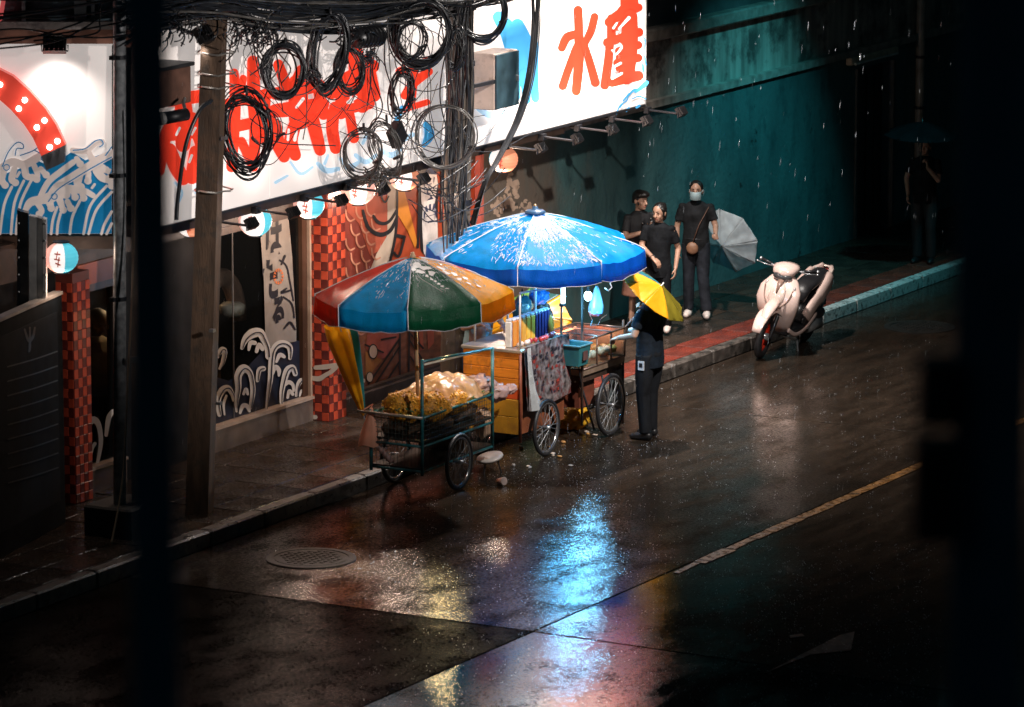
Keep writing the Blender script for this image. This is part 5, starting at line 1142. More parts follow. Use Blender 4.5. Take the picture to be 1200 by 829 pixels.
for (c_, r_, sd) in (((.60, -1.72, .93), (.16, .20, .11), 5), ((.72, -1.52, .84), (.10, .15, .09), 6), ((.76, -1.30, .84), (.06, .11, .05), 8)):
    lump(c_, r_, sd, 3.2, .42).build('bag', M('pink_film', (.62, .42, .38), .25, var=.2, bump=.5, bscale=25, trans=.3), t, True)
t = thing('hanging_bag', 'pink plastic bag hanging from the handle of the teal cart', 'plastic bag', (.04, -3.2, .3))
pb = M('pink_bag_film', (.85, .42, .28), .35, var=.12, bump=.4, bscale=20, trans=.4)
bc = hit(431, 522, 1, -3.2); bt = hit(435, 478, 1, -3.2); H_ = bt.z - bc.z
def bagf(p, q):
    a = 2*PI*p; w_ = (.115 - .10*q**1.3); return Vector((bc.x + (bt.x-bc.x)*q + w_*math.cos(a)*(1+.12*math.sin(a*5)), bc.y + .07*(1-q*.85)*math.sin(a)*(1+.1*math.cos(a*4)), bc.z + H_*q + .012*math.sin(a*3)*(1-q)))
MB().grid(bagf, 32, 16).build('bag_body', pb, t, True)
MB().tube([bt, bt + Vector((.02, 0, .04)), Vector((X0-.1, Y0-.03, .868))], .006, 5).build('bag_handle', pb, t)
# little things tied to the front of the cart
t = thing('rolled_bag', 'crumpled pale bag tied low inside the front of the teal cart', 'plastic bag', (.32, -3.17, .35))
mb = MB().tube(smooth_path([(.22, -3.16, .52), (.32, -3.17, .44), (.40, -3.17, .36)]), [.02+.018*abs(math.sin(k*.9)) for k in range(17)], 9); mb.build('bag_body', MATS['pink_film'], t, True)
t = thing('paper_bag', 'pale crumpled bag hanging off the back of the teal cart', 'plastic bag', (.62, -1.6, .4))
lump((.60, -1.62, .52), (.10, .08, .16), 12, 3, .3).build('bag_body', MATS['pink_bag_film'] if False else M('tan_film', (.50, .33, .22), .4, bump=.4, bscale=25, trans=.25), t, True)
t = thing('cart_lamp', 'warm bulb hanging under the many coloured umbrella', 'lamp', (.56, -2.40, 1.66))
MB().ell((.52, -2.45, 1.74), (.03, .03, .04), 10, 8).build('bulb', emis('warm_bulb', (1, .72, .35), 20), t, True)
MB().cyl((.52, -2.45, 1.775), (.52, -2.45, 1.84), .018).build('socket', black, t); MB().tube([(.52, -2.45, 1.84), (.5, -2.6, 2.0), (.46, -2.8, 2.2)], .005, 5).build('cord', black, t)
l = bpy.data.lights.new('cart_lamp_light', 'POINT'); l.energy = 16; l.color = (1, .76, .36); l.shadow_soft_size = .04
lo = bpy.data.objects.new('cart_lamp_light', l); col.objects.link(lo); lo.location = (.56, -2.40, 1.66)
# ---- drinks cart (middle)
c2 = thing('drinks_cart', 'orange and yellow boarded cart with a silver banner and a rack of packs', 'cart', (.42, -.6, 0))
A0, A1, B0, B1 = .08, .74, -1.06, -.08
orp = M('orange_boards', (.68, .215, .02), .4, var=.18, scale=5, stretch=(.4, 1, 3), bump=.2, dirt=(.45, .14, .02), dscale=6); ylp = M('yellow_board', (.46, .22, .02), .4, var=.2, scale=5, dirt=(.28, .12, .02)); rdp = M('red_orange_board', (.56, .08, .02), .4, var=.15); brw = M('brown_side', (.20, .062, .026), .45, var=.3, scale=4, bump=.2)
for k in range(4): MB().bbox(A0-.02, A1, B0-.02, B0, .80+k*.105, .80+(k+1)*.105-.004, .004).build('plank', orp, c2)
MB().bbox(A0-.02, A1, B0-.015, B0, .68, .796, .004).build('board', rdp, c2)
for k in range(2): MB().bbox(A0+.0, A1, B0-.02, B0, .30+k*.19, .30+(k+1)*.19-.004, .004).build('plank', ylp, c2)
MB().bb(A1-.02, A1, B0+.002, B1, .30, 1.18).build('side_board', brw, c2); MB().bb(A0, A0+.02, B0+.002, B1, .30, 1.18).build('side_board', brw, c2); MB().bb(A0+.02, A1-.02, B1-.02, B1, .30, 1.18).build('back_board', brw, c2)
MB().bbox(A0-.04, A1+.03, B0-.04, B1+.03, 1.181, 1.22, .008).build('counter', M('counter_steel', (.5, .45, .38), .3, .6, var=.2), c2)
MB().bb(A0+.02, A1-.02, B0+.002, B1-.02, .30, .32).build('floor_board', brw, c2)
tubes('frame_tube', [[(A1, B0, 1.2), (A1, B0, 1.83), (A1, B1-.06, 1.76), (A1, B1-.06, 1.2)], [(A0, B0+.2, 1.2), (A0, B0+.2, 1.83)], [(A0, B1-.06, 1.2), (A0, B1-.06, 1.76)]], .013, M('white_tube', (.70, .66, .64), .35), c2)
tubes('post', [[(A1+.012, B0-.012, .22), (A1+.012, B0-.012, 1.2)]], .016, M('rust_post', (.22, .06, .03), .45), c2)
wheel(c2, (.82, -.62, .31), .31, .042, 24, .04); wheel(c2, (.12, -.78, .31), .31, .042, 24); tubes('axle', [[(.12, -.7, .31), (.82, -.62, .31)]], .014, dsteel, c2)
# silver banner draped on the road side
silver = M('silver_tarp', (.66, .70, .72), .28, .35, var=.2, bump=.5, bscale=9, rvar=.1)
printed = M('printed_tarp', (.22, .19, .19), .32, .35, var=.75, scale=14, bump=.4, bscale=10, dirt=(.20, .035, .03), dscale=6)
t = thing('draped_banner', 'silvery printed banner draped over the road side of the drinks cart', 'banner', (A1+.03, -.6, .5))
def ban(p, q):
    yb = (B0+.03) + (B1-B0+.02)*p; z = 1.235 - .68*q; xo = .035 + .018*math.sin(p*7+q*2)*q + .02*mnoise.noise(Vector((p*4, q*4, 2)))*q
    return Vector((A1+xo + .02*q, yb - .0*q, z - .03*math.sin(p*5)*q))
MB().grid(ban, 26, 20).build('banner_sheet', printed, t, True)
def ban2(p, q):
    yb = (B0+.01) + (.08 + .30*q*q)*p; z = 1.235 - .70*q; xo = .055 + .035*math.sin(p*9+q*3)*(.2+q)*.7
    return Vector((A1+xo+.02, yb + .01 + .02*q, z))
MB().grid(ban2, 18, 24).build('folded_edge', silver, t, True)
rn = random.Random(9)
mb = MB(); mb2 = MB()
for k in range(46):
    p, q = rn.uniform(.18, .92), rn.uniform(.12, .86); c_ = ban(p, q); w_, h_ = rn.uniform(.012, .035), rn.uniform(.01, .022); mb_ = mb if k % 3 else mb2
    mb_.add([c_ + Vector((.008, -w_, -h_)), c_ + Vector((.008, w_, -h_*.8)), c_ + Vector((.008, w_*.8, h_)), c_ + Vector((.008, -w_*.9, h_))], [(0, 1, 2, 3)])
tag(mb.build('banner_print', M('banner_ink', (.035, .028, .04), .4), t), kind='stuff'); tag(mb2.build('banner_print', M('banner_red_ink', (.30, .04, .03), .4), t), kind='stuff')
# packs in a row on the counter
cols_ = [('white', (.80, .76, .74)), ('orange', (.70, .25, .04)), ('orange', (.66, .22, .03)), ('amber', (.68, .32, .05)), ('yellow', (.74, .40, .05)), ('yellow', (.74, .38, .04)), ('indigo', (.035, .03, .12)), ('indigo', (.035, .03, .12)), ('indigo', (.04, .035, .13)), ('indigo', (.035, .03, .12)), ('indigo', (.03, .03, .11))]
names_ = ['white pack at the near end of the row on the drinks cart', 'first orange pack next to the white one on the drinks cart', 'second orange pack in the row on the drinks cart', 'amber pack between the orange and yellow packs on the drinks cart', 'first yellow pack in the row on the drinks cart', 'second yellow pack beside the indigo ones on the drinks cart'] + ['slim dark indigo pack in the row on the drinks cart']*5
yy = B0 + .02
for k, (nm, c_) in enumerate(cols_):
    wd = .045 if k == 0 else .10 if k < 6 else .066
    mt = M('pack_%s_%d' % (nm, k if k < 6 else 6), c_, .3, var=.1, scale=20)
    t = thing('drink_pack', names_[k], 'drink pack', (A1-.18, yy+wd/2, 1.22), group='drink packs on the middle cart')
    MB().bbox(A1-.20, A1-.12, yy+.006, yy+wd-.006, 1.222, 1.50, .008).build('pack_body', mt, t)
    MB().bbox(A1-.196, A1-.124, yy+.012, yy+wd-.012, 1.501, 1.525, .006).build('pack_top', M('pack_cap', (.75, .72, .70), .35), t)
    yy += wd
t = thing('snack_pouch', 'orange pouch standing beside the indigo packs', 'pouch', (A1-.1, -.17, 1.22))
lump((A1-.12, -.17, 1.33), (.04, .05, .12), 31, 2, .12).build('pouch_body', M('orange_pouch', (.72, .30, .05), .3), t, True)
rn = random.Random(4)
for k in range(12):
    c_ = Vector((A1 - .05 + rn.uniform(-.03, .03), B0+.10+k*.068, 1.25)); m_ = [M('pink_sausage', (.60, .10, .11), .3), M('pale_dumpling', (.75, .58, .48), .4), M('red_sausage', (.45, .04, .04), .3)][0 if k > 7 else 1 if k < 4 else 2]
    o = lump(c_, (.028, .032, .028), 40+k, 2, .2, 10, 7).build('snack_ball', m_, None, True); tag(o, 'small pink red or pale snack lying along the counter edge', 'snack', 'snacks along the counter edge')
l = bpy.data.lights.new('tube_lamp_light', 'POINT'); l.energy = 34; l.color = (.12, .56, 1.0); l.shadow_soft_size = .06
lo = bpy.data.objects.new('tube_lamp_light', l); col.objects.link(lo); lo.location = (A1+.09, B1-.06, 1.68)
t = thing('tube_lamp', 'short bright white tube lamp on the frame of the drinks cart', 'lamp', (A1, B1-.06, 1.62))
MB().cyl((A1+.022, B1-.06, 1.58), (A1+.022, B1-.06, 1.75), .022, n=10).build('tube', emis('white_tube_glow', (.55, .90, 1), 9), t, True)
MB().box((A1+.01, B1-.06, 1.56), (.05, .05, .03)).build('cap', black, t)
for (u, v, lab, m_, r_) in ((634, 372, 'dark patterned cloth bag hung behind the drink packs', M('pattern_cloth', (.05, .045, .04), .7, var=.9, scale=26, dirt=(.30, .14, .05), dscale=14), (.10, .20, .16)), (632, 348, 'bright blue plastic bag hung behind the frame', M('blue_film', (.02, .16, .46), .3, var=.3, bump=.4, bscale=20, trans=.2), (.09, .15, .09)), (612, 362, 'dark teal bag hung behind the frame on the left', M('teal_film', (.015, .10, .12), .35, var=.4, bump=.4, bscale=20), (.08, .16, .14))):
    c_ = hit(u, v, 0, .12); t = thing('hanging_bag', lab, 'bag', c_)
    lump(c_, r_, u, 2.4, .25).build('bag_body', m_, t, True); MB().tube([c_ + Vector((0, -.04, r_[2]*.9)), c_ + Vector((0, 0, r_[2]+.08)), c_ + Vector((0, .04, r_[2]*.9))], .006, 5).build('bag_handle', black, t)
# ---- glass case cart (far)
c3 = thing('glass_case_cart', 'wooden cart with a copper lit glass food case and big wheels', 'cart', (.55, .65, 0))
E0, E1, F0, F1 = .24, .85, .15, 1.12
fr = M('case_frame', (.16, .10, .075), .35, .5, var=.3); copper = M('case_back', (.50, .24, .15), .3, .4, var=.25, scale=5)
mb_list = [[(x, y, .80), (x, y, 1.12)] for x in (E0, E1) for y in (F0, F0+.32, F0+.65, F1)] + [[(E0, y, z), (E1, y, z)] for y in (F0, F1) for z in (.81, 1.12)] + [[(x, F0, z), (x, F1, z)] for x in (E0, E1) for z in (.81, 1.12)]
tubes('case_frame', mb_list, .011, fr, c3)
for k in range(3): MB().bb(E1-.004, E1+.004, F0+.012+k*.325, F0+.313+k*.325, .822, 1.108).build('pane', glass('case_glass', (.9, .92, .9), .92), c3)
MB().bb(E0+.012, E1-.012, F1-.004, F1+.004, .822, 1.108).build('pane', copper, c3); MB().bb(E0-.004, E0+.004, F0+.012, F1-.012, .822, 1.108).build('pane', copper, c3); MB().bb(E0+.012, E1-.012, F0-.004, F0+.004, .822, 1.108).build('pane', MATS['case_glass'], c3)
MB().bb(E0+.012, E1-.012, F0+.012, F1-.012, 1.117, 1.123).build('lid', glass('lid_glass', (.9, .72, .62), .90), c3)
for y in (F0+.33, F0+.64): MB().tube([(E0, y, 1.13), (E1, y, 1.13)], .008, 6).build('lid_bar', fr, c3)
MB().bb(E0, E1, F0, F1, .74, .80).build('case_floor', M('case_tray', (.35, .25, .18), .35, .5), c3)
MB().cyl((E0+.05, F0+.1, 1.09), (E0+.05, F1-.1, 1.09), .012, n=8).build('case_lamp', emis('case_lamp_glow', (1, .62, .40), 10), c3)
l = bpy.data.lights.new('case_lamp_light', 'POINT'); l.energy = 11; l.color = (1, .70, .50); l.shadow_soft_size = .1
lo = bpy.data.objects.new('case_lamp_light', l); col.objects.link(lo); lo.location = (E0+.12, (F0+F1)/2, 1.06)
dkw = M('dark_cart_wood', (.065, .036, .025), .5, var=.4, scale=5, bump=.2)
MB().bb(E0+.02, E1-.03, F0+.02, F1-.02, .66, .738).build('cart_body', dkw, c3); MB().bb(E0+.06, E1-.10, F0+.10, F0+.45, .36, .658).build('cart_drawer', M('red_brown_wood', (.16, .045, .025), .5, var=.3), c3)
tubes('leg', [[(E1+.0, F0-.02, .2), (E1+.0, F0-.02, 1.80)], [(E1-.03, F1+.02, .04), (E1-.03, F1+.02, 1.2)], [(E0, F0, .2), (E0, F0, .8)], [(E0, F1, .04), (E0, F1, .8)]], .015, dkw, c3)
MB().bb(E1-.06, E1-.03, F1-.25, F1+.015, .22, .70).build('print_board', M('print_board', (.07, .09, .09), .4, var=.8, scale=18), c3)
MB().bb(E1-.06, E1-.035, F0-.0, F0+.03, .50, .60).build('price_card', M('peach_card', (.68, .36, .22), .5), c3)
wheel(c3, (.92, .66, .345), .345, .045, 28, .03); wheel(c3, (.17, .78, .345), .345, .045, 28); tubes('axle', [[(.17, .74, .345), (.92, .68, .345)]], .016, dsteel, c3); tubes('brace', [[(E1-.04, .66, .66), (.89, .66, .345)], [(E1-.06, F0+.05, .66), (E1-.02, .45, .10)]], .012, dsteel, c3)
rn = random.Random(21)
fm = [M('fried_food', (.55, .30, .12), .4, var=.3), M('pale_food', (.62, .58, .50), .4, var=.2), M('orange_food', (.66, .26, .06), .4), M('green_food', (.25, .30, .12), .4)]
for k in range(26):
    c_ = Vector((rn.uniform(E0+.12, E1-.07), rn.uniform(F0+.08, F1-.08), .85+rn.uniform(0, .08)))
    o = lump(c_, (rn.uniform(.04, .07), rn.uniform(.05, .09), rn.uniform(.035, .06)), 70+k, 2.2, .25, 12, 8).build('food_item', fm[k % 4 if k % 3 else 1], None, True); tag(o, 'fried or wrapped food item lying inside the lit glass case', 'food', 'food inside the glass case')
t = thing('teal_bucket', 'square teal plastic bin hung between the middle and far carts', 'bucket', (.84, .0, .92))
tb = M('teal_plastic', (.025, .14, .16), .35, var=.15); mb = MB()
def bk(z, w_): return [(.84-w_, -.03-w_*1.0, z), (.84+w_, -.03-w_, z), (.84+w_, -.03+w_, z), (.84-w_, -.03+w_, z)]
r0, r1, r2, r3 = bk(.90, .105), bk(1.12, .135), bk(1.12, .125), bk(.92, .095)
mb.add(r0 + r1 + r2 + r3, [(3, 2, 1, 0)] + [(i, (i+1) % 4, 4+(i+1) % 4, 4+i) for i in range(4)] + [(4+i, 4+(i+1) % 4, 8+(i+1) % 4, 8+i) for i in range(4)] + [(8+i, 8+(i+1) % 4, 12+(i+1) % 4, 12+i) for i in range(4)] + [(12, 13, 14, 15)]); mb.build('bin_body', tb, t)
mb = MB(); P_ = bk(1.125, .142); mb.tube(P_, .012, 6, True); mb.build('bin_rim', M('teal_rim', (.10, .24, .26), .3), t)
MB().bb(.973, .980, -.08, .02, .96, 1.06).build('bin_label', M('dark_label', (.10, .05, .045), .5), t)
tubes('stay', [[(.84, .06, .90), (.85, .13, .60)]], .008, dsteel, t)
# LED lamp and plastic bag hung from the blue umbrella
t = thing('led_lamp', 'dazzling blue white lamp hanging under the blue umbrella', 'lamp', hit(693, 345, 0, .6))
lb = hit(689, 347, 0, .6); lb2 = hit(699, 352, 0, .6)
ledm = emis('led_glow', (.50, .93, 1.0), 24)
for q in (lb, ): 
    MB().ell(q, (.042, .042, .055), 12, 8).build('bulb', ledm, t, True); MB().cyl(q + Vector((0, 0, .04)), q + Vector((0, 0, .11)), .018, n=10).build('socket', black, t)
    MB().tube([q + Vector((0, 0, .11)), q + Vector((0, 0, .3)), q + Vector((-.1, -.1, .42))], .005, 5).build('cord', black, t)
l = bpy.data.lights.new('led_lamp_light', 'POINT'); l.energy = 32; l.color = (.18, .62, 1.0); l.shadow_soft_size = .05
lo = bpy.data.objects.new('led_lamp_light', l); col.objects.link(lo); lo.location = lb + Vector((.06, -.05, -.07))
t = thing('hanging_bag', 'clear plastic bag with pinkish bottom hanging beside the dazzling lamp', 'plastic bag', lb2)
def hb(p, q):
    a = 2*PI*p; r_ = .012 + .085*q**.8*(1-.35*max(0, q-.8)*5*.5); return lb2 + Vector((r_*math.cos(a)*(1+.14*math.sin(a*5+q*3)), r_*math.sin(a)*(1+.14*math.cos(a*4)), .16 - .30*q))
MB().grid(hb, 26, 16).build('bag_body', M('clear_film', (.26, .46, .56), .2, var=.15, bump=.4, bscale=22, trans=.55, coat=.4), t, True)
lump(lb2 + Vector((0, 0, -.13)), (.075, .075, .05), 9, 2.6, .25).build('bag_contents', M('lilac_goods', (.34, .20, .32), .4, var=.3), t, True)
t = thing('wire_hanger', 'bent wire hanger dangling under the plastic bag', 'hanger', lb2 - Vector((0, 0, .3)))
MB().tube([hit(u, v, 0, .62) for u, v in [(690, 366), (694, 375), (692, 382), (701, 381), (704, 374), (711, 369)]], .005, 5).build('wire', M('bright_wire', (.6, .62, .64), .25, .8), t)
t = thing('hook', 'small white hook hanging from the edge of the blue umbrella', 'hook', hit(713, 335, 0, .65))
MB().tube([hit(u, v, 0, .66) for u, v in [(714, 326), (715, 332), (717, 337), (713, 341), (709, 338)]], .007, 6).build('hook_wire', M('white_plastic', (.7, .68, .66), .35), t, True)
# ---- things on the road round the carts
t = thing('round_stool', 'low round grey stool standing tilted on the road behind the snack cart wheel', 'stool', (.55, -1.25, 0))
sc_ = hit(574, 536, 2, .16); Mt = Matrix.Rotation(R(14), 3, 'X') @ Matrix.Rotation(R(-6), 3, 'Y')
MB().lathe([(.02, -.02), (.135, -.02), (.145, -.005), (.14, .012), (.02, .016)], sc_, 28, Mt).build('seat', M('grey_seat', (.46, .42, .39), .35, var=.15), t, True)
for k in range(3): a = 2*PI*k/3+.5; MB().tube([sc_ + Vector((.08*math.cos(a), .08*math.sin(a), -.02)), Vector((sc_.x + .12*math.cos(a), sc_.y + .12*math.sin(a), 0))], .009, 6).build('leg', dsteel, t)
t = thing('paper_cup', 'small pink paper cup lying on the wet road', 'cup', (1.08, -2.09, 0))
p_ = hit(587, 564, 2, .04); MB().lathe([(.028, -.05), (.042, .05), (.038, .048), (.026, -.045)], p_, 14, Matrix.Rotation(R(80), 3, 'Y') @ Matrix.Rotation(R(20), 3, 'X')).build('cup_body', M('pink_paper', (.68, .34, .30), .5), t, True)
MB().lathe([(.043, .046), (.045, .05), (.043, .054)], p_, 14, Matrix.Rotation(R(80), 3, 'Y') @ Matrix.Rotation(R(20), 3, 'X')).build('rim', M('pale_paper', (.75, .6, .55), .5), t)
t = thing('yellow_bag', 'bright yellow plastic bag lying under the far cart', 'plastic bag', (.35, .9, 0))
lump((.36, .85, .10), (.17, .24, .12), 14, 2.6, .35, floor=.005).build('bag_body', M('yellow_film', (.72, .40, .03), .35, var=.2, bump=.5, bscale=18, trans=.2), t, True)
MB().tube([(.36, .68, .19), (.37, .62, .24), (.40, .60, .20)], .012, 6).build('bag_knot', MATS['yellow_film'], t, True)
rn = random.Random(8)
for k in range(16):
    u, v = rn.uniform(595, 700), rn.uniform(500, 548); c_ = hit(u, v, 2, .012)
    o = lump(c_, (rn.uniform(.012, .04), rn.uniform(.012, .04), rn.uniform(.008, .02)), 90+k, 2.5, .3, 8, 5).build('litter_scrap', M('scrap_%d' % (k % 3), [(.55, .45, .36), (.30, .30, .30), (.45, .22, .06)][k % 3], .4), None, True); tag(o, 'small wet scrap of litter on the road by the cart wheels', 'litter', 'litter scraps by the carts')

# ================================================================== PEOPLE
def fuse(mb, voxel, iters=3):
    """one continuous skin from overlapping closed pieces"""
    me = mb.mesh('fuse', Vector((0, 0, 0))); o = bpy.data.objects.new('fuse_tmp', me); col.objects.link(o)
    m = o.modifiers.new('r', 'REMESH'); m.mode = 'VOXEL'; m.voxel_size = voxel; m.use_smooth_shade = True
    if iters:
        s = o.modifiers.new('s', 'SMOOTH'); s.iterations = iters; s.factor = .45
    dg = bpy.context.evaluated_depsgraph_get(); out = bpy.data.meshes.new_from_object(o.evaluated_get(dg))
    bpy.data.objects.remove(o); bpy.data.meshes.remove(me); return out
def hand(mb, w_, d, side, palm_n, curl=.5, s=1.0):
    """palm, four unequal bent fingers and a thumb that leaves the side of the palm"""
    w_ = Vector(w_); d = Vector(d).normalized(); n = Vector(palm_n); n = (n - d*n.dot(d)).normalized(); b = d.cross(n)*side
    pe = w_ + d*.085*s
    for k in (-1, -.33, .33, 1): mb.capsule(w_ + b*.016*k*s, pe + b*.030*k*s, .015*s, .0125*s, 8)
    for k, L_ in ((-1, .066), (-.33, .078), (.33, .084), (1, .074)):
        p0 = pe + b*.030*k*s; a1 = curl*.8; a2 = curl*1.9
        d1 = d*math.cos(a1) + n*math.sin(a1); d2 = d*math.cos(a2) + n*math.sin(a2); p1 = p0 + d1*L_*.52*s
        mb.capsule(p0, p1, .0105*s, .0095*s, 7); mb.capsule(p1, p1 + d2*L_*.48*s, .0095*s, .0078*s, 7)
    t0 = w_ + d*.025*s + b*.022*s; t1 = t0 + (d*.6 + b*.62 + n*.35).normalized()*.042*s; t2 = t1 + (d*.9 + b*.1 + n*.4).normalized()*.034*s
    mb.capsule(t0, t1, .0135*s, .011*s, 7); mb.capsule(t1, t2, .011*s, .0085*s, 7)
def person(label, loc, rz, H, shirt, pants, shoe, arms=None, legs=None, lean=(0, 0), sleeve=.55, hem=.80, hair='short', head_dir=(0, 0), group=None, fat=1.0, mask=None, shirt_kind='shirt', pants_kind='trousers', skirt=False, neckline=None):
    s = H/1.66; t = thing('person', label, 'person', loc, rz, group)
    lx, ly = lean
    def P(x, y, z): f = max(0, (z-.88)/.55); return Vector((x + lx*f, y + ly*f, z))*s
    sh = {1: P(.168*fat, -.005, 1.345), -1: P(-.168*fat, -.005, 1.345)}
    hp = {1: P(.085*fat, 0, .88), -1: P(-.085*fat, 0, .88)}
    arms = arms or {}; legs = legs or {}
    A = {}
    for q in (1, -1):
        a = arms.get(q)
        if a: A[q] = (Vector(a[0])*s, Vector(a[1])*s, Vector(a[2]), Vector(a[3]), a[4] if len(a) > 4 else .6)
        else:
            e = sh[q] + Vector((.055*q, -.03, -.27))*s; w_ = e + Vector((.01*q, .055, -.235))*s; A[q] = (e, w_, Vector((0, .18, -1)), Vector((-q, .1, 0)), .45)
    Lg = {}
    for q in (1, -1):
        l_ = legs.get(q); Lg[q] = (Vector(l_[0])*s, Vector(l_[1])*s) if l_ else (Vector((.092*q, .01, .47))*s, Vector((.095*q, -.02, .085))*s)
    hc = P(head_dir[0]*.02, .012 + .02, 1.555); nk = P(0, -.01, 1.40)
    yaw = Matrix.Rotation(head_dir[0], 3, 'Z') @ Matrix.Rotation(-head_dir[1], 3, 'X')
    b = MB()
    b.ell(hc + yaw @ Vector((0, -.008, .02))*s, (.076*s, .095*s, .096*s), 18, 12, yaw)
    b.ell(hc + yaw @ Vector((0, .022, -.045))*s, (.056*s, .066*s, .072*s), 16, 10, yaw)
    b.ell(hc + yaw @ Vector((0, .062, -.088))*s, (.026*s, .024*s, .022*s), 10, 7, yaw)
    b.capsule(hc + yaw @ Vector((0, .084, .006))*s, hc + yaw @ Vector((0, .103, -.032))*s, .010*s, .0155*s, 8)
    for q in (1, -1):
        b.ell(hc + yaw @ Vector((.078*q, -.01, -.012))*s, (.012*s, .020*s, .032*s), 8, 6, yaw)
        b.ell(hc + yaw @ Vector((.038*q, .056, -.035))*s, (.022*s, .020*s, .024*s), 8, 6, yaw)
    b.tube([nk - Vector((0, 0, .07))*s, nk + Vector((0, .005, .05))*s, hc + Vector((0, -.015, -.05))*s], [.060*s, .050*s, .052*s], 12)
    b.tube([P(0, 0, .84), P(0, 0, .95), P(0, .005, 1.12), P(0, 0, 1.28), P(0, -.005, 1.37), P(0, -.01, 1.41)], [(.14*fat*s, .10*s), (.145*fat*s, .10*fat*s), (.125*fat*s, .09*fat*s), (.15*fat*s, .10*fat*s), (.14*fat*s, .075*s), (.06*s, .05*s)], 14)
    for q in (1, -1):
        e, w_, hd, pn, cu = A[q]
        b.capsule(sh[q], e, .047*s*fat, .037*s, 10); b.capsule(e, w_, .037*s, .026*s, 10); hand(b, w_, hd, q, pn, cu, s)
        k_, a_ = Lg[q]; b.capsule(hp[q], k_, .075*s*fat, .052*s, 10); b.capsule(k_, a_, .050*s, .036*s, 10)
        b.capsule(a_ + Vector((0, -.02, -.03))*s, a_ + Vector((.01*q, .13, -.055))*s, .036*s, .026*s, 8)
    me = fuse(b, .0075, 2); me.materials.clear(); bod = link('body', me, skin, t, world=False)
    # face
    for q in (1, -1):
        MB().ell(hc + yaw @ Vector((.031*q, .081, .008))*s, (.0115*s, .0055*s, .0050*s), 10, 6, yaw).build('eye', M('eye_dark', (.02, .015, .012), .2), bod, True, world=False)
        MB().capsule(hc + yaw @ Vector((.016*q, .089, .030))*s, hc + yaw @ Vector((.048*q, .079, .032))*s, .0032*s, .0024*s, 6).build('eyebrow', hairm, bod, True, world=False)
    if mask is None: MB().capsule(hc + yaw @ Vector((-.020, .084, -.064))*s, hc + yaw @ Vector((.020, .084, -.064))*s, .006*s, .006*s, 6).build('mouth', M('lip', (.30, .10, .08), .4), bod, True, world=False)
    else:
        mb = MB(); mb.grid(lambda p, q: hc + yaw @ (Vector((.072*math.sin((p-.5)*2.5), .022 + .098*math.cos((p-.5)*2.3) + .012*math.sin(PI*q), -.005 - .10*q + .01*abs(p-.5))))*s, 14, 8); mb.build('face_mask', mask, t, True, world=False)
        for q in (1, -1): MB().tube([hc + yaw @ Vector((.066*q, .045, -.02))*s, hc + yaw @ Vector((.084*q, -.005, .01))*s], .003*s, 5).build('ear_loop', mask, t, world=False)
    # hair
    hb_ = MB()
    hb_.ell(hc + yaw @ Vector((0, -.024, .034))*s, (.086*s, .098*s, .094*s), 18, 12, yaw)
    for k in range(26):
        a = random.uniform(.75, 2*PI-.75) + PI/2; z0 = random.uniform(-.03, .05); hb_.ell(hc + yaw @ Vector((.070*math.cos(a), -.026 + .078*math.sin(a), z0))*s, (.016*s, .016*s, .034*s), 7, 5)
    if hair in ('long', 'bun'):
        hb_.ell(hc + yaw @ Vector((0, -.065, -.04))*s, (.070*s, .045*s, .085*s), 14, 9, yaw)
        for q in (1, -1): hb_.capsule(hc + yaw @ Vector((.068*q, .02, .05))*s, hc + yaw @ Vector((.072*q, -.02, -.05))*s, .018*s, .014*s, 8)
    if hair == 'bun': hb_.ell(hc + yaw @ Vector((.0, -.105, .065))*s, (.045*s, .045*s, .042*s), 12, 8)
    if hair == 'tail': hb_.capsule(hc + yaw @ Vector((0, -.11, .04))*s, hc + yaw @ Vector((.03, -.14, -.10))*s, .032*s, .016*s, 8)
    if hair == 'cap': hb_.ell(hc + yaw @ Vector((0, .01, .075))*s, (.095*s, .11*s, .05*s), 14, 8, yaw)
    me = fuse(hb_, .008*s, 1); me.materials.clear(); link('hair', me, hairm, t, world=False)
    # shirt
    c = MB(); g = 1.14
    z_h = hem
    c.tube([P(0, 0, z_h), P(0, 0, z_h+.08), P(0, .005, 1.08), P(0, .004, 1.26), P(0, -.004, 1.37), P(0, -.012, 1.425)], [(.168*fat*s, .122*fat*s), (.170*fat*s, .126*fat*s), (.155*fat*s, .112*fat*s), (.172*fat*s, .122*fat*s), (.160*fat*s, .095*s), (.068*s, .060*s)], 20)
    for q in (1, -1):
        e, w_, *_ = A[q]; end = sh[q].lerp(e, min(1, sleeve*1.25)) if sleeve <= .8 else e
        c.tube([sh[q] + Vector((-.04*q, 0, .018))*s, sh[q] + (end - sh[q])*.30, sh[q] + (end - sh[q])*.7, end], [.054*s*fat, .060*s*fat, .058*s*fat, .060*s], 12)
        c.ell(sh[q], (.056*s, .056*s, .052*s), 10, 8)
        if sleeve > .8: c.tube([e, e.lerp(w_, .5), e.lerp(w_, .93)], [.056*s, .050*s, .044*s], 10); c.ell(e, .056*s, 10, 8)
    for i, p in enumerate(c.v):
        n_ = mnoise.noise(p*9 + Vector((loc[0], loc[1], 0))); n2 = mnoise.noise(Vector((p.x*16, p.y*16, p.z*7)) + Vector((loc[1], 5, 0))); c.v[i] = p + Vector((p.x*.05*n_ + .006*n2, .012*n_ + .008*n2, 0))
    me = fuse(c, .010, 2); me.materials.clear(); link(shirt_kind, me, shirt, t, world=False)
    if neckline: MB().tube([nk + Vector((.066*math.cos(2*PI*k/16), .058*math.sin(2*PI*k/16), .01 - .02*math.sin(2*PI*k/16)))*s for k in range(16)], .007*s, 5, True).build('neckband', neckline, t, True, world=False)
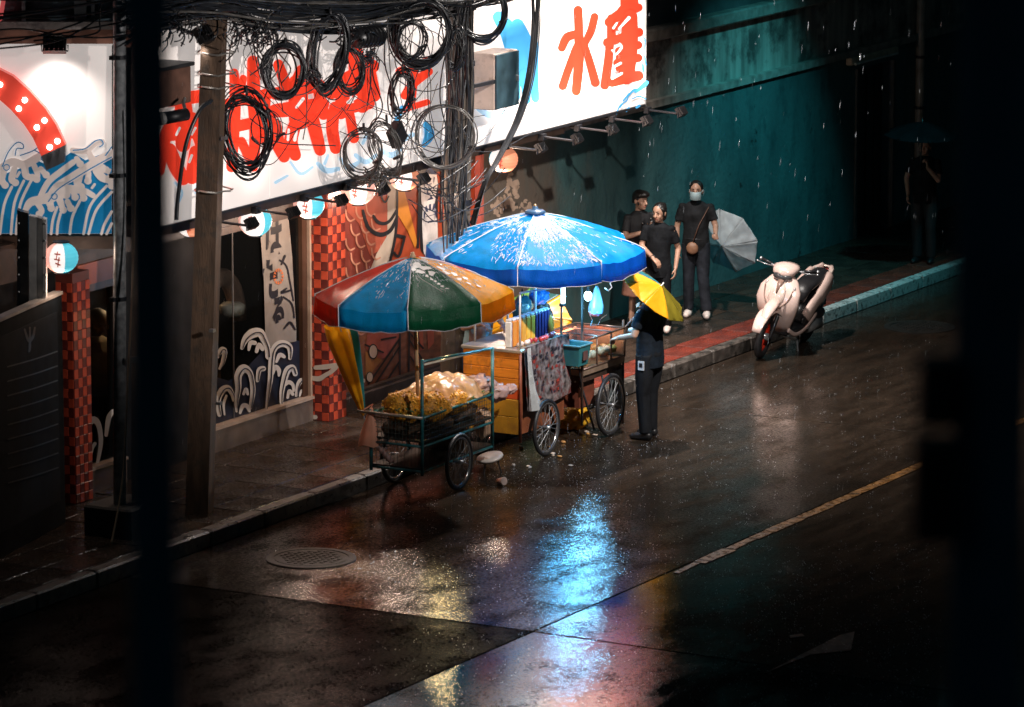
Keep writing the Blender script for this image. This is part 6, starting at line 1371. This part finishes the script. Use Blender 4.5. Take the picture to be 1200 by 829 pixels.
    # trousers
    c = MB(); c.tube([P(0, 0, .98), P(0, 0, .90), P(0, 0, .80)], [(.150*fat*s, .112*fat*s), (.160*fat*s, .120*fat*s), (.150*fat*s, .115*s)], 16)
    for q in (1, -1):
        k_, a_ = Lg[q]
        c.tube([hp[q] + Vector((0, 0, .02))*s, hp[q].lerp(k_, .5), k_, k_.lerp(a_, .5), a_ + Vector((0, 0, -.01))*s], [.094*s*fat, .088*s*fat, .072*s, .068*s, .066*s], 12)
    if skirt:
        c = MB(); c.tube([P(0, 0, 1.0), P(0, 0, .9), P(0, .01, .6), P(0, .0, .40)], [(.14*s, .11*s), (.165*s, .13*s), (.21*s, .17*s), (.23*s, .19*s)], 18)
    for i, p in enumerate(c.v): c.v[i] = p + Vector((.012, .012, 0))*mnoise.noise(p*11 + Vector((3, loc[1], 0)))
    me = fuse(c, .011, 2); me.materials.clear(); link(pants_kind, me, pants, t, world=False)
    for q in (1, -1):
        k_, a_ = Lg[q]; c = MB(); fd = (Vector((.015*q, 1, 0))).normalized()
        c.capsule(a_ + Vector((0, -.03, -.035))*s, a_ + Vector((.012*q, .10, -.050))*s, .047*s, .044*s, 10); c.capsule(a_ + Vector((.0, .05, -.052))*s, a_ + Vector((.016*q, .15, -.056))*s, .046*s, .036*s, 10); c.capsule(a_ + Vector((0, -.02, .01))*s, a_ + Vector((0, -.02, -.04))*s, .044*s, .044*s, 10)
        zb = a_.z - .088*s
        for i, p in enumerate(c.v):
            if p.z < zb: c.v[i] = Vector((p.x, p.y, zb))
        me = fuse(c, .008, 1); me.materials.clear(); so = link('shoe', me, shoe, t, world=False)
    return t, s, A, Lg, hc, P
blk_cloth = M('black_cotton', (.008, .009, .011), .8, var=.35, spec=.15, scale=8, bump=1.0, bscale=16)
navy_cloth = M('navy_cotton', (.006, .010, .016), .8, var=.35, spec=.15, scale=8, bump=1.0, bscale=16)
trouser = M('dark_trouser', (.007, .008, .010), .75, var=.35, spec=.15, scale=8, bump=1.0, bscale=14, stretch=(1, 1, .5))
wshoe = M('white_sneaker', (.72, .60, .55), .45, var=.1); bshoe = M('black_shoe', (.012, .012, .013), .3)
# man at the far cart, facing it; umbrella shaft on his shoulder
jean = M('charcoal_jeans', (.018, .020, .026), .75, var=.4, scale=7, bump=1.0, bscale=14, spec=.15); charcoal = M('charcoal_tee', (.016, .017, .019), .8, var=.4, scale=7, bump=1.0, bscale=15, spec=.15)
face_cart = R(84)
mt_, s_, A_, Lg_, hc_, P_ = person('man in black with a hip badge standing at the glass case cart under yellow umbrella', (1.36, .74, 0), face_cart, 1.74, navy_cloth, trouser, bshoe,
    arms={-1: ((-.235, .04, 1.12), (-.18, .27, 1.06), (.25, 1, -.25), (.3, 0, -1), .7), 1: ((.22, .03, 1.10), (.16, .17, 1.30), (-.1, .5, .8), (-1, .2, 0), 1.3)},
    legs={-1: ((-.10, .02, .47), (-.105, -.02, .085)), 1: ((.10, .05, .47), (.11, .05, .085))}, hem=.76, fat=1.08, hair='short', head_dir=(.0, -.25))
bdg = MB(); c_ = Vector((-.205, -.02, .84)); bdg.box(c_, (.012, .075, .10)); bdg.build('id_badge', M('badge_card', (.55, .55, .55), .35), mt_, world=False)
MB().box(c_ + Vector((-.008, 0, .005)), (.004, .04, .045)).build('badge_photo', black, mt_, world=False); MB().tube([c_ + Vector((0, 0, .05)), c_ + Vector((.01, 0, .12))], .004, 5).build('badge_strap', black, mt_, world=False)
MB().ell(Vector((.02, .24, 1.17)), (.03, .06, .03), 10, 7).build('sauce_bag', M('pale_small_bag', (.6, .55, .52), .3, trans=.2), mt_, True, world=False)
facing_cam = math.atan2(-(CAM_POS.x), (CAM_POS.y)) # heading of +Y towards the camera
def heading(dx, dy): return math.atan2(-dx, dy)
hcam = heading(.45, -.89)
g1, s1_, A1_, *_r = person('young woman in black tee with a wristwatch walking in front of the other woman', (-1.02, 5.56, .15), heading(.30, -.95), 1.60, blk_cloth, trouser, wshoe,
    arms={1: ((.21, .04, 1.13), (.03, .24, 1.02), (-.75, .3, -.6), (0, -.3, -1), .6), -1: ((-.235, -.06, 1.10), (-.22, .05, .87), (0, .3, -1), (1, 0, 0), .5)},
    legs={1: ((.09, .10, .48), (.09, .03, .11)), -1: ((-.08, .02, .47), (-.085, -.16, .12))}, hair='bun', head_dir=(-.35, .10), hem=.74, fat=.96, neckline=M('grey_neckband', (.45, .40, .38), .6))
w_ = A1_[1][1]; MB().tube([w_ + Vector((.030*math.cos(2*PI*k/12), .0, .030*math.sin(2*PI*k/12))) for k in range(12)], .007, 5, True).build('wristwatch', black, g1, True, world=False)
g2, s2_, A2_, *_r = person('woman in a black dotted top and brown skirt standing by the wall behind', (-1.50, 5.98, .15), heading(.85, -.5), 1.66, M('dotted_black', (.014, .014, .016), .7), M('brown_skirt', (.20, .085, .055), .7, var=.2, bump=.2), bshoe, hair='cap', head_dir=(.2, .05), skirt=True, pants_kind='skirt', fat=.95, hem=.86,
    arms={1: ((.22, .02, 1.12), (.05, .22, 1.20), (-.6, .4, .6), (0, -1, 0), .8), -1: ((-.22, -.03, 1.10), (-.20, .10, .90), (0, .5, -1), (1, 0, 0), .5)})
mb = MB(); rn = random.Random(2)
for k in range(46):
    a = rn.uniform(0, 2*PI); z = rn.uniform(.9, 1.34); mb.ell(Vector(((.163 + .01*(z > 1.2))*math.cos(a), .116*math.sin(a), z)), .007, 6, 4)
tag(mb.build('dots', M('dot_white', (.7, .68, .66), .5), g2, world=False), kind='stuff')
msk = M('mask_blue_grey', (.30, .40, .42), .6)
g3, s3_, A3_, *_r = person('masked person in black tee and white sneakers holding the grey umbrella', (-1.25, 7.0, .15), heading(.36, -.93), 1.66, charcoal, jean, wshoe, mask=msk,
    arms={1: ((.235, .0, 1.10), (.22, .08, .87), (0, .3, -1), (-1, 0, 0), .5), -1: ((-.24, .02, 1.12), (-.26, .22, 1.02), (-.3, .8, .2), (1, 0, -.3), 1.2)},
    legs={1: ((.085, .03, .47), (.085, .02, .09)), -1: ((-.10, .10, .48), (-.15, .16, .10))}, hair='short', hem=.82)
for nm in [0]:
    lump((.03, .155, .86), (.075, .035, .075), 3, 2, .08).build('waist_bag', M('tan_bag', (.26, .13, .075), .55), g3, True, world=False)
    MB().tube([Vector((-.16, .05, 1.36)), Vector((-.05, .135, 1.15)), Vector((.03, .15, .92))], .007, 5).build('bag_strap', M('strap_brown', (.12, .06, .04), .6), g3, True, world=False)
    MB().tube([Vector((.15*math.cos(2*PI*k/16), .118*math.sin(2*PI*k/16), .965)) for k in range(16)], .012, 5, True).build('belt', black, g3, True, world=False)
person('seller in a pale blue sleeve reaching across the drinks cart from behind', (-.26, -.22, .15), heading(.80, -.55), 1.60, M('pale_blue_cotton', (.34, .52, .60), .7, var=.15, bump=.15), M('dark_blue_trousers', (.02, .04, .08), .7), bshoe,
    arms={-1: ((-.20, .20, 1.22), (-.12, .44, 1.22), (.2, 1, -.15), (0, 0, -1), .6), 1: ((.22, .12, 1.16), (.12, .38, 1.24), (-.2, 1, -.1), (0, 0, -1), .6)}, lean=(0, .10), hair='bun', fat=1.05)
t0_ = bpy.context
ap = [o for o in col.objects if o.get('label', '').startswith('seller')][0]
mb = MB(); mb.grid(lambda p, q: Vector((.15*math.sin((p-.5)*2.4), .13*math.cos((p-.5)*2.2)+.06*(1-q)+.012*math.sin(p*14), 1.28 - .50*q)), 14, 12); mb.build('apron', M('apron_tan', (.44, .26, .19), .7, var=.2), ap, True, world=False)
mb = MB(); mb.grid(lambda p, q: Vector((.16*math.sin((p-.5)*2.4), .142*math.cos((p-.5)*2.2)+.012*math.sin(p*10+q*4), .90 - .34*q)), 14, 10); mb.build('apron_skirt', M('apron_blue', (.015, .11, .40), .5, var=.2), ap, True, world=False)
person('diner in a cream shirt and white cap inside behind the left window', (-2.58, -4.12, .14), heading(.85, -.5), 1.66, M('cream_shirt', (.55, .44, .30), .7, var=.12), trouser, bshoe, arms={-1: ((-.2, .12, 1.1), (-.05, .30, 1.05), (.3, 1, 0), (0, 0, -1), .6)}, hair='short', head_dir=(.2, .25))
dn = [o for o in col.objects if o.get('label', '').startswith('diner')][0]
MB().lathe([(.17, -.02), (.165, -.008), (.10, .05), (.04, .085), (.004, .095)], Vector((.0, .04, 1.63)), 20, Matrix.Rotation(R(-12), 3, 'X')).build('cap', M('white_cap', (.62, .58, .54), .6), dn, True, world=False)
dk = person('dark figure under a black umbrella standing by the far kerb at the right', (-.42, 11.95, .15), heading(.2, -.98), 1.64, blk_cloth, M('black_shorts', (.012, .012, .014), .7), bshoe, arms={1: ((.24, .02, 1.12), (.20, .10, .92), (0, .4, -1), (-1, 0, 0), .6), -1: ((-.2, .08, 1.12), (-.08, .2, 1.30), (0, .3, 1), (1, 0, 0), 1.2)}, hair='long')
umbrella('handheld_umbrella', 'black umbrella held over the dark figure by the far kerb', (-.40, 11.8, 2.02), (.05, -.05, 1), .50, .17, 0, [M('black_canopy', (.006, .006, .007), .95, spec=.05)], R(10), .80, group='hand held umbrellas', pole_r=.008, pole_m=black)

# ================================================================== SCOOTER
sc = thing('motor_scooter', 'champagne pink scooter with a red front rim parked leaning by the kerb', 'scooter', (.33, 6.22, 0), R(183))
sc.rotation_euler = (0, R(-11), R(183))     # leaning on its side stand
WM[sc.as_pointer()] = Matrix.Translation(Vector((.33, 6.22, 0))) @ sc.rotation_euler.to_matrix().to_4x4()
paint = M('champagne_paint', (.80, .60, .53), .22, .15, var=.05, coat=.6, bump=.05, bscale=300); dkp = M('scooter_black', (.014, .014, .016), .35, coat=.2); slv = M('scooter_silver', (.50, .52, .54), .25, .7)
redrim = M('red_rim', (.62, .035, .015), .3, .2); lensm = M('headlight_lens', (.10, .10, .105), .08, .4, coat=.8)
def sb(name, mb, mat, sm=True, par=None): return mb.build(name, mat, par or sc, sm, world=False)
FWc = Vector((.03, .66, .27)); st = R(8)
hw = wheel.__globals__
# wheels in scooter space
def swheel(c, r, width, rim_m, ax):
    c = Vector(c); a = Vector(ax).normalized(); f = Vector((-a.y, a.x, 0)).normalized(); z = a.cross(f); z = z if z.z > 0 else -z
    def ring(rad, o=0, n=40): return [c + f*(rad*math.cos(2*PI*k/n)) + z*(rad*math.sin(2*PI*k/n)) + a*o for k in range(n)]
    h = sb('wheel', MB().tube([c - a*.055, c + a*.055], .045, 14), slv)
    sb('tyre', MB().tube(ring(r-.045), (.045, width*.5), 12, True), tyre_m, True, h)
    sb('rim', MB().tube(ring(r-.085), (.016, width*.36), 8, True), rim_m, True, h)
    m_ = MB()
    for k in range(5):
        a0 = 2*PI*k/5; m_.tube([c + f*.03*math.cos(a0) + z*.03*math.sin(a0), c + f*(r-.09)*math.cos(a0+.25) + z*(r-.09)*math.sin(a0+.25)], (.012, .022), 6)
    sb('spokes', m_, rim_m, True, h)
    sb('brake_disc', MB().tube([c + a*.05, c + a*.054], .10, 24), slv, True, h)
swheel(FWc, .27, .10, redrim, (math.cos(st), math.sin(st), 0)); swheel((0, -.60, .27), .27, .11, dkp, (1, 0, 0))
sb('brake_caliper', MB().ell(FWc + Vector((.075, -.05, .07)), (.025, .05, .04), 10, 7), redrim)
for q in (1, -1): sb('fork', MB().capsule(FWc + Vector((.075*q, 0, 0)), Vector((.055*q, .50, .66)), .022, .028, 10), slv if q == 1 else dkp)
# front fender
mb = MB(); pts = []; rr = []
for k in range(13):
    a = R(18 + k*12); pts.append(FWc + Vector((0, .315*math.cos(a), .315*math.sin(a)))); rr.append((.012+.012*math.sin(PI*k/12), .055 + .035*math.sin(PI*k/12)))
mb.tube(pts, rr, 12, up=(0, 1, .3)); sb('front_fender', mb, paint)
mb = MB(); mb.tube([(0, .88, .44), (0, .83, .54), (0, .74, .63), (0, .62, .70)], [(.022, .015), (.052, .03), (.075, .04), (.075, .045)], 14, up=(1, 0, 0)); sb('fender_blade', mb, paint)
# leg shield: broad shell, with a darker chest groove
mb = MB(); mb.tube([(0, .36, .30), (0, .42, .42), (0, .50, .56), (0, .53, .70), (0, .49, .84), (0, .42, .95), (0, .36, 1.0)], [(.14, .05), (.19, .065), (.245, .08), (.275, .085), (.26, .075), (.18, .06), (.09, .04)], 22, up=(1, 0, 0)); sb('leg_shield', mb, paint)
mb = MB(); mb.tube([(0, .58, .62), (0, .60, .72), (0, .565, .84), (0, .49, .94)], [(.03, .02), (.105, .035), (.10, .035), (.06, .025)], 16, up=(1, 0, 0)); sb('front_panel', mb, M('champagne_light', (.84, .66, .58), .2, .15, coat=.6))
mb = MB(); mb.tube([(0, .600, .80), (0, .575, .88), (0, .53, .955)], [(.014, .018), (.028, .020), (.040, .018)], 10, up=(1, 0, 0)); sb('front_grille', mb, M('dark_champagne', (.22, .14, .11), .35))
for q in (1, -1):
    sb('shield_trim', MB().tube(smooth_path([(.02*q, .640, .615), (.095*q, .625, .665), (.155*q, .590, .75), (.180*q, .548, .87)], 5), .008, 6), M('dark_champagne', (.22, .14, .11), .35))
    sb('turn_signal', MB().ell((.178*q, .512, .875), (.022, .022, .038), 12, 8), M('signal_lens', (.45, .40, .38), .15))
    sb('inner_shield', MB().tube([(.17*q, .40, .42), (.20*q, .43, .62), (.19*q, .40, .80)], [(.03, .04), (.035, .06), (.03, .05)], 10, up=(1, 0, 0)), dkp)
sb('panel_gap', MB().tube(smooth_path([(-.15, .52, .50), (-.07, .585, .555), (0, .605, .57), (.07, .585, .555), (.15, .52, .50)], 4), .007, 6), dkp)
sb('badge', MB().box((0, .638, .705), (.05, .01, .018)), redrim)
# handlebar cowl and headlight
HB = Vector((.03, .34, 1.03)); Mr = Matrix.Rotation(st, 3, 'Z')
mb = MB(); mb.tube([HB + Mr @ Vector((0, .17, -.045)), HB + Mr @ Vector((0, .13, 0)), HB + Mr @ Vector((0, .03, .04)), HB + Mr @ Vector((0, -.09, .045)), HB + Mr @ Vector((0, -.15, .03))], [(.07, .045), (.135, .075), (.165, .075), (.14, .05), (.06, .02)], 18, up=(1, 0, 0)); sb('headlight_cowl', mb, paint)
mb = MB(); mb.ell(HB + Mr @ Vector((0, .150, -.040)), (.120, .060, .056), 18, 10, Mr); sb('headlight', mb, lensm)
sb('handlebar', MB().tube([HB + Mr @ Vector((-.34, -.10, .05)), HB + Mr @ Vector((-.15, -.02, .02)), HB + Mr @ Vector((.15, -.02, .02)), HB + Mr @ Vector((.34, -.10, .05))], .013, 8), slv)
for q in (1, -1):
    sb('grip', MB().tube([HB + Mr @ Vector((.20*q, -.045, .032)), HB + Mr @ Vector((.34*q, -.10, .05))], .019, 10), dkp)
    sb('brake_lever', MB().tube([HB + Mr @ Vector((.18*q, .0, .02)), HB + Mr @ Vector((.28*q, .02, .03)), HB + Mr @ Vector((.37*q, -.02, .035))], .007, 6), slv)
    sb('lever_ball', MB().ell(HB + Mr @ Vector((.375*q, -.022, .035)), .014, 8, 6), slv)
    sb('bar_end', MB().ell(HB + Mr @ Vector((.355*q, -.105, .052)), .022, 8, 6), slv)
# floor, body, seat, tail
sb('floorboard', MB().bbox(-.16, .16, -.16, .42, .27, .33, .02), dkp, False)
for q in (1, -1):
    sb('floor_trim', MB().tube(smooth_path([(.165*q, .42, .36), (.185*q, .20, .27), (.185*q, -.10, .30), (.19*q, -.35, .44)], 5), (.03, .014), 8), paint)
    sb('side_panel', MB().tube(smooth_path([(.14*q, -.14, .42), (.155*q, -.30, .56), (.155*q, -.52, .68), (.125*q, -.75, .80), (.06*q, -.93, .88)], 5), [(.10, .045)]*8 + [(.115, .055)]*8 + [(.06, .035)]*5, 12), paint)
    sb('lower_panel', MB().tube(smooth_path([(.13*q, -.10, .34), (.145*q, -.36, .44), (.12*q, -.62, .56)], 5), [(.07, .02)]*11, 10), dkp)
mb = MB(); mb.tube([(0, -.12, .60), (0, -.22, .745), (0, -.42, .785), (0, -.60, .82), (0, -.78, .86), (0, -.86, .865)], [(.09, .06), (.125, .06), (.13, .055), (.125, .055), (.10, .045), (.05, .02)], 16, up=(1, 0, 0)); sb('seat', mb, M('seat_vinyl', (.016, .016, .018), .4, bump=.15, bscale=200))
mb = MB(); mb.tube([(0, -.10, .36), (0, -.30, .52), (0, -.55, .64), (0, -.80, .76)], [(.12, .10), (.13, .12), (.12, .10), (.08, .06)], 14, up=(1, 0, 0)); sb('under_body', mb, dkp)
sb('grab_rail', MB().tube(smooth_path([(.11, -.56, .80), (.12, -.74, .865), (.08, -.90, .895), (0, -.93, .90), (-.08, -.90, .895), (-.12, -.74, .865), (-.11, -.56, .80)], 5), (.014, .019), 8), M('champagne_light', (.84, .66, .58), .2))
sb('tail_light', MB().ell((0, -.955, .84), (.07, .035, .035), 12, 8), M('tail_red', (.40, .02, .015), .2))
sb('rear_fender', MB().tube([(0, -.80, .66), (0, -.90, .56), (0, -.97, .42)], [(.07, .02), (.075, .02), (.06, .015)], 10, up=(1, 0, 0)), dkp)
sb('crankcase', MB().tube([(-.10, -.30, .27), (-.13, -.60, .28)], [.09, .085], 14), M('crank_alu', (.40, .42, .43), .3, .6)); sb('air_box', MB().ell((-.14, -.58, .40), (.05, .15, .07), 14, 9), dkp)
sb('crank_cover', MB().tube([(-.135, -.58, .29), (-.165, -.58, .29)], .085, 18), slv); sb('muffler', MB().capsule((.15, -.40, .27), (.16, -.86, .36), .05, .06, 12), dkp)
sb('side_stand', MB().tube([(-.10, -.02, .27), (-.19, .02, .03), (-.215, .04, .03)], .012, 6), slv); sb('centre_stand', MB().tube([(-.10, -.14, .26), (-.11, -.20, .10), (.11, -.20, .10), (.10, -.14, .26)], .012, 6), slv)
MATS['rear_shock'] = MATS.get('scooter_silver'); 
for q in (1, -1): sb('rear_shock', MB().tube([(.125*q, -.62, .32), (.12*q, -.72, .62)], .022, 8), slv)

# ================================================================== FOREGROUND, OUT OF FOCUS
def along(u, v, dist):
    r = FW + RT*((u-600)/FPX) - UP*((v-414.5)/FPX); return CAM_POS + r*(dist/r.dot(FW))
fgm = M('dark_blue_paint', (.03, .13, .22), .5, var=.15)
p_ = along(176, 300, 8.6); t = thing('signal_pole', 'out of focus dark blue pole close to the viewer at the left', 'pole', (p_.x, p_.y, 0))
MB().tube([(p_.x, p_.y, 0), (p_.x, p_.y, 13)], .043, 16).build('pole_shaft', fgm, t, True); MB().lathe([(.16, 0), (.16, .04), (.07, .06), (.06, .30)], (p_.x, p_.y, 0), 16).build('pole_base', fgm, t)
p_ = along(1163, 300, 9.5); t = thing('signal_pole', 'out of focus dark pole with two boxes close to the viewer at the right', 'pole', (p_.x, p_.y, 0))
MB().tube([(p_.x, p_.y, 0), (p_.x, p_.y, 13)], .072, 16).build('pole_shaft', fgm, t, True); MB().lathe([(.18, 0), (.18, .04), (.09, .06), (.08, .30)], (p_.x, p_.y, 0), 16).build('pole_base', fgm, t)
for (v0, v1, u0, u1) in ((418, 498, 1076, 1118), (512, 634, 1071, 1118)):
    a = along(u0, v1, 9.5); b_ = along(u1, v0, 9.5); c_ = (a+b_)/2; mb = MB(); mb.box((c_.x, c_.y, c_.z), ((b_ - a).dot(RT), .10, b_.z - a.z), AZ); mb.build('signal_box', M('signal_black', (.008, .012, .016), .4), t)
    MB().tube([c_, Vector((p_.x, p_.y, c_.z))], .012, 6).build('bracket', fgm, t)
a = along(1092, 740, 24); t = thing('marker_post', 'blurred red and white striped marker post at the lower right', 'post', along(1084, 829, 24))
zz0 = max(0.0, along(1084, 900, 24).z); gx = along(1084, 829, 24)
for k in range(14):
    z0 = k*.3; z1 = z0+.3 - .002; top = a.z
    if z0 > top: break
    f = lambda z: Vector((gx.x + (a.x-gx.x)*(z-gx.z)/(a.z-gx.z), gx.y + (a.y-gx.y)*(z-gx.z)/(a.z-gx.z), z))
    MB().tube([f(z0), f(min(z1, top))], [.045, .045], 12).build('stripe', M('post_red', (.40, .05, .04), .4) if k % 2 else M('post_white', (.40, .38, .36), .4), t, True)

# ================================================================== RAIN
rn = random.Random(77)
def drops(n, fnp, r, L_, name, label):
    mb = MB()
    for k in range(n):
        p = fnp(); l = L_*rn.uniform(.4, 1.6); q = p + Vector((.10*l, 0, l)); mb.tube([p, p.lerp(q, .35), q], [r*.35, r*rn.uniform(.7, 1.3), r*.25], 4)
    return tag(mb.build(name, M('rain_water', (.75, .80, .85), .1, var=.05, trans=.5), None, True), label, 'rain', None, 'stuff')
def vol():
    u, v = rn.uniform(180, 1120), rn.uniform(0, 640); return along(u, v, rn.uniform(40, 56))
drops(520, vol, .0010, .06, 'rain', 'fine rain falling through the lamp light over the street')
mb = MB()
for k in range(2600):
    u, v = (rn.uniform(420, 1100), rn.uniform(400, 829)) if k < 1300 else (rn.gauss(640, 110), rn.gauss(560, 45)) if k < 2000 else (rn.uniform(760, 1090), rn.uniform(640, 829)); c_ = hit(u, v, 2, .004); n = rn.randint(1, 3)
    for j in range(n): mb.ell(c_ + Vector((rn.gauss(0, .02), rn.gauss(0, .02), rn.uniform(0, .035))), rn.uniform(.0016, .0042), 5, 4)
tag(mb.build('rain_splashes', MATS['rain_water'], None, True), 'tiny splashes of rain jumping off the wet road', 'rain', None, 'stuff')
